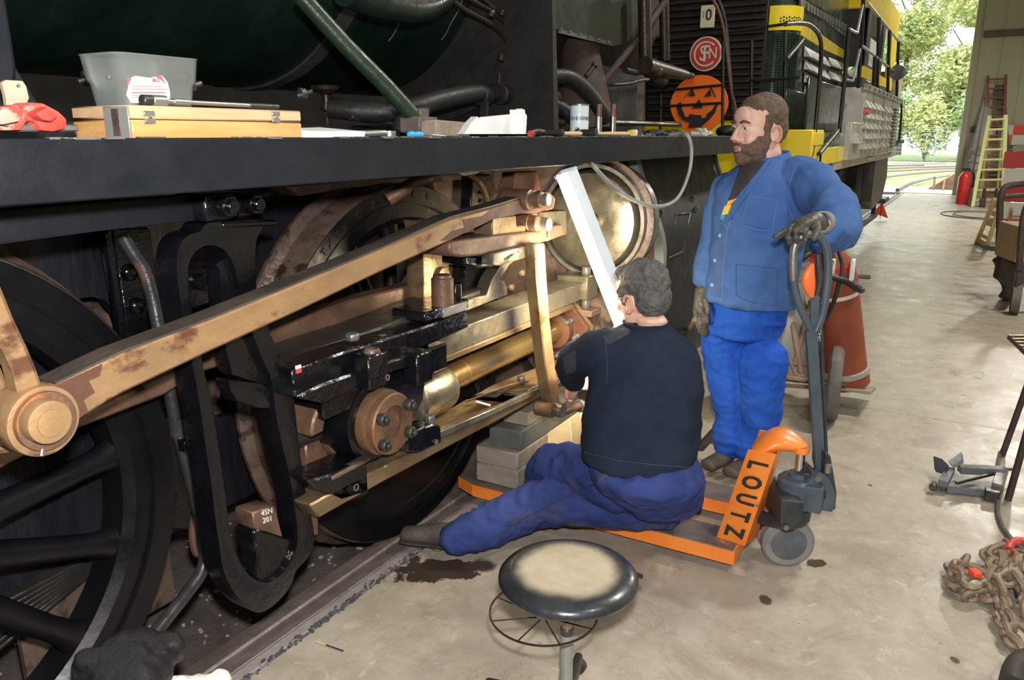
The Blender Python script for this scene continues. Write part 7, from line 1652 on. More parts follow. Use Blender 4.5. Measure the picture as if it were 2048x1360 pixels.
# left hand working at the gland: palm and fingers, part of the body
hl = hp(1150, 774, 2.99); mb.loft([(hl, RT * 0.020, UP * 0.030), (hp(1146, 782, 3.03), RT * 0.016, UP * 0.034), (hp(1142, 786, 3.06), RT * 0.014, UP * 0.034)], 14, 3)
for i in range(4): a = hp(1142, 776 + i * 6, 3.06); finger(mb, [a, hp(1134, 775 + i * 7, 3.09), hp(1136, 780 + i * 7, 3.12), hp(1144, 784 + i * 6, 3.12)], 0.0085)
finger(mb, [hp(1148, 772, 3.02), hp(1140, 764, 3.06), hp(1136, 764, 3.10)], 0.0095)
hr = hp(1195, 765, 3.08); mb.loft([(hr, UP * 0.03, G * 0.018), (hr - RT * 0.05, UP * 0.034, G * 0.016)], 14, 3)
for i in range(4): a = hr - RT * 0.05 + UP * (0.026 - i * 0.017); finger(mb, [a, a - RT * 0.03 + G * 0.01, a - RT * 0.04 + G * 0.03], 0.0085)
man2 = remesh(mb, 'person', 'skin', None, 0.0055, 3)
tag(man2, 'grey-haired man in navy sweater sitting on the pallet truck, his back turned', 'person')
mb = MB()
mb.ell(Lg(-0.022 * kk, 0, 0.052 * kk), (0.106 * kk, 0.088 * kk, 0.096 * kk), Rg, 24, 16); mb.ell(Lg(-0.052 * kk, 0, -0.005 * kk), (0.068 * kk, 0.080 * kk, 0.085 * kk), Rg, 24, 14); mb.ell(Lg(0.045, 0, 0.085), (0.045, 0.062, 0.035), Rg)
for s in (-1, 1): mb.ell(Lg(0.018, s * 0.064, 0.02), (0.028, 0.020, 0.045), Rg)
remesh(mb, 'hair', 'hair_grey', man2, 0.0045, 2, lambda p, n: 0.004 * noise.noise(p * 90) + 0.005 * noise.noise(p * 38) + 0.002)
# spectacles
for s in (-1, 1): MB().ring([(0.020, 0), (0.022, 0), (0.022, 0.002), (0.020, 0.002)], Lg(0.112, s * 0.034, 0.006), f2, 24).build('spectacles_rim', 'chrome_dull', man2)
MB().tube([Lg(0.108, 0.056, 0.008), Lg(0.04, 0.078, 0.004), Lg(-0.01, 0.080, 0.0)], 0.0015, 6).build('spectacles_arm', 'chrome_dull', man2)
MB().tube([Lg(0.116, -0.014, 0.008), Lg(0.118, 0, 0.012), Lg(0.116, 0.014, 0.008)], 0.0013, 6).build('spectacles_bridge', 'chrome_dull', man2)
mb = MB(); e0 = Lg(-0.008 * kk, 0.082, -0.020); mb.tube([e0 + Rg @ V((math.cos(t) * 0.020, 0.003, math.sin(t) * 0.030)) for t in [0.3 + k_ * 0.55 for k_ in range(10)]], 0.005, 8, 2); mb.build('ear_rim', 'skin_red', man2)
# navy sweater
mb = MB()
mb.loft([(hp(1290, 652, 2.73), RT * 0.075, G * 0.07), (hp(1288, 668, 2.73), RT * 0.125, G * 0.09), (hp(1288, 700, 2.72), RT * 0.188, G * 0.125), (hp(1290, 760, 2.70), RT * 0.205, G * 0.150), (hp(1284, 830, 2.66), RT * 0.212, G * 0.170), (hp(1279, 890, 2.62), RT * 0.205, G * 0.170), (hp(1274, 925, 2.60), RT * 0.200 - UP * 0.02, G * 0.165)], 32, 4, 0.15)
mb.limb([hp(1222, 700, 2.70), hp(1190, 705, 2.74), hp(1155, 720, 2.82), hp(1145, 732, 2.88)], [0.078, 0.076, 0.068, 0.062])
mb.limb([hp(1145, 730, 2.87), hp(1144, 748, 2.93), hp(1150, 764, 2.98)], [0.062, 0.052, 0.042])
mb.limb([hp(1345, 712, 2.78), hp(1330, 735, 2.92), hp(1300, 755, 3.02), hp(1215, 765, 3.07)], [0.078, 0.066, 0.058, 0.042])
sw = remesh(mb, 'sweater', 'sweater_navy', man2, 0.0085, 5, lambda p, n: folds(p, (6, 6, 11), 0.007, 5.5) + folds(p, (14, 14, 14), 0.003, 2))
ts = bvh(sw)
decal(ts, 'shoulder_patch', [(1204, 672), (1266, 646), (1258, 668), (1216, 690)], 'patch_grey', man2, 8, 6, 0.003, 0.003)
decal(ts, 'elbow_patch', [(1124, 716), (1150, 700), (1152, 742), (1132, 750)], 'patch_grey', man2, 6, 8, 0.003, 0.003)
seam(ts, 'armhole_seam', [(1210, 676), (1214, 720), (1213, 770)], 'patch_grey', man2, 0.0022)
seam(ts, 'hem_band', [(1168, 905), (1240, 922), (1310, 930), (1392, 936)], 'patch_grey', man2, 0.0022)
mb = MB(); mb.ring([(0.066, -0.012), (0.076, -0.014), (0.080, 0.012), (0.070, 0.014)], hp(1289, 650, 2.735), UP * 0.9 - G * 0.25, 32); mb.build('neck_band', 'sweater_navy', man2)
# navy trousers
mb = MB()
mb.loft([(hp(1288, 915, 2.60), RT * 0.185, G * 0.155), (hp(1296, 955, 2.56), RT * 0.190, G * 0.165), (pz(1312, 1000, 0.24), RT * 0.165, G * 0.16)], 28, 4, 0.5)
mb.limb([pz(1330, 985, 0.235), pz(1250, 990, 0.235), pz(1160, 992, 0.22), pz(1065, 1012, 0.17), pz(985, 1050, 0.125), pz(925, 1072, 0.095), pz(898, 1080, 0.085)], [0.135, 0.128, 0.110, 0.088, 0.080, 0.066, 0.052])
mb.limb([hp(1250, 960, 2.66), hp(1160, 940, 2.82), hp(1102, 930, 2.93)], [0.12, 0.098, 0.086]); mb.limb([hp(1104, 930, 2.93), hp(1088, 960, 2.97), hp(1085, 1000, 3.0)], [0.086, 0.074, 0.066])
tr2 = remesh(mb, 'trousers', 'trouser_navy', man2, 0.0085, 5, lambda p, n: folds(p, (9, 11, 8), 0.011, 12.5) + folds(p, (26, 14, 26), 0.005, 4))
t2 = bvh(tr2)
seam(t2, 'side_seam', [(1240, 945), (1150, 985), (1060, 1030), (985, 1075)], 'patch_grey', man2, 0.002)
decal(t2, 'belt_glimpse', [(1212, 925), (1250, 938), (1262, 952), (1222, 940)], 'trouser_blue', man2, 6, 4, 0.004, 0.003)
# boots
def boot(heel, toe, parent, up_, name='boot'):
    f = (toe - heel); L_ = f.length; f.normalize(); sd = f.cross(up_).normalized(); up2 = sd.cross(f)
    mb = MB(); mb.loft([(heel + up2 * 0.005, sd * 0.040, up2 * 0.045), (heel + f * L_ * 0.35 + up2 * 0.002, sd * 0.042, up2 * 0.044), (heel + f * L_ * 0.7 - up2 * 0.006, sd * 0.050, up2 * 0.034), (heel + f * L_ * 0.95 - up2 * 0.010, sd * 0.046, up2 * 0.032)], 20, 4, 0.75)
    mb.limb([heel + up2 * 0.012, heel - f * 0.07 + up2 * 0.025], [0.047, 0.046]); b = remesh(mb, name, 'boot', parent, 0.005, 3)
    mb = MB(); mb.loft([(heel - up2 * 0.042, sd * 0.040, up2 * 0.012), (heel + f * L_ * 0.35 - up2 * 0.040, sd * 0.038, up2 * 0.010), (heel + f * L_ * 0.75 - up2 * 0.038, sd * 0.052, up2 * 0.010), (heel + f * L_ * 1.0 - up2 * 0.034, sd * 0.044, up2 * 0.009)], 20, 4, 0.9); mb.build('sole', 'sole', b)
    for k_ in range(4):
        a = heel + f * L_ * (0.34 + 0.09 * k_) + up2 * (0.046 - 0.006 * k_); MB().tube([a - sd * 0.022, a + up2 * 0.006, a + sd * 0.022 + f * 0.012], 0.0022, 6, 3).build('lace', 'sole', b)
    return b
boot(pz(905, 1072, 0.075), pz(806, 1062, 0.065), man2, (V((0.25, 0.1, 1)) - RT * 0.0).normalized())
a = pz(868, 1090, 0.02); MB().tube([a, pz(862, 1096, 0.004), pz(872, 1102, 0.004), pz(884, 1100, 0.004), pz(876, 1094, 0.004)], 0.0018, 6).build('loose_lace', 'sole', man2)
# ================================================================ welding bottle cart
wc_ = thing('gas_bottle_cart', 'welding cart with tall dark red gas bottle and big rubber wheels behind the standing man', 'cart', tuple(pz(1670, 830)))
DB2 = 4.45
b0 = hp(1692, 768, 4.5); b1 = hp(1668, 540, 4.42); ba = (b1 - b0).normalized(); BL = (b1 - b0).length
bt = MB().lathe([(0.11, 0), (0.135, 0.015), (0.135, 0.05), (0.128, 0.08), (0.122, BL * 0.9), (0.115, BL * 1.0), (0.095, BL + 0.06), (0.06, BL + 0.11), (0.04, BL + 0.14), (0.04, BL + 0.18), (0.0, BL + 0.18)], b0, ba, 40).build('red_bottle', 'bottle_red', wc_, label='dark red gas bottle')
MB().ring([(0.124, 0.08), (0.140, 0.085), (0.140, 0.115), (0.124, 0.12)], b0, ba, 36).build('rope_band', 'rope', bt)
MB().lathe([(0.1235, BL * 0.80), (0.1245, BL * 0.80), (0.1235, BL * 0.83), (0.12, BL * 0.83)], b0, ba, 36).build('white_band', 'sign_white', bt)
t0 = b0 + ba * (BL + 0.02)
MB().ring([(0.10, -0.06), (0.112, -0.06), (0.108, 0.02), (0.096, 0.02)], t0, ba, 36).build('red_collar', 'ext_red', bt)
for dx in (-0.05, 0.06): MB().box(t0 + RT * dx - G * 0.11, (0.06, 0.02, 0.12)).build('paper_label', 'label_white', bt, 0.004)
MB().lathe([(0.05, 0), (0.055, 0.01), (0.055, 0.05), (0.03, 0.07), (0.0, 0.07)], hp(1640, 500, 4.3), ba, 24).build('blue_cap', 'blue_cap', wc_)
MB().box(hp(1628, 515, 4.28), (0.07, 0.03, 0.05)).build('regulator', 'ext_red', wc_, 0.005)
# white bottle beside it
c0 = hp(1604, 745, 4.6); c1 = hp(1578, 640, 4.5); ca = (c1 - c0).normalized()
MB().lathe([(0.10, 0), (0.115, 0.02), (0.115, 0.55), (0.09, 0.65), (0.04, 0.72), (0.0, 0.74)], c0, ca, 32).build('white_bottle', 'bottle_white', wc_)
MB().lathe([(0.115, 0), (0.118, 0.02), (0.115, 0.06), (0.09, 0.08), (0.04, 0.1), (0.0, 0.1)], hp(1625, 700, 4.62), ca, 32).build('third_bottle', 'ext_red', wc_)
# frame
for a, b, r in (((1565, 725, 4.35), (1625, 730, 4.35), 0.014), ((1560, 752, 4.30), (1625, 762, 4.30), 0.016), ((1583, 630, 4.4), (1602, 745, 4.33), 0.018), ((1572, 700, 4.35), (1592, 750, 4.3), 0.010), ((1622, 600, 4.4), (1590, 725, 4.35), 0.014), ((1588, 608, 4.3), (1604, 608, 4.3), 0.014), ((1560, 770, 4.6), (1725, 782, 4.6), 0.012)):
    MB().tube([hp(*a), hp(*b)], r, 10, 1).build('frame_tube', 'rust_frame', wc_)
MB().box(b0 - ba * 0.02, (0.34, 0.30, 0.02), Matrix.Rotation(0.2, 3, 'Y')).build('foot_plate', 'wood_grey', wc_, 0.003)
wa = V((0.36, -0.93, 0)).normalized(); wcc = hp(1668, 768, 4.24); wcc.z = 0.215
wa = (RT * 0.80 + G * 0.60) * 1.0; wa.z = 0; wa.normalize(); wa = (RT * 0.92 - G * 0.40).normalized()
for k in (0, 1):
    q = wcc - wa * 0.55 * k
    w = MB().ring([(0.145, -0.03), (0.19, -0.038), (0.213, -0.022), (0.217, 0.0), (0.213, 0.022), (0.19, 0.038), (0.145, 0.03)], q, wa, 44).build('rubber_tyre', 'rubber', wc_)
    MB().lathe([(0.0, 0.03), (0.03, 0.03), (0.035, 0.012), (0.11, 0.004), (0.135, 0.02), (0.15, 0.024), (0.15, -0.024), (0.0, -0.024)], q, wa, 36).build('wheel_hub', 'rust_frame', w)
    MB().hexa(q, q + wa * 0.06, 0.02).build('hub_nut', 'dark_steel', w)
MB().cyl(wcc, wcc - wa * 0.55, 0.016, n=12).build('axle', 'dark_steel', wc_)
MB().tube([hp(1655, 552, 4.2), hp(1690, 562, 4.18), hp(1718, 580, 4.2), hp(1722, 578, 4.3), hp(1690, 555, 4.35)], 0.016, 10).build('gas_hose', 'hose_black', wc_)
MB().tube([hp(1680, 556, 4.2), hp(1672, 590, 4.2), hp(1660, 620, 4.22), hp(1644, 645, 4.25)], 0.012, 10).build('gas_hose', 'hose_black', wc_)
MB().tube([hp(1676, 500, 4.25), hp(1684, 530, 4.22), hp(1682, 556, 4.2)], 0.010, 10).build('gas_hose', 'pipe_grey', wc_)
o = MB().box(pz(1708, 552, 0.015) , (0.12, 0.35, 0.03), Matrix.Rotation(0.1, 3, 'Z')).build('wooden_chock', 'wood_dark', None, 0.004); tag(o, 'small yellowish wooden block on the floor behind the gas bottle', 'block')
# floor hose by the casing
o = MB().tube([hp(1398, 612, 3.9), hp(1384, 650, 3.95), pz(1365, 672, 0.05), pz(1352, 680, 0.012), pz(1300, 700, 0.012)], 0.012, 8).build('copper_hose', 'rust_frame'); tag(o, 'thin rusty hose hanging beside the cylinder casing down to the floor', 'hose')
# ================================================================ ladders at the far wall
def ladder(name, label, a0, a1, b0, b1, n, m, r=0.03, grp=None):
    t = thing(name, label, 'ladder', tuple((a0 + b0) / 2), grp)
    MB().bar(a0, a1, r * 2, r * 1.3).build('stile', m, t); MB().bar(b0, b1, r * 2, r * 1.3).build('stile', m, t)
    for k in range(n): f = (k + 0.6) / n; MB().cyl(a0.lerp(a1, f), b0.lerp(b1, f), r * 0.75, n=8).build('rung', m, t)
    return t
def wp(x, y, X): return pX(x, y, X)
def g0(x, y): p = pz(x, y, 0.0); return p
a0, b0 = pz(1945, 414), pz(2005, 412); X_ = a0.x
a1, b1 = wp(1979, 232, X_ + 1.2), wp(2012, 230, X_ + 1.2)
ls = ladder('step_ladder', 'yellow wooden step ladder standing open in front of the far wall', a0, a1, b0, b1, 9, 'ladder_yellow', 0.035)
for (q0, q1) in (((1960, 400), (1981, 235)), ((1993, 400), (2008, 235))): MB().bar(pz(*q0) + V((1.0, 0, 0)) * 0, wp(*q1, X_ + 1.25), 0.05, 0.04).build('back_stile', 'ladder_yellow', ls)
a0, b0 = pz(1970, 402), pz(2003, 402); X2 = WX - 0.45
ladder('leaning_ladder', 'tall dull red ladder leaning on the far wall behind the step ladder', a0, wp(1976, 152, WX - 0.1), b0, wp(2012, 150, WX - 0.1), 13, 'ladder_red', 0.03)
a0, b0 = pz(1915, 404), pz(1936, 408)
ladder('leaning_ladder', 'narrow grey ladder leaning left of the step ladder by the door post', a0, wp(1968, 205, WX - 0.2), b0, wp(1976, 200, WX - 0.2), 9, 'ladder_grey', 0.028)
for i, (x0, y0, x1, y1, lb) in enumerate(((1926, 408, 1972, 196, 'leftmost grey pole leaning with the narrow ladder'), (1941, 412, 1979, 190, 'grey pole leaning between the narrow ladder and the step ladder'), (2016, 400, 2000, 170, 'dark plank leaning behind the step ladder'))):
    o = MB().bar(pz(x0, y0), wp(x1, y1, WX - 0.12), 0.10 if i < 2 else 0.22, 0.05).build('leaning_pole' if i < 2 else 'leaning_plank', 'ladder_grey' if i < 2 else 'wood_dark'); tag(o, lb, 'pole' if i < 2 else 'plank')
fx = thing('fire_extinguisher', 'red fire extinguisher on the floor at the foot of the narrow ladder', 'extinguisher', tuple(pz(1923, 408)))
p = pz(1923, 408); hE = 0.78; MB().lathe([(0.13, 0), (0.14, 0.02), (0.14, 0.30), (0.142, 0.31), (0.14, 0.32), (0.14, 0.62), (0.09, 0.72), (0.03, 0.76), (0.0, 0.76)], p, V((0, 0, 1)), 24).build('body', 'ext_red', fx); MB().box(p + V((0, 0, 0.80)), (0.05, 0.16, 0.07)).build('valve', 'print_black', fx)
MB().tube([p + V((0, -0.05, 0.78)), p + V((0, -0.17, 0.7)), p + V((0, -0.17, 0.3))], 0.02, 8).build('hose', 'hose_black', fx)
# red and white target board, clamps
rb = thing('checker_board', 'small red and white quartered board on the far wall', 'sign', tuple(wp(2024, 270, WX - 0.1)))
cb_ = wp(2025, 270, WX - 0.12)
for i in (0, 1):
    for j in (0, 1): MB().box(cb_ + V((0, (i - 0.5) * 0.28, (j - 0.5) * 0.25)), (0.02, 0.278, 0.248)).build('panel', 'orange_red' if (i + j) % 2 else 'white_paint', rb)
for i in (0, 1): MB().box(cb_ + V((0, 0.55, (i - 0.5) * 0.16)), (0.02, 0.35, 0.158)).build('panel', 'white_paint' if i else 'orange_red', rb)
for i, x in enumerate((1964, 1988)):
    p = pz(x, 414); t = thing('rail_clamp', 'small dark clamp on the floor under the step ladder, %s' % ('left one' if i == 0 else 'right one'), 'clamp', tuple(p)); MB().box(p + V((0, 0, 0.10)), (0.25, 0.12, 0.2)).build('base', 'dark_red_rust', t, 0.02); MB().cyl(p + V((0, 0, 0.2)), p + V((0, 0, 0.42)), 0.03, n=10).build('screw', 'dark_steel', t); MB().bar(p + V((0, -0.12, 0.42)), p + V((0, 0.12, 0.42)), 0.03, 0.03).build('tommy_bar', 'dull_steel', t)
# coil of wire on floor
cw = pz(1965, 430, 0.01); mb = MB(); mb.tube([cw + V((math.cos(t) * 0.9, math.sin(t) * 0.75, 0.0)) for t in [2 * PI * k / 24 for k in range(24)]], 0.012, 6, 2, True); mb.tube([cw + V((-0.1 + math.cos(t) * 0.8, -0.1 + math.sin(t) * 0.62, 0.015)) for t in [2 * PI * k / 24 for k in range(22)]], 0.012, 6, 2); o = mb.build('wire_coil', 'cable_dark'); tag(o, 'loose loops of dark wire on the floor before the ladders', 'wire')
# dark clutter: tall shelves corner objects by the wall
for (x, y0, y1, w, m, nm, lb) in ((2028, 300, 398, 0.5, 'wood_dark', 'leaning_board', 'dark board leaning on the far wall right of the ladders'), (2040, 290, 396, 0.4, 'ladder_grey', 'leaning_sheet', 'grey-brown sheet leaning at the right edge of the far wall')):
    a = pz(x, y1); b = wp(x + 4, y0, WX - 0.2); o = MB().bar(a, b, w, 0.04, up=V((1, 0, 0))).build(nm, m, None, 0.005); tag(o, lb, 'board')
rdr = thing('barrier_board', 'red and white striped barrier boards stacked behind the trolley', 'barrier', tuple(pz(2046, 420)))
for k in range(5):
    c = hp(2046, 320 + k * 34, 12.0); MB().box(c, (0.03, 0.5, 0.24)).build('stripe_board', 'reflect_red' if k % 2 == 0 else 'white_paint', rdr)
c = hp(2046, 480, 12.0); MB().box(V((c.x, c.y, c.z / 2)), (0.06, 0.4, max(0.1, c.z))).build('post', 'cart_dark', rdr)
al = ladder('aluminium_ladder', 'bright aluminium ladder leaning behind the trolley at the right edge', pz(2012, 505), hp(2034, 330, 13.5), pz(2052, 510), hp(2066, 330, 13.5), 7, 'chrome_dull', 0.022)
# small yellow stand (tipped step)
ys = thing('yellow_frame', 'small yellow wooden step frame leaning beside the trolley', 'stool', tuple(pz(1960, 500)))
Yq = lambda x, y, D: hp(x, y, D)
DY = 10.2
a, b, c, d = pz(1952, 487), pz(1972, 498), Yq(2003, 402, 10.6), Yq(1990, 398, 10.6)
MB().bar(a, d, 0.05, 0.04).build('side_rail', 'yellow_wood', ys); MB().bar(b, c, 0.05, 0.04).build('side_rail', 'yellow_wood', ys)
for f0_, f1_ in ((0.0, 0.14), (0.18, 0.26), (0.46, 0.60), (0.68, 0.78), (0.86, 0.98)): MB().prism([a.lerp(d, f0_), b.lerp(c, f0_), b.lerp(c, f1_), a.lerp(d, f1_)], V((0.02, 0, 0))).build('slat', 'yellow_wood', ys)
MB().bar(b, pz(2010, 503), 0.16, 0.12).build('back_leg', 'wood_dark', ys)
# trolley at the right edge
tq = thing('trolley', 'dark flat trolley with tubular handles at the right edge', 'trolley', tuple(pz(2030, 600)))
TD = 8.2
MB().tube([hp(1998, 500, 7.6), hp(2000, 420, 7.6), hp(2004, 385, 7.6), hp(2018, 371, 7.6), hp(2060, 366, 7.6)], 0.030, 12, 4).build('handle', 'cart_dark', tq)
MB().tube([hp(2000, 394, 7.6), hp(2060, 390, 7.6)], 0.022, 10, 1).build('handle_bar', 'cart_dark', tq)
MB().tube([hp(2038, 540, 6.9), hp(2046, 440, 6.9), hp(2060, 400, 6.9)], 0.028, 12, 3).build('handle', 'cart_dark', tq)
A, B, C_, D2 = hp(1998, 500, 7.6), hp(2035, 536, 6.9), hp(2120, 536, 6.9), hp(2100, 498, 7.6)
zt_ = (A.z + B.z) / 2
for p in (A, B, C_, D2): p.z = zt_
MB().prism([A, B, C_, D2], (0, 0, -0.06)).build('deck', 'cart_dark', tq, 0.005)
MB().bar(A - V((0, 0, 0.12)), B - V((0, 0, 0.12)), 0.03, 0.22).build('side_rail', 'cart_dark', tq, 0.004)
MB().bar(B - V((0, 0, 0.12)), C_ - V((0, 0, 0.12)), 0.03, 0.16).build('side_rail', 'cart_dark', tq, 0.004)
MB().limb([hp(1995, 520, 7.5), hp(1996, 548, 7.5), hp(2008, 562, 7.4), hp(2006, 592, 7.4)], [0.045, 0.045, 0.04, 0.04]).build('leg', 'cart_dark', tq)
for x, y, D in ((2030, 606, 7.0), (2012, 600, 7.6)):
    p = hp(x, y, D); p.z = 0.17; w = MB().lathe([(0.0, -0.03), (0.05, -0.03), (0.13, -0.02), (0.17, -0.035), (0.17, 0.035), (0.13, 0.02), (0.0, 0.03)], p, (RT * 0.85 - G * 0.5).normalized(), 28).build('wheel', 'rubber', tq)
    MB().bar(p, V((p.x, p.y, zt_ - 0.1)), 0.08, 0.05).build('fork', 'cart_dark', w)
o = MB().box(hp(2052, 505, 7.2) + V((0, 0, 0.10)), (0.5, 0.35, 0.32), Matrix.Rotation(0.3, 3, 'Z')).build('cardboard_box', 'cardboard', None, 0.005); tag(o, 'brown cardboard box on the trolley deck', 'box')
# corrugated offcut and trestle legs at the right edge
tr_ = thing('trestle_table', 'steel trestle with slanted dark tube legs at the right edge', 'trestle', tuple(pz(2012, 930)))
L1a, L1b = pz(2004, 912, 0.0), pz(2016, 1000, 0.0)
a = hp(2044, 800, (L1a.dot(G))); b = hp(2058, 850, (L1b.dot(G)))
MB().cyl(L1a, L1a + (a - L1a) * 1.6, 0.015, n=14).build('leg', 'trestle', tr_); MB().cyl(L1b, L1b + (b - L1b) * 1.6, 0.015, n=14).build('leg', 'trestle', tr_)
MB().tube([hp(2044, 885, 3.95), hp(2020, 893, 3.95), hp(2004, 905, 3.95), hp(2000, 930, 3.9)], 0.008, 8).build('rail', 'trestle', tr_)
tp = [hp(2014, 672, 3.6), hp(2060, 690, 3.6), hp(2075, 760, 3.3), hp(2046, 728, 3.3)]
for p in tp: p.z = tp[0].z
tt_ = MB().prism(tp, (0, 0, -0.015)).build('table_top', 'dark_steel', tr_, 0.003)
for k in range(5): f = (k + 0.5) / 5; MB().bar(tp[0].lerp(tp[3], f) + V((0, 0, 0.006)), tp[1].lerp(tp[2], f) + V((0, 0, 0.006)), 0.02, 0.012).build('rib', 'worn_bar', tt_)
# scissor jack on floor
jk_ = thing('scissor_jack', 'grey steel scissor jack lying on the floor near the trestle legs', 'jack', tuple(pz(1940, 960)))
def jb(p, q, w, h, m='jack_grey', nm='arm', z=0.0): MB().bar(pz(*p, z), pz(*q, z), w, h).build(nm, m, jk_, 0.003)
jb((1918, 938), (2005, 942), 0.045, 0.035, z=0.06); jb((1892, 975), (1995, 985), 0.05, 0.035, z=0.02)
jb((1900, 940), (1886, 968), 0.04, 0.03, z=0.05); jb((2006, 940), (1994, 975), 0.045, 0.035, z=0.05, m='dull_steel')
jb((1912, 966), (2010, 942), 0.014, 0.014, 'dark_steel', 'screw', 0.055); jb((2000, 942), (2024, 938), 0.012, 0.012, 'dark_steel', 'screw_end', 0.055)
mb = MB(); q = [pz(1870, 918, 0.08), pz(1872, 945, 0.02), pz(1892, 950, 0.03), pz(1900, 936, 0.09), pz(1888, 924, 0.10)]; mb.prism(q, (0.01, 0.01, 0.012)); mb.build('base_plate', 'truck_grey', jk_, 0.002)
mb = MB(); mb.prism([pz(1900, 928, 0.08), pz(1926, 910, 0.07), pz(1928, 926, 0.08), pz(1908, 938, 0.07)], (0.01, 0.01, 0.012)); mb.build('base_plate', 'jack_grey', jk_, 0.002)
for q in ((1886, 972), (1866, 975), (1980, 990), (2006, 942)): p = pz(*q, 0.03); MB().hexa(p - V((0.01, 0, 0)), p + V((0.02, 0.0, 0)), 0.018).build('pivot_nut', 'dark_steel', jk_, 0.002)
MB().box(pz(1984, 990, 0.025), (0.05, 0.06, 0.05)).build('gear_block', 'dark_steel', jk_, 0.004)
o = MB().tube([pz(2000, 905, 0.012), pz(1996, 935, 0.012), pz(2004, 970, 0.012), pz(1995, 1010, 0.012), pz(2004, 1050, 0.012), pz(2030, 1085, 0.012), pz(2070, 1120, 0.012)], 0.009, 8, 5).build('floor_cable', 'cable_dark'); tag(o, 'dark grey cable running over the floor past the trestle to the chains', 'cable')
# chains
chn = thing('chain_heap', 'heap of heavy rusty lifting chain with red hooks at the lower right', 'chain', tuple(pz(1960, 1150)))
lk = MB(); Rm, rr_ = 0.024, 0.0115
P = [V((math.cos(t) * 0.02 + (0.018 if math.cos(t) > 0 else -0.018), math.sin(t) * Rm, 0)) for t in [2 * PI * k / 12 for k in range(12)]]
lk.tube(P, rr_, 6, 1, True); l0 = lk.build('chain_link', 'chain', chn); me0 = l0.data
rnd = random.Random(11)
path = []
def addp(pts):
    P = [pz(x, y, z) for x, y, z in pts]
    for a, b in zip(P, P[1:]):
        L_ = (b - a).length; n = max(1, int(L_ / 0.047))
        for k in range(n): path.append((a.lerp(b, k / n), (b - a).normalized()))
addp([(1906, 1140, .02), (1920, 1180, .02), (1950, 1195, .02), (1975, 1190, .03), (1985, 1160, .05), (1960, 1140, .06), (1925, 1128, .05), (1915, 1150, .05), (1945, 1165, .07), (1980, 1150, .08), (2000, 1125, .07), (1990, 1105, .05), (1960, 1120, .03)])
addp([(1985, 1110, .03), (2010, 1100, .05), (2030, 1130, .06), (2020, 1160, .08), (1990, 1175, .06), (2000, 1200, .03), (2010, 1230, .02), (2020, 1265, .02), (2035, 1300, .02), (2060, 1325, .02)])
addp([(1985, 1190, .02), (2003, 1215, .02), (2022, 1245, .03), (2040, 1270, .04), (2070, 1300, .03)]); addp([(2020, 1105, .04), (2050, 1130, .07), (2040, 1170, .07), (2060, 1200, .05), (2045, 1235, .03)])
for i, (p, d) in enumerate(path):
    o = l0 if i == 0 else l0.copy()
    if i: COL.objects.link(o)
    roll = Matrix.Rotation((PI / 2 if i % 2 else 0) + rnd.uniform(-0.5, 0.5), 4, 'X'); q = d.to_track_quat('X', 'Z').to_matrix().to_4x4()
    o.parent = chn; o.matrix_parent_inverse = Matrix.Translation(-chn.location)
    o.matrix_basis = Matrix.Translation(p + V((rnd.gauss(0, 0.004), rnd.gauss(0, 0.004), 0.006))) @ q @ roll
MB().tube([pz(2016, 1100, .07), pz(2024, 1086, .08), pz(2044, 1082, .08), pz(2060, 1100, .07), pz(2044, 1116, .06), pz(2024, 1110, .07)], 0.016, 12, 4).build('red_hook', 'red_paint', chn, label='red hook')
MB().box(pz(1950, 1146, .10), (0.04, 0.03, 0.02), Matrix.Rotation(0.6, 3, 'Z')).build('red_link', 'orange_red', chn, 0.003)
MB().box(pz(1978, 1132, .09), (0.03, 0.015, 0.012), Matrix.Rotation(0.3, 3, 'Z')).build('red_link', 'orange_red', chn, 0.002)
o = MB().lathe([(0.0, 0.0), (0.05, 0.0), (0.058, 0.03), (0.05, 0.09), (0.03, 0.10), (0.0, 0.10)], pz(2062, 1200, 0.0), V((0, 0, 1)), 24).build('hoist_block', 'sole'); tag(o, 'black rounded hoist block beside the chains at the frame edge', 'hoist')
mb = MB(); mb.tube([pz(2024, 1370, .04), pz(2034, 1335, .05), pz(2060, 1320, .05), pz(2090, 1335, .05)], 0.035, 14, 4); o = mb.build('rubber_hose', 'sole'); tag(o, 'thick black rubber piece in the lower right corner', 'hose')

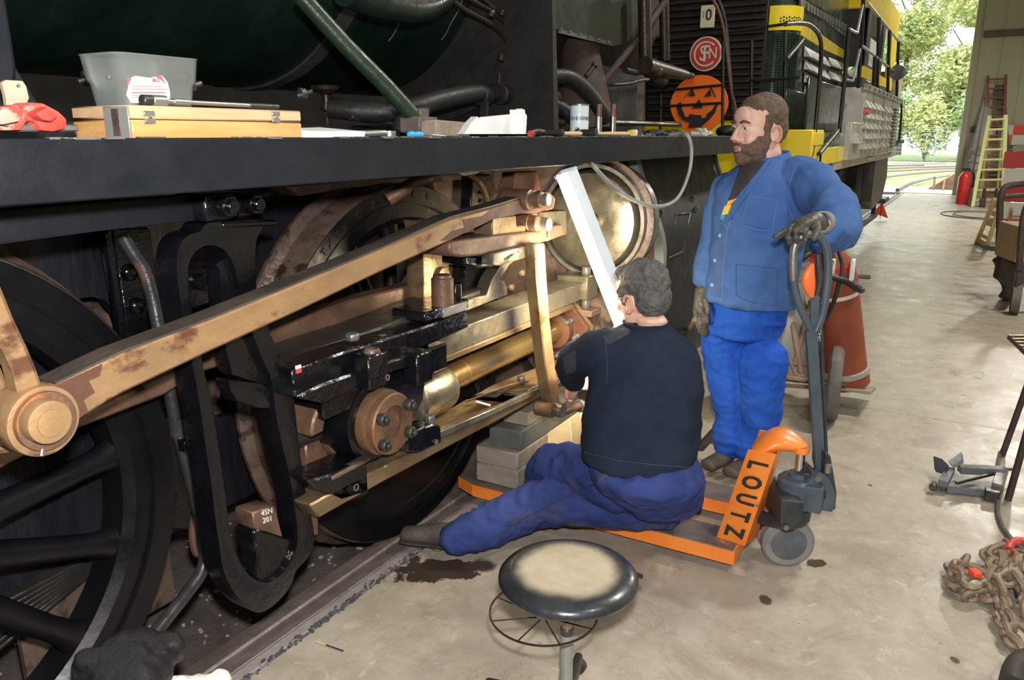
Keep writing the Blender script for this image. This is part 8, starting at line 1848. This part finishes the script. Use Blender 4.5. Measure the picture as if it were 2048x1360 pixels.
# ================================================================ dog at the lower left
dg0 = hp(275, 1345, 1.62)
DZ = 0.45
c = V((pz(285, 1352, DZ).x, pz(285, 1352, DZ).y, 0)); fd = (-RT * 0.2 + G * 1.0).normalized(); sd = V((0, 0, 1)).cross(fd)
mb = MB(); U3 = V((0, 0, 1))
hp1 = pz(262, 1340, 0.47)
bd = (RT * 0.35 - G * 0.94).normalized()   # towards the rump, behind the camera's lower edge
mb.ell(hp1, (0.10, 0.085, 0.085), Matrix.Rotation(math.atan2(bd.y, bd.x), 3, 'Z')); mb.limb([hp1 + bd * 0.02 - U3 * 0.02, hp1 + bd * 0.14 - U3 * 0.06, hp1 + bd * 0.28 - U3 * 0.10, hp1 + bd * 0.5 - U3 * 0.11, hp1 + bd * 0.68 - U3 * 0.12], [0.07, 0.085, 0.12, 0.115, 0.10])
mb.limb([hp1 - bd * 0.04 - U3 * 0.02, hp1 - bd * 0.13 - U3 * 0.06, hp1 - bd * 0.19 - U3 * 0.075], [0.055, 0.035, 0.026])
sdv = V((0, 0, 1)).cross(bd)
for s in (-1, 1):
    mb.limb([hp1 + sdv * s * 0.055 + U3 * 0.04, hp1 + sdv * s * 0.085 + U3 * 0.045, hp1 + sdv * s * 0.10 - U3 * 0.0], [0.03, 0.025, 0.012])
    b0_ = hp1 + bd * 0.28 + sdv * s * 0.075; z0 = b0_.z - 0.14
    mb.limb([V((b0_.x, b0_.y, z0)), V((b0_.x, b0_.y, 0.16)) + bd * 0.015, V((b0_.x, b0_.y, 0.03)), V((b0_.x, b0_.y, 0.02)) - bd * 0.04], [0.05, 0.026, 0.02, 0.024])
    r0_ = hp1 + bd * 0.66 + sdv * s * 0.07
    mb.limb([V((r0_.x, r0_.y, 0.32)), V((r0_.x, r0_.y, 0.24)) - bd * 0.05, V((r0_.x, r0_.y, 0.13)) + bd * 0.07, V((r0_.x, r0_.y, 0.03)) + bd * 0.05, V((r0_.x, r0_.y, 0.02)) + bd * 0.01], [0.075, 0.055, 0.026, 0.02, 0.024])
mb.limb([hp1 + bd * 0.74 - U3 * 0.08, hp1 + bd * 0.86 - U3 * 0.18, hp1 + bd * 0.95 - U3 * 0.25], [0.03, 0.035, 0.015])
dog = remesh(mb, 'dog', 'dog_black', None, 0.007, 3, lambda p, n: 0.004 * noise.noise(V((p.x * 50, p.y * 50, p.z * 20))) + 0.005 * noise.noise(p * 25)); tag(dog, 'black and white dog, only the top of its head showing at the lower left', 'dog')
wr = MB(); q = pz(438, 1352, 0.36); wr.ell(pz(436, 1366, 0.36), (0.032, 0.028, 0.030)); wr.limb([pz(350, 1392, 0.38), pz(430, 1372, 0.36)], [0.045, 0.026]); remesh(wr, 'white_ruff', 'dog_white', dog, 0.006, 2, lambda p, n: 0.004 * noise.noise(p * 60))
